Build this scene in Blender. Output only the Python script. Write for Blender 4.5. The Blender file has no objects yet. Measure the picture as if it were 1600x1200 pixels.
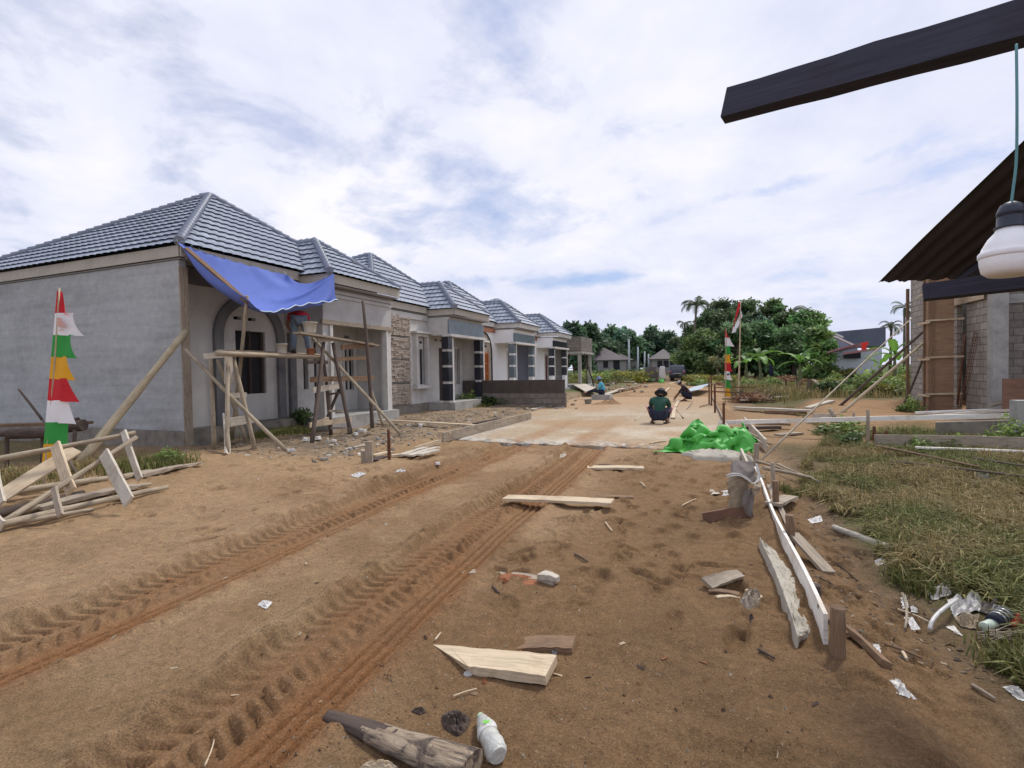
import bpy, bmesh, math, random
import numpy as np
from mathutils import Vector, Matrix, noise as mnoise
random.seed(7); RNG = np.random.default_rng(11)
scene = bpy.context.scene
COL = scene.collection
rad = math.radians

# ---------------------------------------------------------------- camera
PSI, PIT, ROL = rad(21.8), math.atan(20/800), rad(1.0)
_r = Vector((math.cos(PSI), math.sin(PSI), 0)); _f0 = Vector((-math.sin(PSI), math.cos(PSI), 0)); _u0 = Vector((0, 0, 1))
FW = _f0*math.cos(PIT) - _u0*math.sin(PIT); _u = _u0*math.cos(PIT) + _f0*math.sin(PIT)
RT = _r*math.cos(ROL) - _u*math.sin(ROL); UP = _u*math.cos(ROL) + _r*math.sin(ROL)
EYE = Vector((0, 0, 1.5))
cam = bpy.data.objects.new('camera', bpy.data.cameras.new('camera')); COL.objects.link(cam)
cam.data.sensor_width = 36; cam.data.lens = 18; cam.data.clip_start = 0.05; cam.data.clip_end = 3000
M = Matrix((RT, UP, -FW)).transposed().to_4x4(); M.translation = EYE
cam.matrix_world = M
scene.camera = cam

# ---------------------------------------------------------------- sky, sun, exposure
SUN_EL, SUN_AZ = rad(54), rad(24)            # azimuth from +Y towards +X
world = bpy.data.worlds.new('World'); scene.world = world; world.use_nodes = True
nt = world.node_tree; nt.nodes.clear()
def wn(t, **k):
    n = nt.nodes.new(t)
    for a, b in k.items(): setattr(n, a, b)
    return n
L = nt.links.new
out = wn('ShaderNodeOutputWorld'); bg = wn('ShaderNodeBackground')
sky = wn('ShaderNodeTexSky', sky_type='NISHITA', sun_disc=False, sun_elevation=SUN_EL, sun_rotation=SUN_AZ, air_density=1.1, dust_density=1.2)
bg.inputs['Strength'].default_value = 0.12
tc = wn('ShaderNodeTexCoord'); sep = wn('ShaderNodeSeparateXYZ'); L(tc.outputs['Generated'], sep.inputs[0])
def wmath(op, a, b=None, c=None, clamp=False):
    n = wn('ShaderNodeMath', operation=op); n.use_clamp = clamp
    for i, v in enumerate((a, b, c)):
        if v is None: continue
        if isinstance(v, (int, float)): n.inputs[i].default_value = v
        else: L(v, n.inputs[i])
    return n.outputs[0]
zc = wmath('MAXIMUM', sep.outputs[2], 0.0)
den = wmath('ADD', zc, 0.24)
cx = wmath('DIVIDE', sep.outputs[0], den); cy = wmath('DIVIDE', sep.outputs[1], den)
cmb = wn('ShaderNodeCombineXYZ'); L(cx, cmb.inputs[0]); L(cy, cmb.inputs[1])
def wnoise(scale, det, rough, loc, dist=0.0, sc=(1, 1, 1), rot=0.0):
    mp = wn('ShaderNodeMapping'); mp.inputs['Location'].default_value = loc; mp.inputs['Scale'].default_value = sc
    mp.inputs['Rotation'].default_value = (0, 0, rot)
    L(cmb.outputs[0], mp.inputs[0])
    n = wn('ShaderNodeTexNoise'); n.inputs['Scale'].default_value = scale; n.inputs['Detail'].default_value = det
    n.inputs['Roughness'].default_value = rough; n.inputs['Distortion'].default_value = dist
    L(mp.outputs[0], n.inputs[0]); return n.outputs[0]
def wramp(src, stops):
    n = wn('ShaderNodeValToRGB'); cr = n.color_ramp
    while len(cr.elements) < len(stops): cr.elements.new(0.5)
    for e, (p, c) in zip(cr.elements, stops): e.position = p; e.color = (c[0], c[1], c[2], 1)
    L(src, n.inputs[0]); return n.outputs[0]
n1 = wnoise(1.1, 9, 0.60, (3.1, 1.7, 0), 0.15, (1, 1, 1))
n2 = wnoise(2.6, 9, 0.60, (7.3, 2.2, 0), 0.25, (1, 1, 1), 0.5)
n3 = wnoise(0.8, 5, 0.5, (1.9, 8.4, 0), 0.2)
def toward(px, py, inner, outer):
    """soft patch of sky round a fixed compass direction"""
    d = (FW + RT*((px-800)/800) - UP*((py-600)/800)).normalized()
    vm = wn('ShaderNodeVectorMath', operation='DOT_PRODUCT'); L(tc.outputs['Generated'], vm.inputs[0]); vm.inputs[1].default_value = d
    mr = wn('ShaderNodeMapRange', interpolation_type='SMOOTHSTEP'); L(vm.outputs['Value'], mr.inputs[0])
    mr.inputs[1].default_value = math.cos(rad(outer)); mr.inputs[2].default_value = math.cos(rad(inner)); mr.inputs[3].default_value = 0; mr.inputs[4].default_value = 1
    return mr.outputs[0]
def summed(lst):
    t = None
    for (px, py, a, b, k) in lst:
        v = wmath('MULTIPLY', toward(px, py, a, b), k); t = v if t is None else wmath('ADD', t, v)
    return t
def streak(px, py, hw, hh, slope, gain):
    """long thin opening in the cloud round a fixed compass direction"""
    d = (FW + RT*((px-800)/800) - UP*((py-600)/800)).normalized(); e = d.cross(Vector((0, 0, 1))).normalized(); n = e.cross(d); e2 = (e+n*slope).normalized(); n2_ = d.cross(e2) if d.cross(e2).z > 0 else e2.cross(d)
    q = []
    for ax, s_ in ((e2, hw), (n2_, hh)):
        vm = wn('ShaderNodeVectorMath', operation='DOT_PRODUCT'); L(tc.outputs['Generated'], vm.inputs[0]); vm.inputs[1].default_value = ax*(800/s_); q.append(wmath('MULTIPLY', vm.outputs['Value'], vm.outputs['Value']))
    vm = wn('ShaderNodeVectorMath', operation='DOT_PRODUCT'); L(tc.outputs['Generated'], vm.inputs[0]); vm.inputs[1].default_value = d
    fall = wmath('EXPONENT', wmath('MULTIPLY', wmath('ADD', q[0], q[1]), -1.0)); return wmath('MULTIPLY', wmath('MULTIPLY', fall, wmath('GREATER_THAN', vm.outputs['Value'], 0.3)), gain)
thin = summed([(110, 310, 3, 14, 0.035), (30, 200, 3, 14, 0.02), (330, 180, 2, 10, 0.025), (780, 40, 2, 9, 0.05), (1330, 420, 2, 12, 0.03), (760, 330, 2, 10, 0.02)])
for st_ in ((955, 433, 120, 11, -0.02, 0.19), (860, 447, 90, 9, 0.03, 0.10), (1040, 446, 80, 8, -0.05, 0.09), (970, 474, 150, 11, 0.0, 0.08), (1245, 284, 120, 13, 0.16, 0.12), (1150, 306, 70, 10, 0.05, 0.08), (1000, 540, 180, 12, 0.0, 0.05)): thin = wmath('ADD', thin, streak(*st_))
glow = summed([(940, 225, 3, 17, 0.10), (900, 120, 4, 20, 0.07), (1250, 120, 3, 17, 0.07), (190, 130, 2, 12, 0.10), (520, 280, 3, 14, 0.10), (60, 300, 1, 8, 0.05), (650, 120, 3, 14, 0.05), (1180, 350, 2, 12, 0.06), (620, 400, 2, 14, 0.05)])
# cloud cover: mostly closed, blue openings where the broad noise is low
cov = wmath('SUBTRACT', wmath('ADD', wmath('ADD', wmath('MULTIPLY', n1, 0.60), wmath('MULTIPLY', n2, 0.50)), 0.115), thin)
covf = wramp(cov, [(0.36, (0, 0, 0)), (0.61, (1, 1, 1))])
shade = wmath('ADD', wmath('ADD', wmath('MULTIPLY', n2, 0.60), wmath('MULTIPLY', n3, 0.40)), glow)
ccol = wramp(shade, [(0.34, (4.25, 4.55, 5.95)), (0.46, (4.8, 5.05, 6.2)), (0.57, (5.4, 5.55, 6.4)), (0.74, (6.5, 6.4, 6.8))])
# white-bright region of thin cloud round the veiled sun
mix = wn('ShaderNodeMix', data_type='RGBA'); L(covf, mix.inputs[0]); 
skyc = wn('ShaderNodeMix', data_type='RGBA', blend_type='MULTIPLY'); skyc.inputs[0].default_value = 1.0
L(sky.outputs[0], skyc.inputs[6]); skyc.inputs[7].default_value = (0.36, 0.50, 0.74, 1)
L(skyc.outputs[2], mix.inputs[6]); L(ccol, mix.inputs[7])
L(mix.outputs[2], bg.inputs['Color']); L(bg.outputs[0], out.inputs[0])
sd = bpy.data.lights.new('sun', 'SUN'); sd.energy = 2.2; sd.angle = rad(10); sd.color = (1.0, 0.955, 0.89)
sun = bpy.data.objects.new('sun', sd); COL.objects.link(sun)
sdir = Vector((math.sin(SUN_AZ)*math.cos(SUN_EL), math.cos(SUN_AZ)*math.cos(SUN_EL), math.sin(SUN_EL)))
sun.rotation_euler = sdir.to_track_quat('Z', 'Y').to_euler(); sun.location = sdir*60
scene.view_settings.view_transform = 'Standard'; scene.view_settings.look = 'None'
scene.view_settings.exposure = 0.37; scene.view_settings.gamma = 1.0
scene.cycles.max_bounces = 6; scene.cycles.transparent_max_bounces = 6

# ---------------------------------------------------------------- pixel rays onto real planes (pixels of the 1600x1200 photograph)
def ray(px, py): return FW + RT*((px-800)/800) - UP*((py-600)/800)
def at(px, py, z=0.0):
    d = ray(px, py); return EYE + d*((z-EYE.z)/d.z)
def onx(px, py, x):
    d = ray(px, py); return EYE + d*(x/d.x)
def ony(px, py, y):
    d = ray(px, py); return EYE + d*(y/d.y)
def dep(px, py, dd): return EYE + ray(px, py)*dd

# ---------------------------------------------------------------- noise and terrain
TAB = np.random.default_rng(5).random((6, 256, 256))
def vn(x, y, s=0):
    x = np.asarray(x, float); y = np.asarray(y, float)
    ix = np.floor(x).astype(int); iy = np.floor(y).astype(int); fx = x-ix; fy = y-iy
    fx = fx*fx*(3-2*fx); fy = fy*fy*(3-2*fy); T = TAB[s % 6]
    a = T[ix & 255, iy & 255]; b = T[(ix+1) & 255, iy & 255]; c = T[ix & 255, (iy+1) & 255]; d = T[(ix+1) & 255, (iy+1) & 255]
    return (a*(1-fx)+b*fx)*(1-fy) + (c*(1-fx)+d*fx)*fy
def fbm(x, y, o=4, s=0):
    v = 0; a = 0.5
    for i in range(o): v = v + a*vn(x*2**i+17.3*i, y*2**i+9.1*i, s+i); a *= 0.5
    return v/(1-0.5**o)
def sm(a, b, x):
    t = np.clip((np.asarray(x, float)-a)/(b-a), 0, 1); return t*t*(3-2*t)
def slab_xl(y): return -5.55-(y-9.7)*0.078
def slab_xr(y): return 0.30-(y-9.4)*0.030
SLAB_Y1 = 27.0
def slab_mask(x, y, e=0.12):
    y0 = 9.75+0.25*(fbm(x*1.7, x*0+3.3, 4, 2)-0.5)*2
    return sm(slab_xl(y)-e, slab_xl(y)+e, x)*sm(slab_xr(y)+e, slab_xr(y)-e, x)*sm(y0-e, y0+e, y)*sm(SLAB_Y1+1, SLAB_Y1-1, y)
def track_l(y): return -3.62-0.022*np.clip(y-1, 0, 12)+0.03*np.sin(y*0.9)
def track_r(y): return -1.95-0.048*np.clip(y-1.5, 0, 12)+0.025*np.sin(y*0.8+1)
def tread(t, y, kind):
    """lateral offset t (m) and distance y -> relief of one wheel pair"""
    base = -0.055*sm(0.40, 0.33, np.abs(t))
    wob = fbm(t*2+5, y*1.3+kind*7, 3, 4); rib = -sm(0.08, 0.10, t)*sm(0.37, 0.35, t)*0.042*np.clip(np.cos((t+0.010*(wob-0.5))*2*np.pi/0.070)*2.2-1.1, 0, 1)*np.clip(0.60+1.0*fbm(t*1.5+2, y*0.9+kind*3, 2, 1), 0, 1)
    lugp = (y+np.abs(t+0.16)*0.5)/0.098+0.35*(fbm(t*4+11, y*1.6+kind*5, 3, 2)-0.5)
    lug = (sm(-0.38, -0.36, t)*sm(-0.19, -0.21, t)+sm(-0.14, -0.12, t)*sm(0.06, 0.04, t))*0.019*np.clip(np.sin(lugp*2*np.pi)*5, -1, 0.6)*np.clip(3.4*fbm(t*3+1, y*0.8+kind*4, 4, 0)-0.70, 0.0, 1.15)
    bermn = fbm(t*3+kind*9, y*3.1, 3, 3)
    clod = np.clip(fbm(t*9+kind, y*9, 3, 5)-0.42, 0, 1)*2; berm = np.exp(-((t+0.42)/0.07)**2)*(0.06*bermn+0.07*clod) + np.exp(-((t-0.43)/0.06)**2)*(0.04*bermn+0.04*clod) + np.exp(-((t-0.0)/0.06)**2)*0.065*clod
    return base+rib+lug+berm
def hgt(x, y):
    x = np.asarray(x, float); y = np.asarray(y, float)
    r = np.hypot(x, y)
    sl = slab_mask(x, y)
    h = 0.08*sm(-5.2, -8, x)*sm(30, 20, y)
    h = h + 0.26*sm(18, 23, y)*sm(-6.0, -7.4, x)*sm(60, 40, y)
    edge = 0.62-(np.clip(y, 3, 30)-3)*0.03
    h = h - 0.13*sm(edge, edge+0.5, x)*sm(26, 18, y)
    h = h - 0.16*sm(-10.4, -12, x)*sm(8, 5.5, y)
    h = h + 0.012*np.clip(y-40, 0, 110)
    h = h + 0.40*np.exp(-((x+2.6)/3.6)**2-((y-38)/6.0)**2)
    h = h + 0.26*sm(2.6, 3.6, x)*sm(13.6, 15.5, y)*sm(26, 23, y)*sm(13, 10, x)
    h = h + 0.055*sm(0.33, 0.46, x)*sm(0.60, 0.53, x)*sm(2.9, 3.6, y)*sm(9, 7.5, y) + 0.06*sm(-0.15, 0.45, x)*sm(0.60, 0.53, x)*sm(4.6, 5.4, y)*sm(9, 7.5, y)
    near = np.clip(1.6-r/25, 0.25, 1)
    fine = np.clip(1.2-r/16, 0, 1)
    sandy = sm(edge+0.3, edge-0.2, x)
    n = 0.10*(fbm(x/1.5, y/1.5, 3, 0)-0.5) + 0.075*(fbm(x/0.42+5, y/0.42, 4, 1)-0.5)*(0.7+1.0*sm(-3.8, -4.6, x))
    rough_ = (0.35+0.65*sm(0.42, 0.6, fbm(x/1.1+3, y/1.1, 3, 5))); n = n + 0.020*(fbm(x/0.13, y/0.13, 3, 3)-0.5)*np.clip(1.3-r/9, 0, 1)*rough_
    rg = 1-np.abs(2*fbm(x/0.33+40, y/0.21, 3, 4)-1)
    n = n + 0.050*(rg-0.72)*fine*sm(0.38, 0.62, fbm(x/1.6+13, y/1.6, 2, 1))*(0.3+1.0*sm(-4.0, -4.5, x)+0.9*sm(-0.3, 0.1, x)*sm(0.9, 0.4, x))
    mid = sm(-3.25, -3.05, x)*sm(-2.3, -2.55, x)*sm(10, 8, y)
    h = h + n*near*(1-0.65*mid)
    tf = sm(11.5, 9.0, y)*sm(-0.5, 0.5, y)
    wt = 0
    for k, fn in enumerate((track_l, track_r)):
        t = x-fn(y); w = sm(0.62, 0.45, np.abs(t))*tf
        h = h*(1-0.55*w) + tread(t, y, k)*tf
    # a bank along the left edge of the left track, higher ground beyond
    h = h + 0.05*sm(-4.0, -4.25, x)*sm(10, 6, y)*sm(-7.5, -5.5, x)
    h = h + 0.03*sm(7.6, 9.6, y)*sm(slab_xl(9)-.3, slab_xl(9)+.3, x)*sm(0.5, 0.2, x)*sm(12, 10, y)
    return h*(1-sl)+(-0.07)*sl
def gz(x, y):
    """height to stand on: ground or concrete slab"""
    g = float(hgt(x, y))
    if float(slab_mask(x, y)) > 0.5: return max(g, 0.055)
    return g
def gp(px, py, lift=0.0):
    z = 0.0
    for _ in range(6):
        p = at(px, py, z); z = gz(p.x, p.y)
    return Vector((p.x, p.y, z+lift))

# ---------------------------------------------------------------- materials
def new_mat(name):
    m = bpy.data.materials.new(name); m.use_nodes = True
    t = m.node_tree; b = t.nodes['Principled BSDF']; return m, t, b
def node(t, typ, **k):
    n = t.nodes.new(typ)
    for a, b in k.items(): setattr(n, a, b)
    return n
def ramp(t, src, stops):
    n = node(t, 'ShaderNodeValToRGB'); cr = n.color_ramp
    while len(cr.elements) < len(stops): cr.elements.new(0.5)
    for e, (p, c) in zip(cr.elements, stops): e.position = p; e.color = (*c[:3], 1)
    t.links.new(src, n.inputs[0]); return n.outputs[0]
def tnoise(t, vec, scale, det=5, rough=0.6, dist=0.0):
    n = node(t, 'ShaderNodeTexNoise'); n.inputs['Scale'].default_value = scale; n.inputs['Detail'].default_value = det
    n.inputs['Roughness'].default_value = rough; n.inputs['Distortion'].default_value = dist
    t.links.new(vec, n.inputs[0]); return n.outputs[0]
def tmix(t, fac, a, b, mode='MIX'):
    n = node(t, 'ShaderNodeMix', data_type='RGBA', blend_type=mode)
    for i, v in ((0, fac), (6, a), (7, b)):
        if isinstance(v, (int, float)): n.inputs[i].default_value = v
        elif isinstance(v, tuple): n.inputs[i].default_value = (*v[:3], 1)
        else: t.links.new(v, n.inputs[i])
    return n.outputs[2]
def bump(t, b, hsrc, st=0.3, dist=0.02):
    n = node(t, 'ShaderNodeBump'); n.inputs['Strength'].default_value = st; n.inputs['Distance'].default_value = dist
    t.links.new(hsrc, n.inputs['Height']); t.links.new(n.outputs[0], b.inputs['Normal'])
def geo_vec(t, per_obj=True):
    tcn = node(t, 'ShaderNodeTexCoord')
    if not per_obj: return tcn.outputs['Object']
    oi = node(t, 'ShaderNodeObjectInfo'); ad = node(t, 'ShaderNodeVectorMath', operation='ADD'); sc = node(t, 'ShaderNodeMath', operation='MULTIPLY')
    t.links.new(oi.outputs['Random'], sc.inputs[0]); sc.inputs[1].default_value = 37.0
    t.links.new(tcn.outputs['Object'], ad.inputs[0]); t.links.new(sc.outputs[0], ad.inputs[1]); return ad.outputs[0]
def mottled(name, c, var=0.35, scale=3.0, rough=0.85, bmp=0.3, bs=30.0, c2=None, metal=0.0, spec=0.3, grime=0.0):
    m, t, b = new_mat(name); v = geo_vec(t)
    c2 = c2 or tuple(x*(1-var) for x in c); hi = tuple(min(1, x*(1+var*0.5)) for x in c)
    n = tnoise(t, v, scale, 6, 0.65, 0.2); col = ramp(t, n, [(0.30, c2), (0.5, c), (0.72, hi)])
    if grime:
        g = tnoise(t, v, scale*0.35, 5, 0.7, 1.0); col = tmix(t, ramp(t, g, [(0.5, (0, 0, 0)), (0.68, (grime,)*3)]), col, tuple(x*0.45 for x in c))
    t.links.new(col, b.inputs['Base Color']); b.inputs['Roughness'].default_value = rough; b.inputs['Metallic'].default_value = metal
    b.inputs['Specular IOR Level'].default_value = spec
    if bmp: bump(t, b, tnoise(t, v, bs, 5, 0.7), bmp, 0.02)
    return m
def trowelled(name, c):
    """cement render with faint block courses showing through, trowel sweeps and splash stains"""
    m, t, b = new_mat(name); v = geo_vec(t, False); mp = node(t, 'ShaderNodeMapping'); mp.inputs['Scale'].default_value = (0.35, 0.35, 3.2); t.links.new(v, mp.inputs[0])
    n1_ = tnoise(t, mp.outputs[0], 1.6, 6, 0.6, 0.4); n2_ = tnoise(t, v, 0.55, 6, 0.65, 0.8); n3_ = tnoise(t, v, 7, 6, 0.7)
    col = ramp(t, n1_, [(0.32, tuple(x*0.86 for x in c)), (0.5, c), (0.68, tuple(x*1.10 for x in c))]); col = tmix(t, 0.7, col, ramp(t, n2_, [(0.34, (0.80,)*3), (0.5, (1,)*3), (0.66, (1.12,)*3)]), 'MULTIPLY'); col = tmix(t, 0.4, col, ramp(t, n3_, [(0.35, (0.75,)*3), (0.65, (1.15,)*3)]), 'MULTIPLY')
    s = node(t, 'ShaderNodeSeparateXYZ'); t.links.new(v, s.inputs[0]); w = node(t, 'ShaderNodeMath', operation='PINGPONG'); w.inputs[1].default_value = 0.105; t.links.new(s.outputs[2], w.inputs[0])
    col = tmix(t, 0.35, col, ramp(t, w.outputs[0], [(0.0, (0.80,)*3), (0.014, (1,)*3)]), 'MULTIPLY')
    hz = node(t, 'ShaderNodeMath', operation='ADD'); t.links.new(s.outputs[2], hz.inputs[0]); k = node(t, 'ShaderNodeMath', operation='MULTIPLY'); k.inputs[1].default_value = 1.1; t.links.new(n2_, k.inputs[0]); t.links.new(k.outputs[0], hz.inputs[1])
    col = tmix(t, ramp(t, hz.outputs[0], [(0.80, (0.75,)*3), (1.0, (0, 0, 0))]), col, (0.24, 0.20, 0.16))
    t.links.new(col, b.inputs['Base Color']); b.inputs['Roughness'].default_value = 0.92; b.inputs['Specular IOR Level'].default_value = 0.2; bump(t, b, n3_, 0.2, 0.02); return m
def wood(name, c, dark=0.5, gscale=26.0, rough=0.8, stain=0.5, sc=(0.18, 0.12, 0.08)):
    m, t, b = new_mat(name)
    uv = node(t, 'ShaderNodeUVMap'); oi = node(t, 'ShaderNodeObjectInfo')
    ad = node(t, 'ShaderNodeVectorMath', operation='ADD'); k = node(t, 'ShaderNodeMath', operation='MULTIPLY'); k.inputs[1].default_value = 23.0
    t.links.new(oi.outputs['Random'], k.inputs[0]); t.links.new(uv.outputs[0], ad.inputs[0]); t.links.new(k.outputs[0], ad.inputs[1])
    mp = node(t, 'ShaderNodeMapping'); mp.inputs['Scale'].default_value = (1.6, gscale, 1); t.links.new(ad.outputs[0], mp.inputs[0])
    g = tnoise(t, mp.outputs[0], 2.2, 7, 0.7, 0.8)
    col = ramp(t, g, [(0.32, tuple(x*dark for x in c)), (0.5, c), (0.7, tuple(min(1, x*1.22) for x in c))])
    s = tnoise(t, ad.outputs[0], 3.0, 5, 0.7, 0.5)
    col = tmix(t, ramp(t, s, [(0.5, (0, 0, 0)), (0.66, (stain,)*3)]), col, sc)
    t.links.new(col, b.inputs['Base Color']); b.inputs['Roughness'].default_value = rough; b.inputs['Specular IOR Level'].default_value = 0.25
    bump(t, b, g, 0.35, 0.006); return m
def blockmat(name, c, mortar, bw=0.40, bh=0.20, ms=0.012, var=0.25, offset=0.5):
    m, t, b = new_mat(name); uv = node(t, 'ShaderNodeUVMap')
    br = node(t, 'ShaderNodeTexBrick'); br.offset = offset
    t.links.new(uv.outputs[0], br.inputs['Vector'])
    br.inputs['Color1'].default_value = (*c, 1); br.inputs['Color2'].default_value = (*[x*(1-var) for x in c], 1); br.inputs['Mortar'].default_value = (*mortar, 1)
    br.inputs['Scale'].default_value = 1; br.inputs['Mortar Size'].default_value = ms; br.inputs['Mortar Smooth'].default_value = 0.3
    br.inputs['Brick Width'].default_value = bw; br.inputs['Row Height'].default_value = bh
    n = tnoise(t, geo_vec(t, False), 9, 6, 0.7); col = tmix(t, 0.55, br.outputs[0], ramp(t, n, [(0.3, (0.45,)*3), (0.7, (1.15,)*3)]), 'MULTIPLY')
    n2 = tnoise(t, geo_vec(t, False), 0.8, 5, 0.6, 0.6); col = tmix(t, ramp(t, n2, [(0.48, (0, 0, 0)), (0.7, (0.45,)*3)]), col, tuple(x*0.5 for x in c))
    t.links.new(col, b.inputs['Base Color']); b.inputs['Roughness'].default_value = 0.92; b.inputs['Specular IOR Level'].default_value = 0.2
    inv = node(t, 'ShaderNodeMath', operation='SUBTRACT'); inv.inputs[0].default_value = 1; t.links.new(br.outputs['Fac'], inv.inputs[1]); bump(t, b, inv.outputs[0], 0.6, 0.01)
    return m
def attr_mat(name, rough=0.9, spec=0.2, trans=0.0, nscale=0, namt=0.4, bs=0, bst=0.4, bd=0.01, grit=False):
    m, t, b = new_mat(name); a = node(t, 'ShaderNodeAttribute'); a.attribute_name = 'Col'; col = a.outputs[0]
    tcn = node(t, 'ShaderNodeTexCoord')
    if nscale:
        n = tnoise(t, tcn.outputs['Object'], nscale, 8, 0.75); col = tmix(t, namt, col, ramp(t, n, [(0.36, (0.45,)*3), (0.5, (1.0,)*3), (0.64, (1.55,)*3)]), 'MULTIPLY')
    if grit:
        n = tnoise(t, tcn.outputs['Object'], 21, 5, 0.7); col = tmix(t, 0.5, col, ramp(t, n, [(0.36, (0.68,)*3), (0.5, (1.0,)*3), (0.64, (1.25,)*3)]), 'MULTIPLY')
        n = tnoise(t, tcn.outputs['Object'], 64, 3, 0.6); col = tmix(t, ramp(t, n, [(0.66, (0, 0, 0)), (0.70, (0.7,)*3)]), col, (0.42, 0.33, 0.22)); col = tmix(t, ramp(t, n, [(0.30, (0.75,)*3), (0.345, (0, 0, 0))]), col, (0.095, 0.06, 0.037))
        n = tnoise(t, tcn.outputs['Object'], 210, 2, 0.5); col = tmix(t, ramp(t, n, [(0.66, (0, 0, 0)), (0.72, (0.8,)*3)]), col, (0.46, 0.37, 0.26)); col = tmix(t, ramp(t, n, [(0.28, (0.8,)*3), (0.34, (0, 0, 0))]), col, (0.07, 0.045, 0.03))
    t.links.new(col, b.inputs['Base Color']); b.inputs['Roughness'].default_value = rough; b.inputs['Specular IOR Level'].default_value = spec
    if bs: bump(t, b, tnoise(t, tcn.outputs['Object'], bs, 6, 0.75), bst, bd)
    if trans:
        tr = node(t, 'ShaderNodeBsdfTranslucent'); mx = node(t, 'ShaderNodeMixShader'); mx.inputs[0].default_value = trans
        t.links.new(col, tr.inputs[0]); t.links.new(b.outputs[0], mx.inputs[1]); t.links.new(tr.outputs[0], mx.inputs[2])
        t.links.new(mx.outputs[0], t.nodes['Material Output'].inputs[0])
    return m
def plain(name, c, rough=0.6, spec=0.4, metal=0.0): return mottled(name, c, 0.12, 6.0, rough, 0.08, 60, None, metal, spec)

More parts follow.
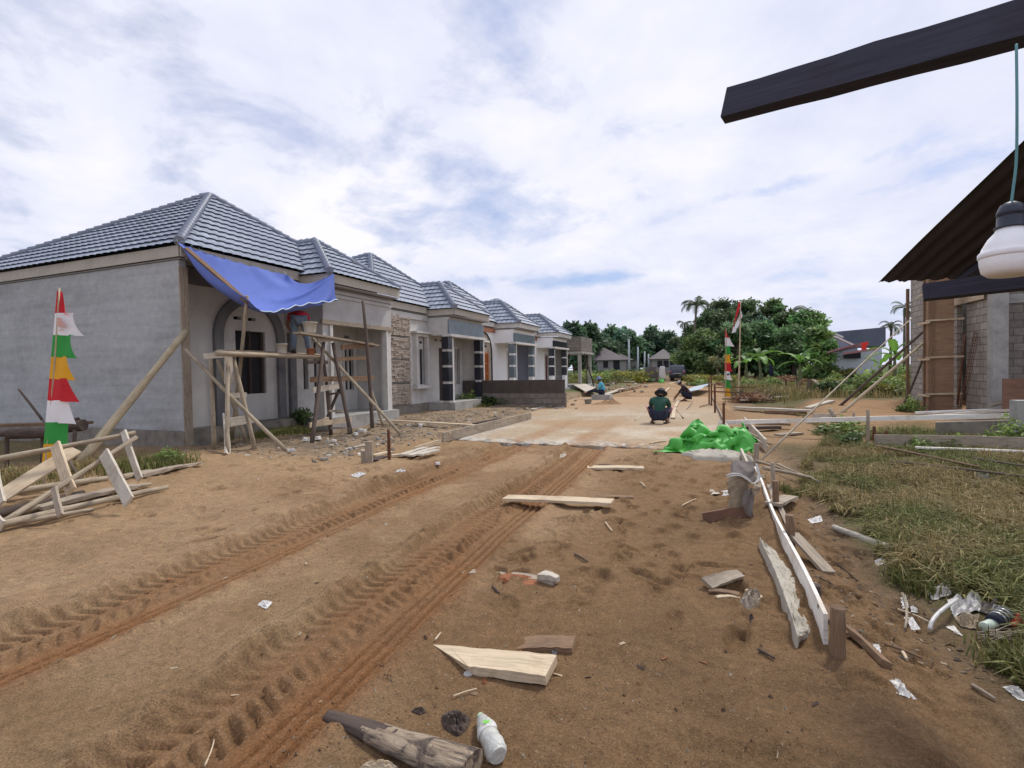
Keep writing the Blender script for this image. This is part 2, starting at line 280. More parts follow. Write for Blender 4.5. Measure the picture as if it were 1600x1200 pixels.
MT = dict(
    plaster=mottled('grey_cement_plaster', (0.44, 0.43, 0.42), 0.2, 1.4, 0.92, 0.25, 22, grime=0.25),
    plaster_side=trowelled('dark_cement_plaster', (0.405, 0.412, 0.41)),
    plaster_pale=mottled('pale_cement_plaster', (0.57, 0.55, 0.52), 0.2, 1.8, 0.9, 0.2, 22, grime=0.2),
    plaster_wet=mottled('wet_cement_plaster', (0.17, 0.165, 0.17), 0.3, 2.5, 0.8, 0.3, 22),
    found=mottled('rough_foundation_concrete', (0.24, 0.215, 0.18), 0.45, 3.5, 0.95, 0.7, 18, grime=0.4),
    white=mottled('white_wall_paint', (0.86, 0.86, 0.85), 0.06, 1.2, 0.7, 0.05, 30),
    offwhite=mottled('off_white_trim', (0.62, 0.60, 0.56), 0.2, 4, 0.8, 0.1, 30),
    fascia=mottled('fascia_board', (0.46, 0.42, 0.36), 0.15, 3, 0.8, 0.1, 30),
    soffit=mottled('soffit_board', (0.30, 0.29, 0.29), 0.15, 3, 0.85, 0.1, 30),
    dark=mottled('dark_room', (0.03, 0.03, 0.035), 0.3, 2, 0.95, 0, 10),  # near-black colour standing in for unlit interiors behind openings
    blacktile=mottled('black_granite_tile', (0.022, 0.024, 0.034), 0.5, 9, 0.22, 0, 10, spec=0.5),
    greytile=mottled('grey_granite_tile', (0.15, 0.19, 0.215), 0.3, 5, 0.25, 0, 10, spec=0.5),
    orange=wood('orange_varnished_wood', (0.42, 0.13, 0.035), 0.6, 20, 0.4, 0.1),
    redwood=wood('red_brown_door_wood', (0.13, 0.045, 0.03), 0.6, 20, 0.5, 0.1),
    terracotta=mottled('terracotta_trim', (0.36, 0.16, 0.09), 0.2, 4, 0.8, 0.1, 30),
    stone=mottled('stacked_stone', (0.38, 0.32, 0.265), 0.45, 7, 0.9, 0.5, 25),
    stonegap=mottled('stone_mortar', (0.10, 0.085, 0.075), 0.3, 7, 0.95, 0.3, 25),
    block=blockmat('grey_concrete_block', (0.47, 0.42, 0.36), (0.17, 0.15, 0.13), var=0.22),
    blockdark=blockmat('dark_and_shaded_block', (0.27, 0.235, 0.205), (0.14, 0.12, 0.10), var=0.3),  # darker block copy; paints in shade on the block house side walls
    conc=mottled('raw_concrete', (0.36, 0.35, 0.325), 0.3, 3, 0.92, 0.35, 24, grime=0.3),
    wood_pale=wood('pale_sawn_timber', (0.56, 0.45, 0.31), 0.66, 26, 0.8, 0.6, (0.33, 0.23, 0.14)),
    wood_grey=wood('weathered_grey_timber', (0.35, 0.29, 0.22), 0.5, 26, 0.85, 0.5, (0.16, 0.125, 0.10)),
    wood_white=wood('bleached_timber', (0.53, 0.475, 0.39), 0.6, 26, 0.85, 0.6, (0.30, 0.24, 0.17)),
    wood_brown=wood('brown_timber', (0.22, 0.14, 0.085), 0.55, 24, 0.85, 0.5, (0.09, 0.06, 0.04)),
    wood_dark=wood('dark_damp_timber', (0.085, 0.062, 0.05), 0.5, 24, 0.85, 0.5, (0.04, 0.03, 0.028)),
    wood_black=wood('blue_black_timber', (0.046, 0.046, 0.066), 0.7, 30, 0.85, 0.3, (0.03, 0.026, 0.03)),  # one even blue-black timber colour
    bamboo=wood('dry_bamboo', (0.44, 0.36, 0.235), 0.7, 14, 0.6, 0.4, (0.25, 0.19, 0.12)),
    pole=wood('peeled_pole', (0.36, 0.295, 0.21), 0.45, 14, 0.8, 0.5, (0.14, 0.11, 0.09)),
    darkpole=wood('dark_pole', (0.12, 0.09, 0.072), 0.6, 14, 0.85, 0.5, (0.06, 0.045, 0.04)),
    rust=mottled('rusty_steel', (0.13, 0.055, 0.03), 0.5, 20, 0.9, 0.4, 40),
    steel=mottled('grey_steel', (0.2, 0.19, 0.18), 0.3, 9, 0.5, 0.1, 40, metal=0.6),
    rustsheet=mottled('rusty_roofing_sheet', (0.034, 0.028, 0.031), 0.5, 2.5, 0.75, 0.3, 30, c2=(0.024, 0.023, 0.029)),
    tarp=mottled('blue_tarpaulin', (0.13, 0.185, 0.50), 0.14, 2.2, 0.75, 0.12, 24, spec=0.15),
    tarphem=mottled('white_hem', (0.55, 0.68, 0.80), 0.1, 2, 0.6, 0.05, 9),
    green=mottled('green_tarpaulin', (0.085, 0.40, 0.060), 0.15, 3.0, 0.5, 0.2, 30, spec=0.4),
    paper=mottled('brown_paper_sack', (0.34, 0.27, 0.185), 0.4, 7, 0.85, 0.5, 14),
    paperg=mottled('grey_paper_sack', (0.17, 0.145, 0.13), 0.35, 7, 0.85, 0.4, 14),
    paperw=mottled('white_paper_edge', (0.60, 0.57, 0.52), 0.3, 7, 0.8, 0.3, 14),
    whitepl=mottled('white_plastic', (0.55, 0.53, 0.50), 0.4, 14, 0.4, 0.3, 16, spec=0.5),
    cloud=mottled('milky_plastic', (0.52, 0.52, 0.47), 0.25, 22, 0.22, 0.6, 26, spec=0.5),
    greenlab=plain('green_label', (0.16, 0.55, 0.05)),
    red=mottled('red_cloth', (0.55, 0.022, 0.032), 0.15, 5, 0.75, 0.2, 12), white_c=mottled('white_cloth', (0.78, 0.77, 0.78), 0.08, 5, 0.75, 0.2, 12),
    green_c=mottled('green_cloth', (0.035, 0.30, 0.055), 0.15, 5, 0.75, 0.2, 12), yellow=mottled('yellow_cloth', (0.72, 0.36, 0.02), 0.12, 5, 0.75, 0.2, 12),
    skin=plain('brown_skin', (0.20, 0.105, 0.065), 0.55), hair=plain('black_hair', (0.012, 0.011, 0.012), 0.6),
    shirt_g=mottled('dark_green_shirt', (0.022, 0.070, 0.048), 0.25, 9, 0.9, 0.3, 20), shirt_k=mottled('dark_plum_shirt', (0.034, 0.022, 0.03), 0.25, 9, 0.9, 0.3, 20),
    shirt_b=mottled('light_blue_shirt', (0.10, 0.42, 0.58), 0.2, 9, 0.9, 0.3, 20), shirt_r=mottled('red_shirt', (0.42, 0.02, 0.04), 0.2, 9, 0.9, 0.3, 20),
    denim=mottled('faded_denim', (0.13, 0.165, 0.21), 0.25, 9, 0.9, 0.3, 20), navy=mottled('navy_trousers', (0.022, 0.026, 0.045), 0.3, 9, 0.9, 0.3, 20),
    pinkstripe=plain('pink_stripe', (0.65, 0.25, 0.28)), hat_k=plain('black_hat_cloth', (0.022, 0.022, 0.03), 0.8), hat_b=plain('blue_grey_hat', (0.17, 0.21, 0.33), 0.8), hat_g=plain('grey_cap', (0.34, 0.33, 0.35), 0.8),
    carpaint=plain('dark_grey_car_paint', (0.06, 0.066, 0.092), 0.3, 0.5), glass=plain('dark_glass', (0.03, 0.035, 0.045), 0.08, 0.6), chrome=plain('silver_trim', (0.5, 0.5, 0.52), 0.3, 0.5, 0.7),
    tyre=plain('black_rubber', (0.02, 0.02, 0.02), 0.85), taillight=plain('red_lens', (0.35, 0.02, 0.02), 0.25), cream=plain('cream_plastic', (0.52, 0.49, 0.42), 0.5), greyplastic=plain('grey_plastic', (0.3, 0.31, 0.28), 0.5),
    brick=mottled('orange_brick', (0.42, 0.17, 0.09), 0.3, 12, 0.9, 0.4, 30),
    plate=plain('pale_plate', (0.6, 0.6, 0.58)), teal=plain('teal_wire_plastic', (0.10, 0.26, 0.27), 0.4), socket=plain('dark_blue_socket', (0.03, 0.035, 0.055), 0.4), bulbw=plain('white_bulb_plastic', (0.90, 0.89, 0.90), 0.35),
    brownroof=mottled('brown_roof_sheet', (0.125, 0.105, 0.105), 0.2, 0.8, 0.6, 0.15, 8), farwall=mottled('far_grey_wall', (0.30, 0.28, 0.265), 0.2, 0.8, 0.9, 0.1, 8),
    bluegrey=mottled('blue_grey_wall', (0.25, 0.27, 0.34), 0.15, 0.8, 0.85, 0.1, 8), slate=mottled('slate_blue_roof', (0.10, 0.115, 0.155), 0.2, 0.8, 0.6, 0.1, 8), pinkroof=mottled('faded_red_roof', (0.36, 0.19, 0.19), 0.2, 0.8, 0.7, 0.1, 8),
    farwhite=mottled('far_pale_wall', (0.46, 0.49, 0.53), 0.12, 0.8, 0.85, 0.1, 8), redbox=plain('bright_red_cloth', (0.75, 0.03, 0.02), 0.7), plywood=wood('red_brown_plywood', (0.21, 0.115, 0.075), 0.75, 7, 0.7, 0.3, (0.13, 0.075, 0.055)),
    formply=wood('column_form_plywood', (0.30, 0.185, 0.115), 0.75, 7, 0.7, 0.3, (0.20, 0.125, 0.085)), darkply=wood('dark_film_plywood', (0.055, 0.035, 0.032), 0.7, 7, 0.6, 0.3),
    bark=mottled('tree_bark', (0.15, 0.115, 0.085), 0.4, 4, 0.95, 0.6, 12), palebark=mottled('pale_bark', (0.44, 0.41, 0.35), 0.35, 9, 0.9, 0.4, 22),
    utility=mottled('pale_utility_pole', (0.48, 0.52, 0.54), 0.1, 2, 0.7, 0.05, 9), whitewash=wood('whitewashed_timber', (0.78, 0.75, 0.68), 0.8, 26, 0.8, 0.55, (0.48, 0.38, 0.27)),
    cement=mottled('dried_mortar', (0.46, 0.42, 0.345), 0.25, 6, 0.95, 0.8, 20),
    pastic_black=mottled('black_plastic_sheet', (0.014, 0.014, 0.016), 0.3, 6, 0.35, 0.4, 9), vine=mottled('dead_leaf', (0.20, 0.10, 0.05), 0.3, 8, 0.9, 0.3, 20),
    lumpy=mottled('red_clay_lump', (0.30, 0.12, 0.06), 0.3, 12, 0.95, 0.5, 25), zinc=mottled('zinc_sheet', (0.50, 0.56, 0.62), 0.15, 6, 0.4, 0.1, 20, metal=0.4),
)
def rooftile():
    m, t, b = new_mat('blue_grey_tile_paint'); v = geo_vec(t, False)
    n = tnoise(t, v, 0.9, 5, 0.6, 0.3); n2 = tnoise(t, v, 4.2, 5, 0.75)
    col = ramp(t, n, [(0.3, (0.24, 0.27, 0.33)), (0.55, (0.30, 0.335, 0.395)), (0.75, (0.35, 0.385, 0.44))])
    col = tmix(t, 0.6, col, ramp(t, n2, [(0.36, (0.62,)*3), (0.64, (1.25,)*3)]), 'MULTIPLY')
    t.links.new(col, b.inputs['Base Color']); b.inputs['Roughness'].default_value = 0.58; b.inputs['Specular IOR Level'].default_value = 0.35; return m
MT['tile'] = rooftile()
MT['ridge'] = plain('ridge_cap_paint', (0.22, 0.25, 0.31), 0.42, 0.5)
MT['leaf'] = attr_mat('leaves', 0.5, 0.3, 0.42)
MT['grass'] = attr_mat('grass_blades', 0.7, 0.2, 0.25)
MT['ground'] = attr_mat('sandy_ground', 0.95, 0.12, 0, 90, 0.65, 110, 0.9, 0.020, True)
MT['slab'] = attr_mat('dusty_concrete', 0.92, 0.15, 0, 9, 0.35, 60, 0.4, 0.006)

# ---------------------------------------------------------------- mesh helpers
ORG = {}
class MB:
    def __init__(s): s.v = []; s.f = []; s.m = []; s.uv = []; s.sm = []
    def add(s, vs, fs, m=0, uv=None, smooth=False):
        o = len(s.v); s.v.extend([tuple(p) for p in vs])
        for i, f in enumerate(fs):
            s.f.append(tuple(o+k for k in f)); s.m.append(m); s.uv.append(uv[i] if uv else None); s.sm.append(smooth)
        return s
    def quad(s, a, b, c, d, m=0): return s.add((a, b, c, d), [(0, 1, 2, 3)], m)
    def box(s, x0, x1, y0, y1, z0, z1, m=0):
        x0, x1 = sorted((x0, x1)); y0, y1 = sorted((y0, y1)); z0, z1 = sorted((z0, z1))
        v = [(x, y, z) for z in (z0, z1) for y in (y0, y1) for x in (x0, x1)]
        return s.add(v, [(0, 2, 3, 1), (4, 5, 7, 6), (0, 1, 5, 4), (2, 6, 7, 3), (0, 4, 6, 2), (1, 3, 7, 5)], m)
    def plank(s, p0, p1, w, t, up=(0, 0, 1), seg=6, jit=0.003, w1=None, t1=None, skew0=0.0, skew1=0.0, m=0, twist=0.0):
        """sawn board from p0 to p1: w across, t thick along 'up'; uneven, with grain uvs"""
        p0 = Vector(p0); p1 = Vector(p1); d = p1-p0; ln = d.length; d.normalize(); upv = Vector(up)
        if abs(d.dot(upv)) > 0.97: upv = Vector((1, 0, 0)) if abs(d.x) < 0.9 else Vector((0, 1, 0))
        sd_ = d.cross(upv).normalized(); n = sd_.cross(d).normalized(); w1 = w if w1 is None else w1; t1 = t if t1 is None else t1
        vs = []; k = random.random()*50
        for i in range(seg+1):
            a = i/seg; ww = w+(w1-w)*a; tt = t+(t1-t)*a; c = p0+d*(ln*a)
            bow = n*math.sin(a*math.pi)*jit*1.5 + sd_*math.sin(a*3+k)*jit
            an = twist*a; s2 = sd_*math.cos(an)+n*math.sin(an); n2 = n*math.cos(an)-sd_*math.sin(an)
            for (q, r2) in ((-1, -1), (1, -1), (1, 1), (-1, 1)):
                sk = skew0*(1-a)**6*q + skew1*a**6*q
                vs.append(c+bow+s2*(q*ww/2+random.uniform(-jit, jit))+n2*(r2*tt/2+random.uniform(-jit, jit)*0.5)+d*sk)
        fs = []; uv = []
        for i in range(seg):
            o = i*4; u0, u1 = ln*i/seg, ln*(i+1)/seg; acc = 0
            for j, dd in enumerate((w, t, w, t)):
                fs.append((o+j, o+(j+1) % 4, o+4+(j+1) % 4, o+4+j)); uv.append([(u0, acc), (u0, acc+dd), (u1, acc+dd), (u1, acc)]); acc += dd
        fs.append((3, 2, 1, 0)); uv.append([(0, 0), (w*.2, 0), (w*.2, t), (0, t)]); o = seg*4
        fs.append((o, o+1, o+2, o+3)); uv.append([(0, 0), (w*.2, 0), (w*.2, t), (0, t)])
        return s.add(vs, fs, m, uv)
    def tube(s, pts, r, n=8, m=0, caps=True, jit=0.0, smooth=True, flat=1.0):
        pts = [Vector(p) for p in pts]; N = len(pts); rs = r if isinstance(r, (list, tuple)) else [r]*N
        vs = []; ref = None; acc = 0; us = []
        for i, p in enumerate(pts):
            d = (pts[min(i+1, N-1)]-pts[max(i-1, 0)]).normalized()
            if ref is None: ref = d.cross(Vector((0, 0, 1)) if abs(d.z) < 0.9 else Vector((1, 0, 0))).normalized()
            ref = (ref-d*ref.dot(d)).normalized(); b = d.cross(ref)
            if i: acc += (p-pts[i-1]).length
            us.append(acc)
            for k in range(n):
                a = 2*math.pi*k/n; rr = rs[i]*(1+random.uniform(-jit, jit)); vs.append(p+ref*(rr*math.cos(a))+b*(rr*math.sin(a)*flat))
        fs = []; uv = []
        for i in range(N-1):
            for k in range(n):
                k2 = (k+1) % n; fs.append((i*n+k, i*n+k2, (i+1)*n+k2, (i+1)*n+k)); w = 2*math.pi*rs[i]/n
                uv.append([(us[i], k*w), (us[i], (k+1)*w), (us[i+1], (k+1)*w), (us[i+1], k*w)])
        s.add(vs, fs, m, uv, smooth)
        if caps:
            o = len(s.v)-len(vs)
            s.f += [tuple(o+k for k in range(n-1, -1, -1)), tuple(o+(N-1)*n+k for k in range(n))]; s.m += [m, m]; s.uv += [None, None]; s.sm += [False, False]
        return s
    def pole(s, p0, p1, r0, r1=None, seg=6, n=8, bend=0.012, m=0):
        p0 = Vector(p0); p1 = Vector(p1); r1 = r0*0.8 if r1 is None else r1; pts = []; rs = []; ln = (p1-p0).length
        kx, ky = random.random()*9, random.random()*9
        for i in range(seg+1):
            a = i/seg; e = math.sin(a*math.pi)*bend*ln
            pts.append(p0.lerp(p1, a)+Vector((math.sin(kx)*e, math.cos(kx)*e*0.6, math.sin(ky)*e))); rs.append((r0+(r1-r0)*a)*random.uniform(0.93, 1.07))
        return s.tube(pts, rs, n, m, True, 0.03)
    def lathe(s, prof, c=(0, 0, 0), n=16, m=0, axis=None, smooth=True, sq=1.0):
        c = Vector(c); ax = Vector(axis).normalized() if axis else Vector((0, 0, 1)); q = Vector((0, 0, 1)).rotation_difference(ax)
        vs = []
        for (rr, z) in prof:
            for k in range(n): a = 2*math.pi*k/n; vs.append(c+q @ Vector((rr*math.cos(a), rr*math.sin(a)*sq, z)))
        fs = [(i*n+k, i*n+(k+1) % n, (i+1)*n+(k+1) % n, (i+1)*n+k) for i in range(len(prof)-1) for k in range(n)]
        fs += [tuple(range(n-1, -1, -1)), tuple((len(prof)-1)*n+k for k in range(n))]
        return s.add(vs, fs, m, None, smooth)
    def prism(s, poly, off, m=0):
        poly = [Vector(p) for p in poly]; off = Vector(off); N = len(poly)
        fs = [tuple(range(N)), tuple(range(2*N-1, N-1, -1))]+[(i, i+N, (i+1) % N+N, (i+1) % N) for i in range(N)]
        return s.add(poly+[p+off for p in poly], fs, m)
    def grid(s, rows, m=0, smooth=True, close=False):
        R_ = len(rows); C_ = len(rows[0]); vs = [p for r in rows for p in r]
        fs = [(i*C_+j, i*C_+(j+1) % C_, (i+1)*C_+(j+1) % C_, (i+1)*C_+j) for i in range(R_-1) for j in range(C_ if close else C_-1)]
        return s.add(vs, fs, m, None, smooth)
    def wall(s, o, eu, n, U, Vv, holes=(), th=0.14, m=0, mr=None, z0=0.0):
        """wall panel with rectangular openings; o origin, eu horizontal unit, n outward normal, U=(u0,u1), Vv=(z0,z1)"""
        o = Vector(o); eu = Vector(eu); n = Vector(n); ez = Vector((0, 0, 1)); mr = m if mr is None else mr
        us = sorted(set([U[0], U[1]]+[h for q in holes for h in q[:2]])); vs_ = sorted(set([Vv[0], Vv[1]]+[h for q in holes for h in q[2:4]]))
        P = lambda u, v, d: o+eu*u+ez*v-n*d
        inh = lambda u, v: any(q[0] < u < q[1] and q[2] < v < q[3] for q in holes)
        for a, b in zip(us, us[1:]):
            for c, d in zip(vs_, vs_[1:]):
                if inh((a+b)/2, (c+d)/2): continue
                s.quad(P(a, c, 0), P(b, c, 0), P(b, d, 0), P(a, d, 0), m); s.quad(P(a, d, th), P(b, d, th), P(b, c, th), P(a, c, th), m)
        for (a, b, c, d) in [(U[0], U[1], Vv[0], Vv[1])]+[q[:4] for q in holes]:
            for (p, q) in (((a, c), (b, c)), ((b, c), (b, d)), ((b, d), (a, d)), ((a, d), (a, c))):
                s.quad(P(p[0], p[1], 0), P(p[0], p[1], th), P(q[0], q[1], th), P(q[0], q[1], 0), mr)
        return s
    def build(s, name, mat, parent=None, origin=None, fix=True):
        o = ORG.get(parent.name, Vector()) if parent else (Vector(origin) if origin else Vector())
        me = bpy.data.meshes.new(name); V = np.array(s.v, float)-np.array(o)
        me.from_pydata(V.tolist(), [], s.f)
        for mm in (mat if isinstance(mat, (list, tuple)) else [mat]): me.materials.append(MT[mm] if isinstance(mm, str) else mm)
        me.polygons.foreach_set('material_index', s.m); me.polygons.foreach_set('use_smooth', s.sm)
        me.update()
        if fix and len(s.f) < 60000:
            # consistent outward winding without touching the vertex order
            bm = bmesh.new(); bm.from_mesh(me)
            ul = None
            bmesh.ops.recalc_face_normals(bm, faces=bm.faces); bm.to_mesh(me); bm.free()
        uvl = me.uv_layers.new(name='UVMap'); W = np.array(s.v, float); flat = np.zeros((len(me.loops), 2))
        for p in me.polygons:
            u = s.uv[p.index]
            if u is not None:
                lk = dict(zip(s.f[p.index], u))
                for li in p.loop_indices: flat[li] = lk[me.loops[li].vertex_index]
            else:
                nx, ny, nz = abs(p.normal.x), abs(p.normal.y), abs(p.normal.z)
                for li in p.loop_indices:
                    c = W[me.loops[li].vertex_index]
                    flat[li] = (c[0], c[1]) if nz > max(nx, ny) else ((c[1], c[2]) if nx > ny else (c[0], c[2]))
        uvl.data.foreach_set('uv', flat.ravel())
        ob = bpy.data.objects.new(name, me); COL.objects.link(ob)
        if parent: ob.parent = parent
        elif origin is not None: ob.location = origin
        ORG[ob.name] = Vector(o)
        return ob
def tag(o, label=None, cat=None, group=None, kind=None):
    if label: o['label'] = label
    if cat: o['category'] = cat
    if group: o['group'] = group
    if kind: o['kind'] = kind
    return o
def thing(name, label, cat, loc=(0, 0, 0), group=None):
    o = bpy.data.objects.new(name, None); COL.objects.link(o); o.location = loc; o.empty_display_size = 0.1; ORG[o.name] = Vector(loc)
    return tag(o, label, cat, group)
def kids(o): return [c for c in bpy.data.objects if c.parent == o]
def copy_tree(o, parent=None):
    c = o.copy(); COL.objects.link(c)
    if parent: c.parent = parent
    for k in kids(o): copy_tree(k, c)
    return c
def solo(mb, name, mat, label, cat, origin=None, group=None):
    if origin is None: V = np.array(mb.v); origin = ((V[:, 0].min()+V[:, 0].max())/2, (V[:, 1].min()+V[:, 1].max())/2, V[:, 2].min())
    return tag(mb.build(name, mat, None, origin), label, cat, group)
def raw_mesh(name, V, F, col=None, mat=None, smooth=False):
    me = bpy.data.meshes.new(name); V = np.asarray(V, np.float32); F = np.asarray(F, np.int32)
    me.vertices.add(len(V)); me.vertices.foreach_set('co', V.ravel()); k = F.shape[1]
    me.loops.add(F.size); me.loops.foreach_set('vertex_index', F.ravel()); me.polygons.add(len(F))
    me.polygons.foreach_set('loop_start', np.arange(0, F.size, k, dtype=np.int32)); me.polygons.foreach_set('loop_total', np.full(len(F), k, np.int32))
    me.polygons.foreach_set('use_smooth', np.full(len(F), smooth)); me.update(calc_edges=True); me.validate()
    if col is not None:
        a = me.color_attributes.new('Col', 'FLOAT_COLOR', 'POINT'); c4 = np.ones((len(V), 4), np.float32); c4[:, :3] = col; a.data.foreach_set('color', c4.ravel())
    if mat: me.materials.append(MT[mat])
    return me
def link_mesh(name, me, parent=None, loc=(0, 0, 0)):
    o = bpy.data.objects.new(name, me); COL.objects.link(o); o.location = loc
    if parent: o.parent = parent
    return o
def mixc(a, b, w): return a*(1-w[..., None])+np.asarray(b)*w[..., None]

# ---------------------------------------------------------------- ground
def spaced(a, lim, d0, g):
    out_ = []; x = a; d = d0
    while abs(x-a) < abs(lim-a): d *= g; x += math.copysign(d, lim-a); out_.append(x)
    return out_
xs = list(np.arange(-6.2, -4.4, 0.0165))+list(np.arange(-4.4, -1.4, 0.0085))+list(np.arange(-1.4, 1.6, 0.022)); xs = spaced(xs[0], -900, 0.022, 1.03)[::-1]+xs; xs += spaced(xs[-1], 900, 0.022, 1.03)
ys = list(np.arange(0.6, 4.2, 0.0125))+list(np.arange(4.2, 6.5, 0.017))+list(np.arange(6.5, 11, 0.03)); ys = spaced(ys[0], -60, 0.03, 1.15)[::-1]+ys; ys += spaced(ys[-1], 1500, 0.036, 1.014)
GX, GY = np.meshgrid(np.array(xs), np.array(ys)); GZ = hgt(GX, GY); NXg, NYg = len(xs), len(ys)
axx, ayy = np.array(xs), np.array(ys); rfp = random.Random(12)
def press(x, y, a, l, w, dpt):
    """one shoe print with its pushed-up rim"""
    i0, i1 = np.searchsorted(axx, (x-.32, x+.32)); j0, j1 = np.searchsorted(ayy, (y-.32, y+.32)); X_, Y_ = GX[j0:j1, i0:i1]-x, GY[j0:j1, i0:i1]-y
    u, v = X_*math.cos(a)+Y_*math.sin(a), -X_*math.sin(a)+Y_*math.cos(a); d = np.sqrt((u/l)**2+(v/(w*(1+.25*np.sin(u/l*2.2))))**2)+.25*(fbm(X_*14+x*9, Y_*14+y*7, 2, 1)-.5)
    GZ[j0:j1, i0:i1] += -dpt*sm(1.1, .82, d)+dpt*.55*np.exp(-((d-1.22)/.16)**2)
for k in range(330):
    z_ = rfp.random()
    if z_ < .5: x_, y_ = rfp.uniform(-1.5, .3), rfp.uniform(2.9, 9.3)
    elif z_ < .9: x_, y_ = rfp.uniform(-8.5, -4.2), rfp.uniform(2.6, 8.5)
    else: x_, y_ = rfp.uniform(.6, 1.2), rfp.uniform(2.2, 6)
    press(x_, y_, rfp.gauss(1.5, .5), rfp.uniform(.10, .15), rfp.uniform(.04, .06), rfp.uniform(.012, .032))
def ground_col(x, y):
    n1_ = fbm(x/1.3, y/1.3, 4, 0); n2_ = fbm(x/0.35, y/0.35, 3, 2); n3_ = fbm(x/5+9, y/5, 3, 1)
    sand = np.zeros(x.shape+(3,))+np.array((0.325, 0.218, 0.132)); sand = mixc(sand, (0.25, 0.158, 0.09), sm(0.42, 0.68, n1_))
    sand = mixc(sand, (0.36, 0.255, 0.155), sm(0.55, 0.75, n2_)*0.5)
    sand = mixc(sand, (0.345, 0.235, 0.14), sm(-4.5, -6, x)*0.6)
    # damp darker sand on the near right
    damp = sm(-2.0, -1.0, x+0.25*(n1_-0.5)*3)*sm(10.5, 7.0, y)
    sand = mixc(sand, (0.205, 0.124, 0.066), damp*0.88); sand = mixc(sand, sand*0.70, sm(0.52, 0.66, fbm(x/1.9+7, y/1.9, 4, 4))*0.55*sm(14, 9, y))
    sand = mixc(sand, (0.25, 0.165, 0.09), sm(-3.2, -2.9, x)*sm(-2.2, -2.6, x)*sm(9, 5, y)*0.4)
    # reddish laterite pressed up by the tyres
    for fn in (track_l, track_r):
        t = x-fn(y); w = sm(0.46, 0.26, np.abs(t-0.05))*sm(11, 8.5, y); tn = fbm(t*6, y*2.2, 4, 5); sand = mixc(sand, (0.235, 0.125, 0.062), w*(0.45+0.5*tn)); sand = mixc(sand, (0.25, 0.115, 0.05), w*sm(0.0, 0.12, t)*sm(0.36, 0.6, fbm(t*2+1, y*0.7, 3, 2))*0.7)
    # house yard: greyer rubble soil
    yard = sm(-5.6, -6.6, x+0.6*(n1_-0.5))*sm(6.2, 8.2, y+1.5*(n1_-0.5))
    sand = mixc(sand, (0.255, 0.195, 0.14), yard*0.85); sand = mixc(sand, (0.12, 0.10, 0.082), yard*sm(0.48, 0.66, n2_)*0.6)
    e = 0.62-(np.clip(y, 3, 30)-3)*0.03
    mud = sm(e+0.25, e+0.75, x+0.5*(n1_-0.5)); sand = mixc(sand, (0.165, 0.118, 0.078), mud*0.85)
    gr = sm(1.05, 1.5, x-0.25*(n2_-0.5)*2+0.0*y)*sm(2.2, 3.2, y)
    soil = mixc(np.zeros(x.shape+(3,))+np.array((0.125, 0.094, 0.05)), (0.085, 0.092, 0.035), sm(0.45, 0.62, n1_)); sand = mixc(sand, soil, gr*0.92)
    pad = sm(2.4, 3.4, x+0.8*(n1_-0.5))*sm(14.2, 15.2, y+(n2_-0.5))*sm(23.5, 21.5, y)*sm(12, 10, x); sand = mixc(sand, (0.31, 0.19, 0.105), pad*0.95)
    pad2_ = sm(0.3, 0.8, x)*sm(11.5, 13.0, y+1.5*(n1_-0.5))*sm(22, 19, y)*sm(4.2, 3.4, x); sand = mixc(sand, (0.30, 0.195, 0.115), pad2_*0.9)
    # road beyond the slab stays sandy; everything else far off turns to scrub green
    road = sm(-7.5, -5.0, x)*sm(1.6, 0.2, x)
    far = sm(24, 32, y)*(1-road); scr = mixc(np.zeros(x.shape+(3,))+np.array((0.15, 0.115, 0.062)), (0.075, 0.105, 0.035), sm(0.40, 0.60, n3_)); sand = mixc(sand, scr, far)
    sand = mixc(sand, (0.06, 0.085, 0.035), sm(62, 85, y))
    side = sm(-11.5, -13, x)*sm(40, 20, y); sand = mixc(sand, (0.11, 0.10, 0.05), side*0.8)
    n4 = fbm(x/0.055+3, y/0.055, 2, 5); sand = sand*(0.86+0.28*n4)[..., None]
    return np.clip(sand*np.array((1.08, 1.06, 0.98)), 0.01, 1)
idx = np.arange(NXg*NYg).reshape(NYg, NXg)
GF = np.stack((idx[:-1, :-1], idx[:-1, 1:], idx[1:, 1:], idx[1:, :-1]), -1).reshape(-1, 4)
ground = link_mesh('ground', raw_mesh('ground', np.stack((GX, GY, GZ), -1).reshape(-1, 3), GF, ground_col(GX, GY).reshape(-1, 3), 'ground', True))
tag(ground, 'sandy brown earth with tyre tracks and footprints', 'ground', kind='structure')

# ---------------------------------------------------------------- concrete road slab (a real 12 cm step with a broken near edge)
sx = np.linspace(0, 1, 130); sy = np.concatenate((np.linspace(9.2, 11.2, 90), np.linspace(11.3, SLAB_Y1, 160)))
SXm, SYm = np.meshgrid(sx, sy); SX = slab_xl(SYm)+(slab_xr(SYm)-slab_xl(SYm))*SXm; y0s = 9.75+0.25*(fbm(SX*1.7, SX*0+3.3, 4, 2)-0.5)*2+0.07*(fbm(SX*9, SYm*0+2, 3, 3)-0.5)
keep = SYm >= y0s; SZ = 0.055+0.012*(fbm(SX*1.2, SYm*1.2, 4, 1)-0.5)+0.006*(fbm(SX*7, SYm*7, 3, 2)-0.5)
SZ = SZ-0.03*sm(0.35, 0.0, SYm-y0s)*(0.4+fbm(SX*8, SYm*8, 3, 4))
sidx = np.arange(SX.size).reshape(SX.shape); SF = []
kq = keep[:-1, :-1]
fq = np.stack((sidx[:-1, :-1], sidx[:-1, 1:], sidx[1:, 1:], sidx[1:, :-1]), -1)[kq]
nb = SX.size; bot = np.stack((SX, SYm, SZ-0.13), -1).reshape(-1, 3)
edges = {}
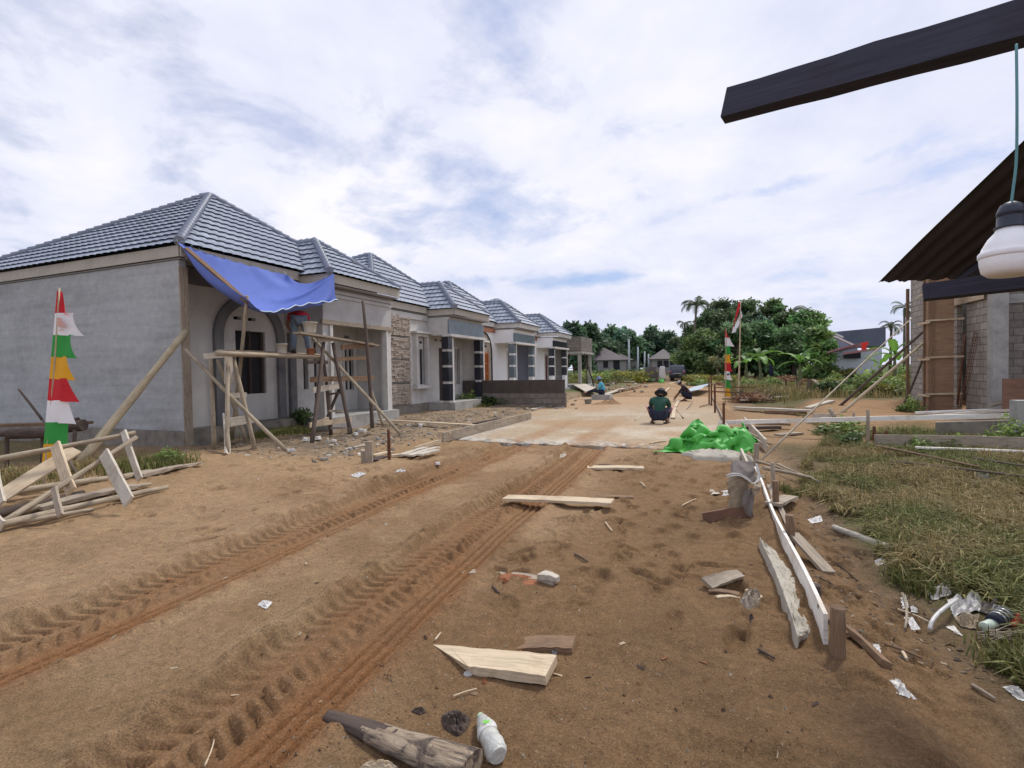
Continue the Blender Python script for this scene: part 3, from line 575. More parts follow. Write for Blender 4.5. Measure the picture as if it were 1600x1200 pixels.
for f in fq:
    for a, b in ((f[0], f[1]), (f[1], f[2]), (f[2], f[3]), (f[3], f[0])): edges[(a, b)] = 1
skirt = [(b, a, a+nb, b+nb) for (a, b) in edges if (b, a) not in edges]
nn1 = fbm(SX/1.1, SYm/1.4, 4, 0); nn2 = fbm(SX/0.3, SYm/0.3, 4, 3)
sc_ = np.zeros(SX.shape+(3,))+np.array((0.37, 0.29, 0.195)); sc_ = mixc(sc_, (0.46, 0.39, 0.295), sm(0.46, 0.68, nn1)*sm(22, 12, SYm)); sc_ = mixc(sc_, (0.36, 0.24, 0.14), sm(0.40, 0.56, fbm(SX/2.5+3, SYm/4, 3, 1))*0.85)
sc_ = mixc(sc_, (0.44, 0.43, 0.39), sm(-4.6, -5.3, SX)*sm(16, 10, SYm)*0.6)
for fn in (lambda y: -3.78+0*y, lambda y: -2.55-0.02*(y-10)): sc_ = mixc(sc_, (0.30, 0.175, 0.09), sm(0.34, 0.1, np.abs(SX-fn(SYm)))*sm(17, 10, SYm)*(0.4+0.6*nn2))
rough_edge = sm(0.7, 0.1, SYm-y0s); sc_ = mixc(sc_, (0.19, 0.175, 0.155), rough_edge*sm(0.5, 0.62, fbm(SX*11, SYm*11, 3, 2))*0.8); sc_ = mixc(sc_, (0.50, 0.48, 0.43), rough_edge*sm(0.55, 0.66, fbm(SX*9+4, SYm*9, 3, 5))*0.8)
sc_ = mixc(sc_, (0.38, 0.255, 0.15), sm(15, 24, SYm)*0.85)
slab = link_mesh('concrete_road', raw_mesh('concrete_road', np.concatenate((np.stack((SX, SYm, SZ), -1).reshape(-1, 3), bot)), np.concatenate((fq, np.array(skirt))), np.concatenate((sc_.reshape(-1, 3),)*2), 'slab', False))
tag(slab, 'dusty new concrete road slab with a broken near edge', 'road', kind='structure')

# ---------------------------------------------------------------- houses
def tile_face(poly, mb, m=0, pitch=0.235, course=0.31, step=0.045):
    poly = [Vector(p) for p in poly]; e = (poly[1]-poly[0]).normalized(); n = (poly[1]-poly[0]).cross(poly[-1]-poly[0]).normalized(); t = n.cross(e); o = poly[0]
    q = [((p-o).dot(e), (p-o).dot(t)) for p in poly]; s0, s1 = min(a for a, b in q), max(a for a, b in q); T = max(b for a, b in q)
    nsx = int((s1-s0)/pitch*6)+2; S = np.linspace(s0, s1, nsx); w = 0.034*np.abs(np.sin(np.pi*S/pitch))**0.75
    rows = []; k = 0
    while k*course < T:
        rows.append((k*course-0.035, step)); rows.append(((k+1)*course, 0.0)); k += 1
    bm = bmesh.new(); pv = None
    for (tt, hh) in rows:
        cur = [bm.verts.new(o+e*float(S[i])+t*(tt-0.045*float(w[i]/0.034-0.3)*(1 if hh else 0))+n*(hh+float(w[i]))) for i in range(nsx)]
        if pv:
            for i in range(nsx-1): bm.faces.new((pv[i], pv[i+1], cur[i+1], cur[i]))
        pv = cur
    N = len(poly)
    for i in range(1, N):
        a, b = poly[i], poly[(i+1) % N]
        if (b-a).length < 1e-4: continue
        inw = n.cross(b-a).normalized()
        bmesh.ops.bisect_plane(bm, geom=bm.verts[:]+bm.edges[:]+bm.faces[:], plane_co=a-inw*0.01, plane_no=-inw, clear_outer=True, dist=1e-5)
    bm.verts.index_update(); mb.add([v.co for v in bm.verts], [[v.index for v in f.verts] for f in bm.faces], m); bm.free()
    return mb
def ridge(mb, a, b, r=0.088):
    a = Vector(a); b = Vector(b); n = max(2, int((b-a).length/0.22)); pts = []; rs = []
    for i in range(n):
        pts += [a.lerp(b, i/n), a.lerp(b, (i+0.93)/n)]; rs += [r*1.18, r*0.84]
    return mb.tube(pts, rs, 10, 0)
W = 6.2; X0 = -10.0
HOUSES = [
 dict(y0=7.1, ez=4.14, az=6.48, ax=-13.0, pz=4.02, qz=5.32, qx=-10.75, px=-8.9, label='grey plastered house with a blue tarpaulin tied under its tiled eave'),
 dict(y0=13.3, ez=3.90, az=6.05, ax=-12.35, pz=3.80, qz=5.0, qx=-10.2, px=-8.72, label='grey house with a stacked stone column and black tiled porch pillars'),
 dict(y0=19.5, ez=3.86, az=5.95, ax=-12.35, pz=3.78, qz=5.03, qx=-10.2, px=-8.62, label='white house with a tall arched window panel and grey porch fascia'),
 dict(y0=25.7, ez=3.80, az=5.85, ax=-12.35, pz=3.72, qz=4.95, qx=-10.2, px=-8.6, label='last tiled white house, with a black fascia band on its porch'),
]
EY, EX, EZ3 = Vector((0, 1, 0)), Vector((1, 0, 0)), Vector((0, 0, 1))
FL = 0.40
def opening_frame(parent, x, y0, y1, z0, z1, w, mat, d=0.10, mull=0, name='window_frame', bars=0):
    f = MB()
    f.box(x-0.02, x+d, y0-w, y0, z0, z1); f.box(x-0.02, x+d, y1, y1+w, z0, z1); f.box(x-0.02, x+d, y0-w, y1+w, z1, z1+w)
    for k in range(mull): c = y0+(y1-y0)*(k+1)/(mull+1); f.box(x-0.06, x-0.01, c-0.03, c+0.03, z0, z1)
    for k in range(bars): c = z0+(z1-z0)*(k+1)/(bars+1); f.box(x-0.055, x-0.005, y0, y1, c-0.02, c+0.02)
    return f.build(name, mat, parent)
def house(i, H):
    y0, y1 = H['y0'], H['y0']+W; ez, az, ax, pz, qz, qx, px = (H[k] for k in ('ez', 'az', 'ax', 'pz', 'qz', 'qx', 'px'))
    root = thing('tiled_house', H['label'], 'house', (X0, y0, 0), 'row of houses along the left of the street')
    ym, yp, yq = y0+3.1, y0+3.1, y0+4.65
    A, B, P = Vector((-9.85, y0-0.06, ez)), Vector((-9.85, y1-0.10, ez)), Vector((ax, y0+3.1, az)); Cc, Dd = Vector((-19.2, y0-0.06, ez)), Vector((-19.2, y1-0.1, ez))
    E, F = Vector((px, yp, pz)), Vector((px, y1-0.04, pz)); Q = Vector((qx, yq, qz)); Rr = Vector((-12.4, yq, qz)); S_, T_ = Vector((-12.4, yp, pz)), Vector((-12.4, y1-0.04, pz))
    rf = MB(); tile_face((A, B, P), rf); tile_face((Cc, A, P), rf); tile_face((E, F, Q), rf); tile_face((S_, E, Q, Rr), rf); tile_face((F, T_, Rr, Q), rf); tile_face((B, Dd, P), rf)
    rf.quad(Dd, Cc, P, P); roof = rf.build('roof', 'tile', root, fix=False)
    rd = MB()
    for a, b in ((A, P), (B, P), (E, Q), (F, Q), (Q, Rr), (Cc, P)): ridge(rd, a+EZ3*0.05, b+EZ3*0.05)
    rd.build('ridge_cap', 'ridge', roof)
    fh = 0.22; fa = MB()
    fa.box(-9.90, -9.86, y0-0.02, yp-0.01, ez-fh-0.02, ez-0.02); fa.box(-19.1, -9.905, y0-0.05, y0-0.02, ez-fh-0.02, ez-0.02)
    fa.box(px-0.06, px-0.02, yp+0.04, y1-0.06, pz-fh, pz); fa.box(-11.2, px-0.065, yp+0.01, yp+0.04, pz-fh, pz)
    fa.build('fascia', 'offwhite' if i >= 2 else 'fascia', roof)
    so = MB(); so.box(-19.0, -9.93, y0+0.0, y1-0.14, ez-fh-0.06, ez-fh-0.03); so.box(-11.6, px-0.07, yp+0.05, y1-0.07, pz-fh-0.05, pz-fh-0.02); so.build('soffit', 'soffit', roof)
    top = ez-fh-0.07; ptop = pz-fh-0.06
    wm = 'white' if i >= 2 else 'plaster'; bx = px-0.32                     # porch beam plane
    fx = -10.5 if i == 0 else -9.95                                            # plane of the left half of the front
    # ---- walls
    w = MB(); fin = -10.0 if i == 0 else fx
    w.wall((0, y0+0.02, 0), -EX, -EY, (-fin, 19.0), (FL, top), (), 0.15)
    w.wall((0, y1-0.12, 0), -EX, -EY, (-fx+0.14, 19.0), (FL, top if i else ptop), (), 0.10)
    pw = MB(); pw.wall((0, y1-0.12, 0), -EX, -EY, (-bx+0.24, -fx-0.003), (FL, ptop), (), 0.10); pw.build('porch_side_wall', ['plaster_pale', 'plaster_pale', 'bluegrey', 'conc'][i], root)
    w.wall((-19.0, 0, 0), EY, -EX, (y0+0.2, y1-0.25), (FL, top), (), 0.12)
    wa = w.build('wall', ['plaster_side' if i == 0 else wm], root)
    if i == 0:
        hl = [(8.79, 9.65, 1.06, 2.58), (8.76, 8.98, 2.83, 2.91), (9.16, 9.38, 2.83, 2.91)]
    elif i == 1: hl = [(y0+2.32, y0+2.95, 1.08, 2.80)]
    else: hl = [(y0+3.02-0.55, y0+3.06-0.5, 1.2, 1.21)] if False else []
    if i >= 2: hl = [(y0+(1.55), y0+2.15, 1.05, 2.45)]
    bkx = fx
    dh = [[(y0+4.2, y0+4.62, FL+0.01, 2.40), (y0+5.46, y0+5.86, 1.02, 2.30)], [(y0+4.02, y0+4.80, FL+0.01, 2.45), (y0+5.3, y0+5.7, 1.0, 2.45)], [(y0+4.80, y0+5.48, FL+0.01, 2.46), (y0+5.60, y0+5.90, 1.0, 2.46)], [(y0+4.75, y0+5.4, FL+0.01, 2.56), (y0+5.55, y0+5.85, 1.0, 2.56)]][i]
    vents = [(y0+5.5, y0+5.72, 2.60, 2.68)] if i == 0 else [(a, a+0.2, 2.70, 2.78) for a in (dh[0][0]-0.3, dh[0][0]+0.1, dh[0][0]+0.5)]
    ex = [(y0+3.80, y0+3.98, 1.10, 2.10)] if i == 0 else []
    w2 = MB(); w2.wall((fx, 0, 0), EY, EX, (y0+0.18, y1-0.13), (FL, ptop), hl+dh+vents+ex, 0.14); w2.build('front_wall', ['plaster_pale' if i < 2 else wm], root)
    ins = MB(); ins.box(fx-1.6, fx-1.5, y0+0.3, yp+0.3, FL, top-0.1); ins.box(fx-1.6, fx-1.5, yp+0.31, y1-0.4, FL, ptop-0.1); ins.box(-12.8, fx-0.2, y0+0.3, y1-0.4, FL-0.1, FL-0.02); ins.build('inner_wall', 'dark', root)  # near-black backing puts the rooms' darkness into its colour
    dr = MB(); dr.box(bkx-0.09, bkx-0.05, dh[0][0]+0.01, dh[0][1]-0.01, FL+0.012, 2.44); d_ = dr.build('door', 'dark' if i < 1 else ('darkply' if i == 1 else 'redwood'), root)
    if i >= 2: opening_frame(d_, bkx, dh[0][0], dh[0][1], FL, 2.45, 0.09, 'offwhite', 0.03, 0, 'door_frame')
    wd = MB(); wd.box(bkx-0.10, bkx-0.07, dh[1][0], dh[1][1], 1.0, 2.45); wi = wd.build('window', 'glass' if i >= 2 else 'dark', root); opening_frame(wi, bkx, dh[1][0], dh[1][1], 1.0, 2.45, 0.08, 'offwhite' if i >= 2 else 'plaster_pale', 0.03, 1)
    # ---- foundation and porch floor
    fo = MB(); fo.box(-19.05, fin+0.03, y0-0.02, yp+0.05, -0.5, FL-0.004); fo.build('foundation', 'found', root)
    pf = MB(); pf.box(-19.0, px-0.10, yp+0.06, y1-0.1, -0.5, FL+0.0); pf.build('porch_floor', 'conc', root)
    # ---- porch beams and posts
    bb, bt = (2.80 if i == 0 else 2.86), ptop
    bm_ = MB(); bm_.box(bx-0.18, bx, yp+0.08, y1-0.1, bb, bt); bm_.box(fx+0.002 if i == 0 else fx+0.002, bx-0.182, yp+0.08, yp+0.26, bb, bt); beam = bm_.build('porch_beam', wm if i != 1 else 'plaster_pale', root)
    if i == 0:
        tr = MB(); tr.box(bx+0.0, bx+0.07, yp-0.02, y1-0.12, bb-0.02, bb+0.09); tr.build('beam_trim', 'wood_grey', beam)
        cr = MB(); cr.box(bx+0.0, bx+0.05, yp+0.05, y1-0.1, bt-0.14, bt-0.06); cr.box(bx+0.0, bx+0.03, yp+0.05, y1-0.1, bt-0.25, bt-0.16); cr.build('cornice', 'plaster', beam)
    for k, py in enumerate((yp+0.17, y1-0.24)):
        po = MB(); hw = 0.11 if i == 0 else 0.15
        po.box(bx-0.24, bx-0.005, py-hw, py+hw, FL, bb); pt = po.build('porch_post', ['plaster_pale' if i < 2 else 'white'], root)
        if i == 0:
            tp = MB(); tp.box(bx-0.09, bx+0.045, py+hw+0.001, py+hw+0.10, FL, bb-0.03) if k == 0 else tp.box(bx-0.12, bx+0.05, py-hw-0.07, py-hw-0.001, FL-0.1, bb-0.03); tp.build('post_trim', 'offwhite', pt)
        else:
            tl = MB(); gaps = [FL+0.02, 1.12, 1.72, 2.3, bb-0.02] if i == 1 else [FL+0.75, 1.75, 2.30, bb-0.02]
            for a, b in zip(gaps, gaps[1:]): tl.box(bx-0.26, bx+0.02, py-hw-0.02, py+hw-0.03, a+0.05, b-0.04)
            tl.build('tile_cladding', ('blacktile', 'greytile', 'blacktile')[i-1], pt)
            st = MB(); st.box(bx-0.10, bx+0.03, py+hw-0.02, py+hw+0.07, FL, bb-0.04); st.build('post_trim', 'offwhite', pt)
    if i >= 1:
        cl = MB(); mt_ = ('greytile', 'greytile', 'blacktile')[i-1]
        cl.box(bx+0.002, bx+0.05, yp+0.02, y1-0.1, bb+0.04, bt-(0.10 if i == 1 else 0.18)); cl.build('fascia_tile', mt_, beam)
        lip = MB(); lip.box(bx-0.2, bx+0.16, yp-0.02, y1-0.05, bb-0.06, bb+0.035); lip.build('beam_lip', 'offwhite' if i > 1 else 'plaster_pale', beam)
        co = MB(); co.box(fx+0.002, fx+0.06, y0+0.3, yp+0.06, top-0.22, top-0.02); co.build('cornice', 'terracotta' if i >= 2 else 'plaster', wa)
    # ---- particular fronts
    if i == 0:
        ar = MB(); yc, zs, Ri, Ro, xx = 9.20, 2.42, 0.78, 1.0, fx
        for sg in (-1, 1): a, b = sorted((yc+sg*Ri, yc+sg*Ro)); ar.box(xx+0.001, xx+0.09, a, b, FL-0.02, zs)
        arc = [(yc+Rr_*math.cos(t), zs+Rr_*math.sin(t)) for Rr_, ts in ((Ro, np.linspace(0, math.pi, 25)), (Ri, np.linspace(math.pi, 0, 25))) for t in ts]
        for k in range(24):
            q = [arc[k], arc[k+1], arc[48-k], arc[49-k]]; ar.prism([(xx+0.001, a, b) for a, b in q], (0.089, 0, 0))
        ar.build('arch_moulding', 'plaster_wet', root)
        pl = MB(); pl.box(fx+0.001, fx+0.10, 10.36, 10.56, FL-0.02, 2.6); pl.box(fx+0.001, fx+0.06, y0+0.2, y0+0.42, FL-0.02, top-0.02); pl.box(fx+0.001, fx+0.05, y0+0.43, yp, top-0.36, top-0.01); pl.build('pilaster', 'plaster_wet', root)
        fb = MB(); fb.plank((-9.975, y0+0.09, 0.10), (-9.975, y0+0.09, 3.72), 0.17, 0.03, (1, 0, 0), 10, 0.006); fb.build('corner_board', 'wood_grey', root)
        wn_ = MB(); wn_.box(fx-0.12, fx-0.10, 8.79, 9.65, 1.06, 2.58); wo = wn_.build('window', 'dark', root)
        fr = MB(); fr.box(fx-0.09, fx-0.03, 9.20, 9.245, 1.06, 2.58); fr.box(fx-0.09, fx-0.03, 9.56, 9.60, 1.06, 2.58); fr.box(fx-0.09, fx-0.03, 8.79, 8.83, 1.06, 2.58); fr.build('window_frame', 'wood_dark', wo)
        stp = MB(); stp.box(-10.4, -9.55, 10.2, 10.95, -0.3, 0.22); stp.box(-10.42, -9.3, 10.1, 11.1, -0.3, 0.06); stp.build('step', 'found', root)
    elif i == 1:
        rs_ = random.Random(3)
        for k in range(4):
            z0_ = 0.42+k*0.775; pn = MB(); pn.box(fx+0.001, fx+0.03, y0+0.42, y0+1.98, z0_, z0_+0.745, 1)
            z = z0_+0.02
            while z < z0_+0.70:
                hh = rs_.uniform(0.04, 0.085); y = y0+0.44
                while y < y0+1.94:
                    ww = min(rs_.uniform(0.12, 0.42), y0+1.965-y); pn.box(fx+0.02, fx+0.04+rs_.uniform(0, 0.055), y, y+ww-0.008, z, min(z+hh, z0_+0.735)-0.007); y += ww
                z += hh
            pn.build('stone_panel', ['stone', 'stonegap'], root)
        wb = MB(); wb.box(fx-0.12, fx-0.10, y0+2.32, y0+2.95, 1.08, 2.8); wo = wb.build('window', 'dark', root)
        opening_frame(wo, fx, y0+2.32, y0+2.95, 1.08, 2.80, 0.10, 'plaster_pale', 0.16, 1)
        vp = MB(); vp.box(fx-0.07, fx-0.03, y0+2.33, y0+2.94, 2.36, 2.79); vp.box(fx-0.031, fx-0.027, y0+2.42, y0+2.58, 2.56, 2.65, 1); vp.box(fx-0.031, fx-0.027, y0+2.70, y0+2.86, 2.56, 2.65, 1); vp.build('vent_panel', ['plaster_pale', 'dark'], wo)
        sh = MB(); sh.box(fx+0.001, fx+0.24, y0+2.12, y0+3.14, 0.94, 1.06); sh.build('window_sill', 'plaster_pale', wo)
        hd = MB(); hd.box(fx+0.001, fx+0.26, y0+2.08, y0+3.18, 2.905, 2.97); hd.build('window_hood', 'plaster_pale', wo)
    else:
        yc = y0+1.85; gv = MB()
        for k in range(11): gv.box(fx+0.001, fx+0.02, y0+0.3, yp+0.06, 0.45+k*0.28, 0.45+k*0.28+0.262)
        gv.build('grooved_cladding', 'white', root)
        if i == 2:
            zs = 2.35; pa = [(yc-0.82, 0.45)]+[(yc-0.82*math.cos(t), zs+0.95*math.sin(t)) for t in np.linspace(0, math.pi, 21)]+[(yc+0.82, 0.45)]
            ap = MB(); ap.prism([(fx+0.021, a, b) for a, b in pa], (0.04, 0, 0)); an = ap.build('arch_panel', 'stone', root)
            rim = MB(); rim.tube([(fx+0.06, a, b) for a, b in pa], 0.05, 6); rim.build('arch_rim', 'blacktile', an)
            gl = MB(); gl.box(fx+0.062, fx+0.07, yc-0.36, yc+0.36, 1.0, 2.32); go = gl.build('window', 'redwood', root)
            fr = MB()
            for a in np.linspace(-0.36, 0.36, 5): fr.box(fx+0.07, fx+0.11, yc+a-0.035, yc+a+0.035, 0.97, 2.36)
            for b in (0.98, 1.42, 1.88, 2.33): fr.box(fx+0.07, fx+0.105, yc-0.36, yc+0.36, b-0.035, b+0.035)
            fr.build('window_frame', 'orange', go)
            vv = MB(); vv.box(fx+0.061, fx+0.068, yc-0.25, yc-0.06, 2.62, 2.72); vv.box(fx+0.061, fx+0.068, yc+0.06, yc+0.25, 2.62, 2.72); vv.build('vent', 'dark', an)
            hh = MB(); hh.box(fx+0.062, fx+0.14, yc-0.5, yc+0.5, 2.85, 2.93); hh.build('window_hood', 'offwhite', an)
    return root
for i, H in enumerate(HOUSES): house(i, H)

# ---------------------------------------------------------------- small cloth solver, used for the two tarpaulins
def cloth_links(n, m, X):
    idx = np.arange(n*m).reshape(n, m); links = []
    def add(a, b, k):
        r_, c_ = min(a.shape[0], b.shape[0]), min(a.shape[1], b.shape[1])
        if r_ and c_: links.append((a[:r_, :c_].ravel(), b[:r_, :c_].ravel(), k))
    for o in (0, 1):
        add(idx[o:-1:2], idx[o+1::2], 1.0); add(idx[:, o:-1:2], idx[:, o+1::2], 1.0)
        for q in (0, 1): add(idx[o:-1:2, q:-1:2], idx[o+1::2, q+1::2], 0.6); add(idx[o:-1:2, q+1::2], idx[o+1::2, q:-1:2], 0.6)
    for o in range(4): add(idx[o:-2:4], idx[o+2::4], 0.0); add(idx[:, o:-2:4], idx[:, o+2::4], 0.0)
    return [(a, b, k, np.linalg.norm(X[a]-X[b], axis=1)) for a, b, k in links]
def drape(X, n, m, steps, bend, floor=None, pin=(), it=8, damp=0.95, apart=0.0, slack=1.0, grip=0.96, jitter=0.002):
    """hang or drop an n x m cloth grid: stretch and bend links, an optional height function under it, cloth pushed apart from itself"""
    links = [(a, b, k or bend, r*slack) for a, b, k, r in cloth_links(n, m, X)]; dt = 1/60; hold = X.copy(); X = X.copy(); V = np.zeros_like(X)
    w = np.ones(len(X)); w[list(pin)] = 0; gij = np.stack(np.unravel_index(np.arange(n*m), (n, m)), 1); X += np.random.default_rng(0).normal(0, jitter, X.shape)*w[:, None]
    share = [((k*w[a]/np.maximum(w[a]+w[b], 1e-9))[:, None], (k*w[b]/np.maximum(w[a]+w[b], 1e-9))[:, None]) for a, b, k, r in links]
    for s in range(steps):
        V[:, 2] -= 9.8*dt; V *= damp; V *= np.minimum(1, 2.5/np.maximum(np.linalg.norm(V, axis=1, keepdims=True), 1e-6)); Y = X+V*dt*w[:, None]
        for _ in range(it):
            for (a, b, k, r), (sa, sb) in zip(links, share):
                d = Y[b]-Y[a]; l = np.sqrt((d*d).sum(1))+1e-9; d *= ((l-r)/l)[:, None]; Y[a] += d*sa; Y[b] -= d*sb
        if apart and s % 5 == 4:
            for c0 in range(0, len(Y), 400):
                near = np.abs(Y[c0:c0+400, None, 2]-Y[None, :, 2]) < apart
                near &= np.abs(Y[c0:c0+400, None, 0]-Y[None, :, 0]) < apart
                ii, jj = np.nonzero(near); ii = ii+c0; D = Y[ii]-Y[jj]; l = np.sqrt((D*D).sum(1)); q = (l < apart) & (np.abs(gij[ii]-gij[jj]).max(1) > 2)
                np.add.at(Y, ii[q], (0.4*(apart-l[q])/np.maximum(l[q], 1e-5))[:, None]*D[q]*0.6)
        if floor is not None:
            hz = floor(Y[:, 0], Y[:, 1])+0.008; c = Y[:, 2] < hz; Y[c, 2] = hz[c]; Y[c, :2] = X[c, :2]*grip+Y[c, :2]*(1-grip)
        Y[w == 0] = hold[w == 0]; V = (Y-X)/dt; X = Y
    return X.reshape(n, m, 3)
def heap_cloth(N=66):
    def lumps(x, y):
        h = np.zeros_like(x)
        for bx, by, r_, a in ((-.24, .16, .24, .36), (.18, .12, .31, .27), (.02, -.12, .31, .20), (.50, .04, .24, .29), (-.42, -.06, .24, .12)): h = np.maximum(h, a*np.clip(1-((x-bx)**2+(y-by)**2)/r_**2, 0, 1)**.8)
        return h
    u, v = np.meshgrid(np.linspace(0, 1, N), np.linspace(0, 1, N), indexing='ij'); x, y = (u-.5)*1.42, (v-.5)*1.0
    w = .095*np.sin(u*36+3*np.sin(v*5))+.095*np.sin(v*29+2.6*np.sin(u*6)+1)+.04*np.sin((u+v)*25)+.05*np.sin((u*1.3-v)*17)
    k, rr = np.maximum(np.abs(u-.5), np.abs(v-.5))*2, np.hypot(u-.5, v-.5)*2; s = np.where(rr > 0, .25+.75*k/np.maximum(rr, 1e-6), 1); x, y = x*s, y*s
    return drape(np.stack((x, y, lumps(x, y)+.20+w), -1).reshape(-1, 3), N, N, 110, .09, lumps, apart=.02)

# ---------------------------------------------------------------- other buildings and walls
def house_unfinished():
    r = thing('unfinished_house', 'bare block porch on thin concrete columns past the last white house', 'house', (-9.2, 34.4, 0.3))
    b = MB()
    b.box(-10.4, -8.3, 33.2, 33.32, 2.72, 3.72); b.box(-8.42, -8.3, 33.325, 36.4, 2.72, 3.72); b.build('parapet', 'blockdark', r)
    s = MB(); s.box(-10.4, -8.2, 33.1, 36.5, 2.58, 2.715); s.build('slab', 'conc', r)
    for (x, y) in ((-8.45, 33.3), (-8.45, 36.2), (-10.2, 33.3), (-10.2, 36.2)):
        c = MB(); c.box(x-0.1, x+0.1, y-0.1, y+0.1, 0.2, 2.575); c.build('column', 'conc', r)
    f = MB(); f.box(-10.5, -8.1, 33.0, 36.6, 0.1, 0.5); f.build('floor', 'conc', r)
    t = MB()
    for (a, c) in (((-8.0, 33.4, .4), (-8.4, 34.6, 2.6)), ((-8.0, 35.4, .4), (-8.3, 34.0, 2.6)), ((-9.6, 33.5, .4), (-9.2, 33.6, 2.6))): t.pole(a, c, 0.05)
    t.plank((-9.4, 33.0, 1.6), (-7.9, 35.2, 1.65), 0.14, 0.03); t.build('prop', 'wood_dark', r)
house_unfinished()
def fence_wall():
    r = thing('block_wall', 'low grey block wall running out from the arched white house', 'wall', (-7.5, 19.3, 0.2))
    w = MB(); w.box(-9.9, -5.45, 19.22, 19.34, -0.1, 0.62); w.build('lower_course', 'blockdark', r)
    w = MB(); w.box(-9.9, -5.5, 19.215, 19.345, 0.624, 1.14); w.build('upper_course', mottled('dark_render', (0.085, 0.07, 0.062), 0.3, 3, 0.95, 0.4, 18), r)  # upper course in a darker render colour than the blocks below
fence_wall()
def far_house(name, label, c, wd, dp, hw, hr, ang, wallm, n=1, group=None):
    r = thing(name, label, 'house', c, group); c = Vector(c); q = Matrix.Rotation(ang, 3, 'Z')
    T = lambda x, y, z: c+q @ Vector((x, y, z))
    w = MB()
    def qb(mb, x0, x1, y0, y1, z0, z1, m=0):
        v = [T(x, y, z) for z in (z0, z1) for y in (y0, y1) for x in (x0, x1)]
        mb.add(v, [(0, 2, 3, 1), (4, 5, 7, 6), (0, 1, 5, 4), (2, 6, 7, 3), (0, 4, 6, 2), (1, 3, 7, 5)], m)
    qb(w, -wd/2, wd/2, -dp/2, dp/2, -0.6, hw); w.build('wall', wallm, r)
    rf = MB(); e = 0.45
    rf.add([T(-wd/2-e, -dp/2-e, hw), T(wd/2+e, -dp/2-e, hw), T(wd/2+e, dp/2+e, hw), T(-wd/2-e, dp/2+e, hw), T(0, -dp*0.12, hw+hr), T(0, dp*0.12, hw+hr)], [(0, 1, 4), (1, 2, 5, 4), (2, 3, 5), (3, 0, 4, 5), (3, 2, 1, 0)]); rf.build('roof', 'brownroof', r)
    d = MB(); qb(d, wd*0.22, wd*0.36, -dp/2-0.06, -dp/2-0.02, -0.5, 2.1); d.build('door', 'dark', r)
    for s in (-0.2, 0.05):
        d = MB(); qb(d, wd*s-0.4, wd*s+0.4, -dp/2-0.05, -dp/2-0.02, 0.9, 2.0); d.build('window', 'dark', r)
    return r
def pd(px, py, d): p = dep(px, py, d); return p
# far row: three stepped hip roofs and one by the road
for k, (px, d, lb) in enumerate(((944, 92, 'far brown-roofed house at the near left end of its stepped row'), (955, 101, 'middle brown-roofed house of the far stepped row'), (966, 110, 'brown-roofed house at the far end of the stepped row'))):
    p = dep(px, 579, d); far_house('brown_roof_house', lb, (p.x, p.y, float(hgt(p.x, p.y))+0.3), 7.6, 8, 2.2, 2.3, rad(10), 'farwall', group='far row of brown-roofed houses')
p = dep(1036, 579, 88); far_house('brown_roof_house', 'pale grey house with a pyramid roof beyond the parked car', (p.x, p.y, float(hgt(p.x, p.y))+0.2), 4.0, 5.0, 2.3, 1.7, rad(12), 'farwall')
# electric poles
for k, (px, d, hh, lb) in enumerate(((983, 80, 'a', 'tallest pale utility pole left of the pyramid-roofed house'), (997, 84, 'b', 'second pale utility pole from the left beyond the road'), (1007.5, 88, 'c', 'third pale utility pole from the left beyond the road'), (1013.5, 92, 'd', 'shortest and farthest pale utility pole beyond the road'))):
    p = dep(px, 579, d); z = float(hgt(p.x, p.y)); hh = dep(px, {'a': 530, 'b': 542, 'c': 549, 'd': 553}[hh], d).z-z; m = MB(); m.tube([(p.x, p.y, z), (p.x, p.y, z+hh*0.5), (p.x, p.y, z+hh)], [0.17, 0.15, 0.12], 10)
    o = solo(m, 'utility_pole', 'utility', lb, 'pole', group='utility poles beyond the road')
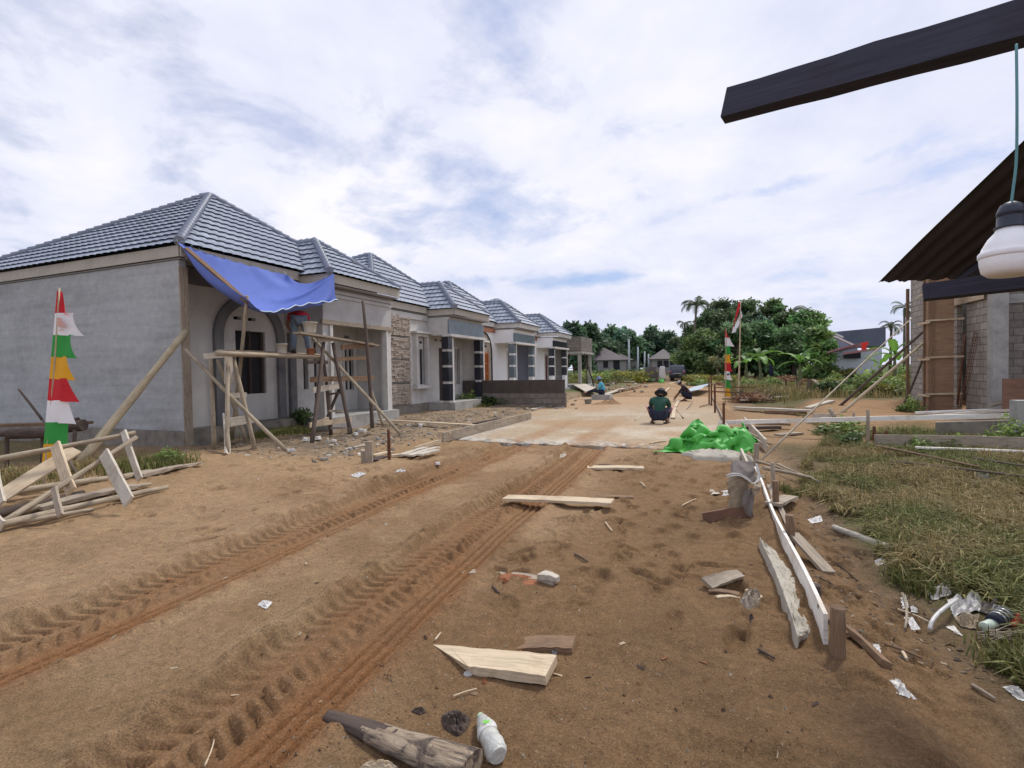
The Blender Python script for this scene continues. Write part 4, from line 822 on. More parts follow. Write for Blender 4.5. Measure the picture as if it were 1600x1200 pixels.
# neighbour houses on the right, half hidden by shrubs
def neighbour():
    d0 = 46
    def P(px, py, d=d0): return dep(px, py, d)
    r = thing('gable_house', 'blue-grey gabled house with white barge boards behind the tall trees', 'house', P(1330, 575, d0+3))
    a = P(1278, 575); b = P(1332, 575); back = (P(1278, 575, d0+9)-P(1278, 575)); zt = lambda px, py: P(px, py).z
    w = MB(); g = Vector((a.x, a.y, zt(1283, 514))); g2 = P(1335, 537)
    w.prism([a+EZ3*-1, P(1340, 575)+EZ3*-1, P(1340, 540), P(1285, 515.5), P(1278, 518.5)], back); w.build('wall', 'bluegrey', r)
    t = MB(); t.plank(P(1268, 521, d0-0.3), P(1284, 514, d0-0.3), 0.3, 0.14); t.plank(P(1284, 514, d0-0.3), P(1316, 527, d0-0.3), 0.3, 0.15); t.plank(P(1304, 526, d0-1.2), P(1334, 540, d0-1.2), 0.3, 0.15); t.build('barge_board', 'offwhite', r)
    rb = MB(); rb.prism([P(1298, 519, d0+4), P(1384, 511, d0+4), P(1384, 541, d0+4), P(1334, 541, d0+4)], back*0.5); rb.build('roof', 'slate', r)
    r2 = thing('lean_to_house', 'low pale house with a faded red roof in front of the gabled one', 'house', P(1330, 575, d0-4))
    rf = MB(); rf.prism([P(1293, 549, d0-5), P(1350, 534, d0-5), P(1356, 533, d0-3), P(1356, 538.5, d0-3), P(1293, 552, d0-5)], back*0.3); rf.prism([P(1318, 551, d0-6), P(1372, 543, d0-6), P(1372, 546.5, d0-6), P(1318, 554, d0-6)], back*0.1); rf.build('roof', 'pinkroof', r2)
    w = MB(); w.prism([P(1296, 585, d0-4.2), P(1378, 585, d0-4.2), P(1378, 544, d0-4.2), P(1296, 551, d0-4.2)], back*0.25); w.build('wall', 'farwhite', r2)
    dk = MB(); dk.prism([P(1319, 560, d0-4.4), P(1345, 560, d0-4.4), P(1345, 548.5, d0-4.4), P(1319, 552.5, d0-4.4)], back*0.005); dk.build('window', 'dark', r2)
    m = MB(); m.prism([P(1346.5, 546.5, d0-7), P(1354, 546, d0-7), P(1354.5, 534.5, d0-7), P(1346.5, 535.5, d0-7)], back*0.04); m.prism([P(1354.1, 540, d0-7), P(1357.5, 537, d0-7), P(1356.5, 534.2, d0-7), P(1354.5, 534.5, d0-7)], back*0.03)
    solo(m, 'hanging_cloth', 'redbox', 'bright red cloth hung beside the faded red roof', 'cloth')
neighbour()
# the unfinished block house on the right
def block_house():
    zb = 0.02
    r = thing('block_house', 'unfinished grey block house with open wall and timber formwork on the right', 'house', (9.0, 20.0, 0.1))
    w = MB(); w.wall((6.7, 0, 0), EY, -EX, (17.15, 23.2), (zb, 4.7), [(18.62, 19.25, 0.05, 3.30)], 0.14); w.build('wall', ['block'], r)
    w = MB(); w.wall((0, 17.3, 0), EX, -EY, (6.98, 13), (zb, 4.7), (), 0.14); w.build('wall', 'blockdark', r)  # near side wall's shade is put into a darker block colour
    w = MB(); w.wall((0, 23.1, 0), EX, -EY, (6.86, 13), (zb, 4.5), (), 0.14); w.wall((8.6, 0, 0), EY, -EX, (17.5, 23.05), (zb, 4.3), (), 0.14); w.build('inner_wall', 'blockdark', r)  # inner walls get the same painted-in shade
    c = MB(); c.box(6.66, 6.975, 16.98, 17.30, -0.2, 4.75); c.build('column', 'conc', r)
    c = MB(); c.box(7.0, 13, 17.27, 17.296, 3.05, 3.28); c.build('beam', 'conc', r)
    ln = MB(); ln.plank((6.60, 17.35, 3.42), (6.60, 19.6, 3.42), 0.02, 0.42, (0, 0, 1), 5, 0.006); ln.build('lintel_board', 'wood_pale', r)
    cp = MB(); cp.plank((6.62, 23.24, -0.1), (6.62, 23.24, 4.3), 0.09, 0.09, (1, 0, 0)); cp.build('corner_board', 'wood_brown', r)
    f = MB(); f.box(6.5, 13, 16.9, 23.3, -0.6, 0.02); f.build('foundation', 'found', r)
    # shuttered porch column
    k = thing('column_formwork', 'tall boxed plywood column form clamped by battens before the block wall', 'formwork', (6.15, 18.75, 0.15))
    b = MB(); x0, y0, s, h = 5.80, 18.35, 0.50, 4.0
    b.box(x0, x0+s, y0-0.001, y0+0.02, 0.1, h); b.box(x0-0.02, x0-0.001, y0, y0+s, 0.1, h); b.box(x0+s+0.001, x0+s+0.02, y0, y0+s, 0.1, h); b.box(x0, x0+s, y0+s-0.02, y0+s, 0.1, h); b.build('form_panel', 'formply', k)
    st = MB()
    for a in (0.03,): st.plank((x0+a, y0-0.025, 0.1), (x0+a, y0-0.025, h), 0.05, 0.04, (0, 1, 0), 4)
    st.plank((x0-0.045, y0+0.04, 0.1), (x0-0.045, y0+0.04, h), 0.07, 0.04, (1, 0, 0), 4); st.plank((x0-0.045, y0+0.44, 0.1), (x0-0.045, y0+0.44, h), 0.07, 0.04, (1, 0, 0), 4); st.build('stud', 'wood_brown', k)
    for z in (0.62, 1.68, 2.75, 3.6):
        cl = MB(); cl.plank((x0-0.16, y0-0.07, z), (x0+s+0.22, y0-0.07, z+0.02), 0.05, 0.05, (0, 0, 1), 3); cl.plank((x0-0.10, y0-0.12, z-0.05), (x0-0.10, y0+s+0.2, z-0.05), 0.05, 0.06, (0, 0, 1), 3); cl.build('clamp', 'wood_pale', k)
    # steel leaning against the wall
    for n_, (a, b2, lb) in enumerate((((1496, 632, 6.25), (1508, 523, 6.62), 'thick dark bar leaning on the block wall beside the column form'),)):
        m = MB(); m.tube([onx(*a), onx(*b2)], 0.028, 6); solo(m, 'steel_bar', 'rust', lb, 'bar')
    cg = thing('rebar_cage', 'narrow rebar cage leaning on the grey block wall', 'rebar', onx(1505, 632, 6.2))
    q = [(onx(1500+o_, 633, 6.2+dx), onx(1522+o_, 518, 6.64)) for o_, dx in ((0, 0), (5, .05), (2, -.12), (8, -.1))]; m = MB()
    for a, b2 in q: m.tube([a, b2], 0.008, 5)
    m.build('long_bar', 'rust', cg); m = MB()
    for t in np.linspace(0.03, 0.97, 22):
        ps = [a.lerp(b2, t) for a, b2 in q]; ps = [ps[0], ps[1], ps[3], ps[2], ps[0]]; m.tube(ps, 0.005, 4)
    m.build('stirrup', 'rust', cg)
    m = MB(); p = onx(1574, 627, 6.9); 
    m.plank((6.3, 15.6, 0.62), (8.0, 15.9, 0.62), 0.03, 1.0, (0, 0, 1), 4); solo(m, 'plywood_sheet', 'plywood', 'red-brown plywood sheet stood on edge before the dark block wall', 'plywood')
    m = MB(); a = dep(1592, 700, 9.6); m.box(a.x-0.02, a.x+0.30, a.y, a.y+0.3, -0.2, dep(1592, 626, 9.6).z); solo(m, 'concrete_pier', 'conc', 'short square concrete pier at the right edge behind the grass', 'pier')
    m = MB(); a = dep(1462, 693, 11.2); b2 = dep(1600, 696, 10.6); m.prism([a-EZ3*.2, b2-EZ3*.2, Vector((b2.x, b2.y, dep(1600, 656, 10.6).z)), Vector((a.x, a.y, dep(1462, 660, 11.2).z))], (0.05, 0.18, 0)); solo(m, 'foundation_wall', 'found', 'low mossy foundation wall behind the weeds by the concrete pier', 'wall')
block_house()

# ---------------------------------------------------------------- vegetation
def leaf_mesh(name, centers, radii, counts, size, cols, rng, flat=0.75, droop=0.0):
    """leaf-sized rhombs spread through lumpy clumps"""
    Vs = []; Cs = []
    for c, rr, n, col in zip(centers, radii, counts, cols):
        d = rng.normal(size=(n, 3)); d /= np.linalg.norm(d, axis=1)[:, None]; rad_ = (0.35+0.65*rng.random(n)**0.5)
        lump = 1+0.3*np.sin(d[:, 0]*5+c[0])*np.cos(d[:, 1]*4+c[2])
        p = np.array(c)+d*(np.array(rr)*(rad_*lump)[:, None])
        a = rng.normal(size=(n, 3)); a[:, 2] *= flat; a[:, 2] -= droop; a /= np.linalg.norm(a, axis=1)[:, None]
        nn = d*0.6+rng.normal(size=(n, 3))*0.7+np.array((0, 0, 0.5)); b = np.cross(nn, a); b /= np.linalg.norm(b, axis=1)[:, None]+1e-6
        s = size*(0.6+0.8*rng.random(n))[:, None]; tip = p+a*s; mid = p+a*s*0.5
        Vs.append(np.stack((p-a*s*0.1, mid+b*s*0.28, tip, mid-b*s*0.28), 1).reshape(-1, 3))
        v = (0.6+0.95*rng.random(n)**1.5)[:, None]*np.array(col)*np.array((4.3, 3.65, 4.1)); Cs.append(np.repeat(v, 4, 0))  # gain lightens and greys leaf colour, in part standing in for haze
    V = np.concatenate(Vs); F = np.arange(len(V)).reshape(-1, 4)
    return raw_mesh(name, V, F, np.clip(np.concatenate(Cs), 0, 1), 'leaf')
def tree(name, label, cat, base, h, rw, seed, col, leaves=5200, leaf=0.5, group=None, trunk=0.28, low=0.2, blobs=26, lean=0.0):
    rng = np.random.default_rng(seed); rnd = random.Random(seed)
    r = thing(name, label, cat, base, group); b = Vector(base)
    t = MB(); top = b+Vector((rnd.uniform(-.1, .1)*h+lean*h, rnd.uniform(-.1, .1)*h, h*0.8)); mid = b.lerp(top, 0.5)+Vector((rnd.uniform(-.05, .05)*h, 0, 0))
    t.tube([b-EZ3*.3, b+EZ3*h*.08, mid, top], [trunk*1.4, trunk, trunk*.7, trunk*.15], 8, jit=0.06)
    cen = []; rr = []
    for k in range(blobs):
        z = low+(0.97-low)*rnd.random()**0.8; a = rnd.random()*6.283; prof = math.sin(min(1, (z-low)/(1-low)*0.85+0.18)*math.pi)**0.6
        q = rw*prof*(0.25+0.75*rnd.random()**0.6)*0.8; c = np.array((math.cos(a)*q+lean*h*z, math.sin(a)*q, h*z)); s = rw*rnd.uniform(0.16, 0.40)
        cen.append(c); rr.append((s, s, s*rnd.uniform(0.55, 0.85)))
        if k % 3 == 0:
            e = b+Vector(c); st = b.lerp(top, max(0.1, z*0.75)); t.tube([st, st.lerp(e, 0.5)+EZ3*0.2, e], [trunk*.35, trunk*.22, trunk*.06], 5)
    t.build('trunk', 'bark', r)
    w = np.array([x[0]**2 for x in rr]); cnt = np.maximum(30, (leaves*w/w.sum()).astype(int))
    cols = [tuple(np.array(col)*rnd.uniform(0.55, 1.5)*np.array((rnd.uniform(0.85, 1.2), 1, rnd.uniform(0.8, 1.15)))) for _ in cen]
    link_mesh('crown', leaf_mesh('crown', cen, rr, cnt, leaf, cols, rng), r)
    return r
def palm(name, label, cat, base, h, fl, seed, nfr=15, lean=0.05, group=None, tr=0.14, col=(0.055, 0.085, 0.028)):
    rnd = random.Random(seed); r = thing(name, label, cat, base, group); b = Vector(base); m = MB(); top = b+Vector((lean*h, 0, h))
    m.tube([b-EZ3*.3, b+Vector((lean*h*.2, 0, h*.35)), b+Vector((lean*h*.6, 0, h*.7)), top], [tr*1.3, tr, tr*.85, tr*.75], 8, jit=.04); m.build('trunk', 'bark', r)
    V = []; C = []; 
    for k in range(nfr):
        a = k*2.4+rnd.random()*.4; el = rnd.uniform(-0.15, 1.25); ln = fl*rnd.uniform(.8, 1.1); dx, dy = math.cos(a), math.sin(a); pts = []
        p = np.array((lean*h, 0, h)); e = el
        for i in range(13):
            pts.append(p.copy()); p = p+ln/12*np.array((dx*math.cos(e), dy*math.cos(e), math.sin(e))); e -= 0.13+0.02*i*rnd.uniform(.6, 1.2)
        sdv = np.array((-dy, dx, 0)); cc = np.array(col)*rnd.uniform(.6, 1.5)
        for i in range(1, 12):
            L_ = fl*0.24*math.sin(min(1, i/12+0.12)*math.pi)**.6; ax = (pts[i+1]-pts[i]); axn = ax/np.linalg.norm(ax)
            for s in (-1, 1):
                for q in (0.0, 0.5):
                    o = pts[i]+ax*q; tipv = o+(sdv*s*0.75+axn*0.55+np.array((0, 0, -0.45)))*L_; wv = axn*ln*0.020
                    V += [o-wv, o+wv, tipv+wv*.2, tipv-wv*.2]; C += [cc]*4
        for i in range(12):
            wv = sdv*0.025; V += [pts[i]-wv, pts[i]+wv, pts[i+1]+wv, pts[i+1]-wv]; C += [np.array((.11, .12, .05))]*4
    link_mesh('crown', raw_mesh('crown', V, np.arange(len(V)).reshape(-1, 4), np.clip(C, 0, 1), 'leaf'), r); return r
def banana(label, base, h, seed, leafs=7, tilt=0.0, dead=False, ang0=0.0, group='banana plants in the field'):
    rnd = random.Random(seed); r = thing('banana_plant', label, 'banana plant', base, group); b = Vector(base); m = MB(); top = b+Vector((tilt*h, 0, h*0.55))
    m.tube([b-EZ3*.1, b+EZ3*.2, b.lerp(top, .6), top], [.16, .14, .11, .07], 9, jit=.05); m.build('stem', 'bark' if dead else mottled('banana_stem_%d' % seed, (0.13, 0.14, 0.06), .4, 5, .7, .2, 20), r)
    for k in range(leafs):
        a = ang0+k*2.4+rnd.uniform(-.3, .3); e = rnd.uniform(0.35, 1.4) if not dead else rnd.uniform(-1.2, .3); ln = h*rnd.uniform(.42, .62); p = np.array(top-b); dx, dy = math.cos(a), math.sin(a); sdv = np.array((-dy, dx, 0)); V = []; C = []
        cc = np.array((0.10, 0.20, 0.035))*rnd.uniform(.6, 1.6) if not dead else np.array((0.16, 0.09, 0.045))*rnd.uniform(.6, 1.3); N_ = 12
        for i in range(N_+1):
            u = i/N_; w = ln*0.155*math.sin(max(0.02, (u-0.12)/0.88)*math.pi*0.94+0.05)**.7 if u > .12 else 0.02
            up = np.array((-dx*math.sin(e), -dy*math.sin(e), math.cos(e))); tear = rnd.uniform(.75, 1.0)
            V += [p+sdv*w*tear-up*-w*.25, p-up*.0, p-sdv*w*rnd.uniform(.75, 1)+up*w*.25]; C += [cc*rnd.uniform(.85, 1.15), cc*1.35, cc*rnd.uniform(.85, 1.15)]
            p = p+ln/N_*np.array((dx*math.cos(e), dy*math.cos(e), math.sin(e))); e -= rnd.uniform(.06, .20)
        F = [(3*i+j, 3*i+j+1, 3*i+j+4, 3*i+j+3) for i in range(N_) for j in (0, 1)]
        link_mesh('leaf', raw_mesh('leaf', V, F, np.clip(C, 0, 1), 'leaf', True), r)
    return r
def bush_mesh(seed, n, w, h, col, leaf):
    rng = np.random.default_rng(seed); rnd = random.Random(seed); cen = [(rnd.uniform(-w, w)*.6, rnd.uniform(-w, w)*.6, h*rnd.uniform(.15, .75)) for _ in range(9)]
    rr = [(w*rnd.uniform(.25, .5), w*rnd.uniform(.25, .5), h*rnd.uniform(.2, .35)) for _ in cen]
    return leaf_mesh('bush', cen, rr, [n//9]*9, leaf, [np.array(col)*.55*rnd.uniform(.55, 1.5) for _ in cen], rng)
def ground_pt(px, d): p = dep(px, 580, d); return (p.x, p.y, float(hgt(p.x, p.y)))
DG = (0.030, 0.058, 0.022)
# big stand of trees right of the road
spec = [  # px, depth, height, crown radius, colour, label
 (1088, 62, 5.9, 2.9, (0.032, 0.062, 0.024), 'dense round tree right behind the parked car'),
 (1108, 66, 8.0, 3.4, (0.026, 0.050, 0.022), 'broad dark tree under the tall coconut palm'),
 (1131, 60, 9.4, 3.6, (0.024, 0.045, 0.021), 'tallest dark tree behind the striped pennant'),
 (1160, 63, 9.6, 3.7, (0.027, 0.050, 0.021), 'tall dark tree directly behind the red and white flag'),
 (1182, 60, 7.6, 3.2, (0.022, 0.042, 0.020), 'deep green tree right of the red and white flag'),
 (1207, 64, 9.6, 2.5, (0.034, 0.062, 0.024), 'tall open-topped tree standing up out of the stand'),
 (1228, 61, 7.3, 3.3, (0.034, 0.066, 0.024), 'leafy tree in front of the half hidden palm'),
 (1256, 58, 7.2, 3.1, (0.036, 0.074, 0.024), 'rounded bright tree near the right end of the stand'),
 (1279, 42.5, 4.3, 1.7, (0.046, 0.088, 0.026), 'yellowish green tree in front of the gabled house'),
 (1100, 56, 5.0, 3.0, (0.040, 0.075, 0.026), 'low spreading tree in front of the stand, right of the car'),
 (1145, 54, 5.6, 3.2, (0.030, 0.058, 0.022), 'low bushy tree behind the left banana plant'),
 (1196, 55, 5.8, 3.2, (0.028, 0.060, 0.022), 'low bushy tree behind the middle banana plant'),
 (1240, 52, 5.2, 2.9, (0.034, 0.072, 0.024), 'low bushy tree behind the upright banana leaves')]
for k, (px, d, h, rw, c, lb) in enumerate(spec):
    tree('broadleaf_tree', lb, 'tree', ground_pt(px, d), h, rw, 100+k, c, 6400, 0.38, 'trees right of the road', 0.22, 0.10 if d > 57 else 0.05, 26)
palm('coconut_palm', 'tall coconut palm rising at the left end of the tree stand', 'palm', ground_pt(1083, 58), 8.3, 2.5, 3, 17, 0.05)
palm('areca_palm', 'short dark palm leaning left of the tall coconut palm', 'palm', ground_pt(1073, 62), 6.6, 1.5, 4, 12, -0.03)
palm('coconut_palm', 'half hidden palm whose long fronds rise behind the leafy tree', 'palm', ground_pt(1233, 62), 7.3, 3.4, 6, 13, 0.0)
palm('areca_palm', 'slim palm with a tufted top left of the block house corner', 'palm', ground_pt(1391, 52), 5.2, 1.6, 8, 12, 0.02)
palm('areca_palm', 'second slim palm close against the block house corner', 'palm', ground_pt(1413, 56), 7.3, 1.8, 9, 11, 0.0)
# tree line at the end of the street
far = [(898, 78, 8.2, 3.0, 'tree with a feathery top just beyond the last house'), (918, 92, 8.6, 4.2, 'second tree along the far tree line'), (938, 98, 8.0, 4.4, 'dark tree above the left end of the brown roofs'), (957, 104, 9.0, 4.2, 'highest round-topped tree above the brown roofs'), (978, 108, 8.4, 4.4, 'bushy tree behind the tallest utility pole'), (998, 112, 7.4, 4.2, 'low tree between the utility poles'), (1018, 116, 9.4, 4.0, 'tall dark tree left of the pyramid roof'), (1038, 118, 8.8, 4.0, 'tree rising behind the pyramid roof'), (1056, 112, 6.8, 3.6, 'lower tree right of the pyramid roof'), (928, 116, 8.6, 4.6, 'hazy tree filling a gap in the far tree line'), (968, 122, 8.8, 5.0, 'farthest tree behind the brown roofs'), (1030, 128, 7.6, 5.0, 'broad low tree closing the far end of the road'), (1008, 126, 8.0, 5.0, 'dim tree behind the farthest utility poles')]
for k, (px, d, h, rw, lb) in enumerate(far):
    tree('broadleaf_tree', lb, 'tree', ground_pt(px, d), h, rw, 200+k, (0.026, 0.050, 0.026), 3600, 0.75, 'trees at the end of the street', 0.25, 0.08, 24)
palm('coconut_palm', 'small far palm between the pyramid roof and the tree stand', 'palm', ground_pt(1060, 90), 6.0, 2.6, 12, 13, 0.0)
tree('bare_tree', 'small pale-stemmed young tree behind the striped pennant', 'tree', ground_pt(1124, 50), 3.4, 1.1, 71, (0.05, 0.07, 0.03), 500, 0.3, None, 0.09, 0.45, 8)
banana('banana plant with drooping leaves just right of the red and white flag', ground_pt(1166, 40), 3.1, 21, 8)
banana('leaning banana plant with a dry trunk, middle of the three', ground_pt(1190, 44), 3.7, 22, 7, -0.05)
banana('banana plant with two bright upright leaves and a brown stem', ground_pt(1250, 36), 3.0, 23, 8)
banana('dead brown banana plant collapsed beside the upright-leaved one', ground_pt(1263, 26), 1.5, 24, 6, 0.05, True)
banana('tall banana plant between the red-roofed house and the block house', ground_pt(1398, 33), 3.6, 25, 8)
banana('smaller banana plant in front of the pale house wall', ground_pt(1375, 36), 2.4, 26, 6)
# scrub: a few bush kinds, copied
BK = [bush_mesh(31, 900, 1.0, 1.0, (0.075, 0.12, 0.03), 0.16), bush_mesh(32, 900, 1.0, 1.0, (0.13, 0.15, 0.03), 0.14), bush_mesh(33, 900, 1.0, 0.9, (0.045, 0.08, 0.025), 0.16), bush_mesh(34, 700, 1.0, 1.0, (0.15, 0.095, 0.05), 0.15)]
def bush(k, p, s, label, cat='bush', group=None):
    o = link_mesh('bush', BK[k], None, p); o.scale = (s[0], s[0], s[1]); o.rotation_euler.z = random.random()*6; return tag(o, label, cat, group)
rb = random.Random(9)
for n_ in range(46):
    px = rb.uniform(1285, 1420); d = rb.uniform(24, 46); s = rb.uniform(.5, 1.3); bush(rb.choice([0, 1, 1, 0, 2]), ground_pt(px, d), (s, s*rb.uniform(.6, 1.1)), 'yellow-green shrub in the overgrown plot left of the block house', 'shrub', 'shrubs left of the block house')
for n_ in range(40):
    px = rb.uniform(1075, 1300); d = rb.uniform(34, 52); s = rb.uniform(.4, 1.0); bush(rb.choice([3, 0, 3, 2, 1]), ground_pt(px, d), (s*1.3, s*rb.uniform(.5, .9)), 'low scrub in the dry field below the tree stand', 'shrub', 'scrub below the tree stand')
for n_ in range(44):
    px = rb.uniform(905, 1015); d = rb.uniform(46, 84); s = rb.uniform(.8, 1.8); bush(rb.choice([0, 0, 2, 1]), ground_pt(px, d), (s*1.3, s*rb.uniform(.5, .8)), 'green shrub on the plot before the far brown-roofed houses', 'shrub', 'shrubs before the far houses')
for k_, p_, s_, lb in ((0, (2.9, 14.2), (.8, .35), 'bright green weed patch in front of the sand pad'), (0, (3.5, 11.6), (.4, .25), 'low green weeds under the long white plank'), (0, (4.2, 11.9), (.5, .3), 'bushy weeds against the mossy foundation wall'), (0, (4.9, 12.2), (.5, .6), 'tall grassy weeds beside the concrete pier'), (2, (2.6, 12.4), (.4, .3), 'small dark weed clump beside the stake in the grass'), (0, (5.2, 17.9), (.4, .4), 'weed clump at the foot of the column form')):
    bush(k_, (*p_, float(hgt(*p_))), s_, lb, 'weeds')
for k_, q_, s_, lb in ((2, (472, 672), (.42, .62), 'dark weedy clump on the rubble beside the porch step'), (0, (740, 634), (.9, .55), 'green weeds before the black tiled porch'), (2, (765, 632), (.9, .45), 'dark weeds along the low block wall'), (0, (255, 722), (.32, .22), 'little green weed by the grey house corner')):
    p = gp(*q_); bush(k_, p, s_, lb, 'weeds')
# grass: single blades, too many to count
def blades(name, label, pts, hmean, wmul, colf, seed, spread=0.9):
    rng = np.random.default_rng(seed); n = len(pts); h = hmean*(0.4+1.1*rng.random(n)); a = rng.random(n)*6.283; w = wmul*(0.6+.8*rng.random(n))
    dx, dy = np.cos(a), np.sin(a); lean = spread*h*rng.random(n); z = hgt(pts[:, 0], pts[:, 1])-0.01
    px_, py_ = -dy*w, dx*w; V = np.zeros((n, 5, 3))
    V[:, 0] = np.stack((pts[:, 0]-px_, pts[:, 1]-py_, z), 1); V[:, 1] = np.stack((pts[:, 0]+px_, pts[:, 1]+py_, z), 1)
    mx, my, mz = pts[:, 0]+dx*lean*.35, pts[:, 1]+dy*lean*.35, z+h*.6
    V[:, 2] = np.stack((mx+px_*.8, my+py_*.8, mz), 1); V[:, 3] = np.stack((mx-px_*.8, my-py_*.8, mz), 1); V[:, 4] = np.stack((pts[:, 0]+dx*lean, pts[:, 1]+dy*lean, z+h*(1-.35*lean/h)), 1)
    base = np.arange(n)[:, None]*5; F = np.concatenate((base+np.array((0, 1, 2)), base+np.array((0, 2, 3)), base+np.array((3, 2, 4))))
    c = colf(pts, rng); return tag(link_mesh(name, raw_mesh(name, V.reshape(-1, 3), F, np.repeat(c, 5, 0), 'grass')), label, 'grass', kind='stuff')
def gcol(dry):
    def f(p, rng):
        g = np.array((0.14, 0.155, 0.048)); b = np.array((0.30, 0.225, 0.105)); k = fbm(p[:, 0]/0.9, p[:, 1]/0.9, 3, 1); w = np.clip(sm(.35, .62, k+dry-.5)*0.9+rng.normal(0, .28, len(p)), 0, 1)
        return np.clip((g*(1-w[:, None])+b*w[:, None])*(0.55+0.9*rng.random(len(p)))[:, None], 0, 1)
    return f
def scatter(n, f, seed):
    rng = np.random.default_rng(seed); out_ = []
    while sum(map(len, out_)) < n:
        t = rng.random(60000); y = 2.6*(26/2.6)**t; x = rng.uniform(-0.5, 14, 60000); ok = f(x, y, rng); out_.append(np.stack((x[ok], y[ok]), 1))
    return np.concatenate(out_)[:n]
def infield(x, y, rng):
    e = np.interp(y, [2.6, 3.2, 4, 5, 6.4, 8.6, 11, 14], [1.6, 1.45, 1.28, 1.22, 1.0, 1.05, 1.6, 2.4]); k = fbm(x/.55, y/.55, 3, 2)
    pad = (x > 2.6) & (y > 14.3); sand2 = (y > 11.6) & (x < 3.4)
    return (x > e+0.35*(k-.5)) & (x < 0.45*y+1.2) & (k > 0.36+0.18*sm(1.2, .0, x-e)) & ~pad & ~(sand2 & (k < .58)) & (rng.random(len(x)) < 1.2-.02*y)
blades('grass', 'patchy dry and green grass on the right-hand plot', scatter(62000, infield, 1), 0.17, 0.0050, gcol(.55), 2, 1.9)
blades('broad_grass', 'broad-bladed green weeds through the dry grass', scatter(9000, infield, 14), 0.10, 0.013, gcol(.40), 15, 1.8)
rngf = np.random.default_rng(4); yy = 24*(62/24)**rngf.random(26000); xx = rngf.uniform(0.6, 30, 26000); okf = (xx < .45*yy+1.5) & (fbm(xx/2, yy/2, 3, 3) > .40) & ~((xx > 6) & (yy < 25))
blades('dry_grass', 'tall dry grass across the field below the trees', np.stack((xx, yy), 1)[okf], 0.42, 0.016, gcol(.62), 5, .8)
yy = rngf.uniform(38, 85, 12000); xx = rngf.uniform(-26, -7, 12000)+0*yy; okf = fbm(xx/2, yy/2, 3, 3) > .40
blades('green_grass', 'green grass on the far left plot', np.stack((xx, yy), 1)[okf], 0.5, 0.02, gcol(.30), 6, .7)
def near_px(spots, n, seed):
    rg = np.random.default_rng(seed); P_ = []
    for (px, py, r_) in spots: p = gp(px, py); P_.append(np.array((p.x, p.y))+rg.normal(0, r_, (n, 2)))
    return np.concatenate(P_)
blades('yard_grass', 'thin green grass along the house foundations', near_px([(345, 690, .12), (420, 682, .25), (440, 678, .25), (460, 676, .2), (570, 655, .25), (590, 652, .2), (740, 636, .3), (700, 640, .2), (250, 728, .25), (215, 735, .25), (150, 730, .35), (60, 745, .4), (20, 750, .4), (860, 616, .3)], 700, 3), 0.16, 0.006, gcol(.34), 8)
blades('verge_grass', 'bright green grass tuft by the litter', near_px([(1425, 915, .07), (1440, 925, .06), (1415, 905, .05), (1590, 1030, .09), (1570, 1045, .05), (1230, 770, .08), (1270, 770, .1)], 260, 13), 0.10, 0.0045, gcol(.22), 9)

# ---------------------------------------------------------------- pennants and flag
def pennant_banner(label, base, hh, px_w, lean, cols, emblem, seed):
    rnd = random.Random(seed); r = thing('pennant_banner', label, 'banner', base); b = Vector(base); top = b+Vector((lean[0], lean[1], hh)); m = MB(); m.pole(b-EZ3*.15, top+EZ3*.02, .022, .010, 8, 7, .01); m.build('pole', 'bamboo', r)
    n = len(cols); t0 = 0.12; seg = (1-t0)/n; side = Vector((math.cos(PSI), math.sin(PSI), 0))*0.98+Vector((-.1, -.15, 0))
    for k, c in enumerate(cols):
        a1 = 1-0.01-k*seg; a0 = a1-seg; rows = []; fl = px_w*(0.70+0.45*min(1, k/1.5))*rnd.uniform(.92, 1.1)
        flare = c in ('white_c', 'red')
        for i in range(9):
            u = i/8; p = b.lerp(top, a1+(a0-a1)*u); wd = fl*(0.86+0.14*u+.16*u**3) if k else fl*(.2+.75*u)
            if flare and k and u > .1: wd += fl*(.5 if k == 1 else .16)*((u-.1)/.9)**1.3
            row = []
            for j in range(7):
                v = j/6; q = p+side*(wd*v-0.045)+Vector((side.y, -side.x, 0))*(0.05*math.sin(v*5+k+u*2)*v)+EZ3*(-.03*v*u); row.append(q)
            rows.append(row)
        g = MB(); g.grid(rows); fo = g.build('pennant', c, r)
        if emblem and c == 'white_c' and k == 1:
            e = MB(); cc = b.lerp(top, a1-seg*.5)+side*(fl*.30)+Vector((.0, -.02, 0)); nv = Vector((side.y, -side.x, 0))
            for (ox, oz, rx, rz) in ((0, 0, .055, .05), (.05, -.02, .05, .022), (-.01, .06, .04, .022), (.02, -.085, .05, .008)):
                e.add([cc+side*(ox+rx*math.cos(t))+EZ3*(oz+rz*math.sin(t))+nv*(.016+.001*oz) for t in np.linspace(0, 6.0, 12)], [tuple(range(12))])
            e.build('emblem', mottled('faded_red_print', (.62, .36, .32), .15, 20, .8, 0), fo)
        if c == 'white_c' and k == 5 and not emblem:
            e = MB(); cc = b.lerp(top, a1-seg*.5)+side*(fl*.3); nv = Vector((side.y, -side.x, 0)); e.add([cc+side*x+EZ3*z+nv*.03 for x, z in ((-.05, .05), (.08, .08), (.1, .02), (0, 0))], [(0, 1, 2, 3)]); e.build('emblem', 'hat_k', fo)
SEQ = ['red', 'white_c', 'green_c', 'yellow', 'red', 'white_c', 'green_c', 'yellow']
pb = gp(66, 762); ptop = dep(93, 452, (Vector(pb)-EYE).dot(FW))
pennant_banner('striped pennant banner on a bamboo pole by the toppled timber frame', pb, ptop.z-pb.z, 0.34, (ptop.x-pb.x, ptop.y-pb.y), SEQ, True, 1)
pb = gp(1133, 632); ptop = dep(1134.5, 513, (Vector(pb)-EYE).dot(FW)-.3)
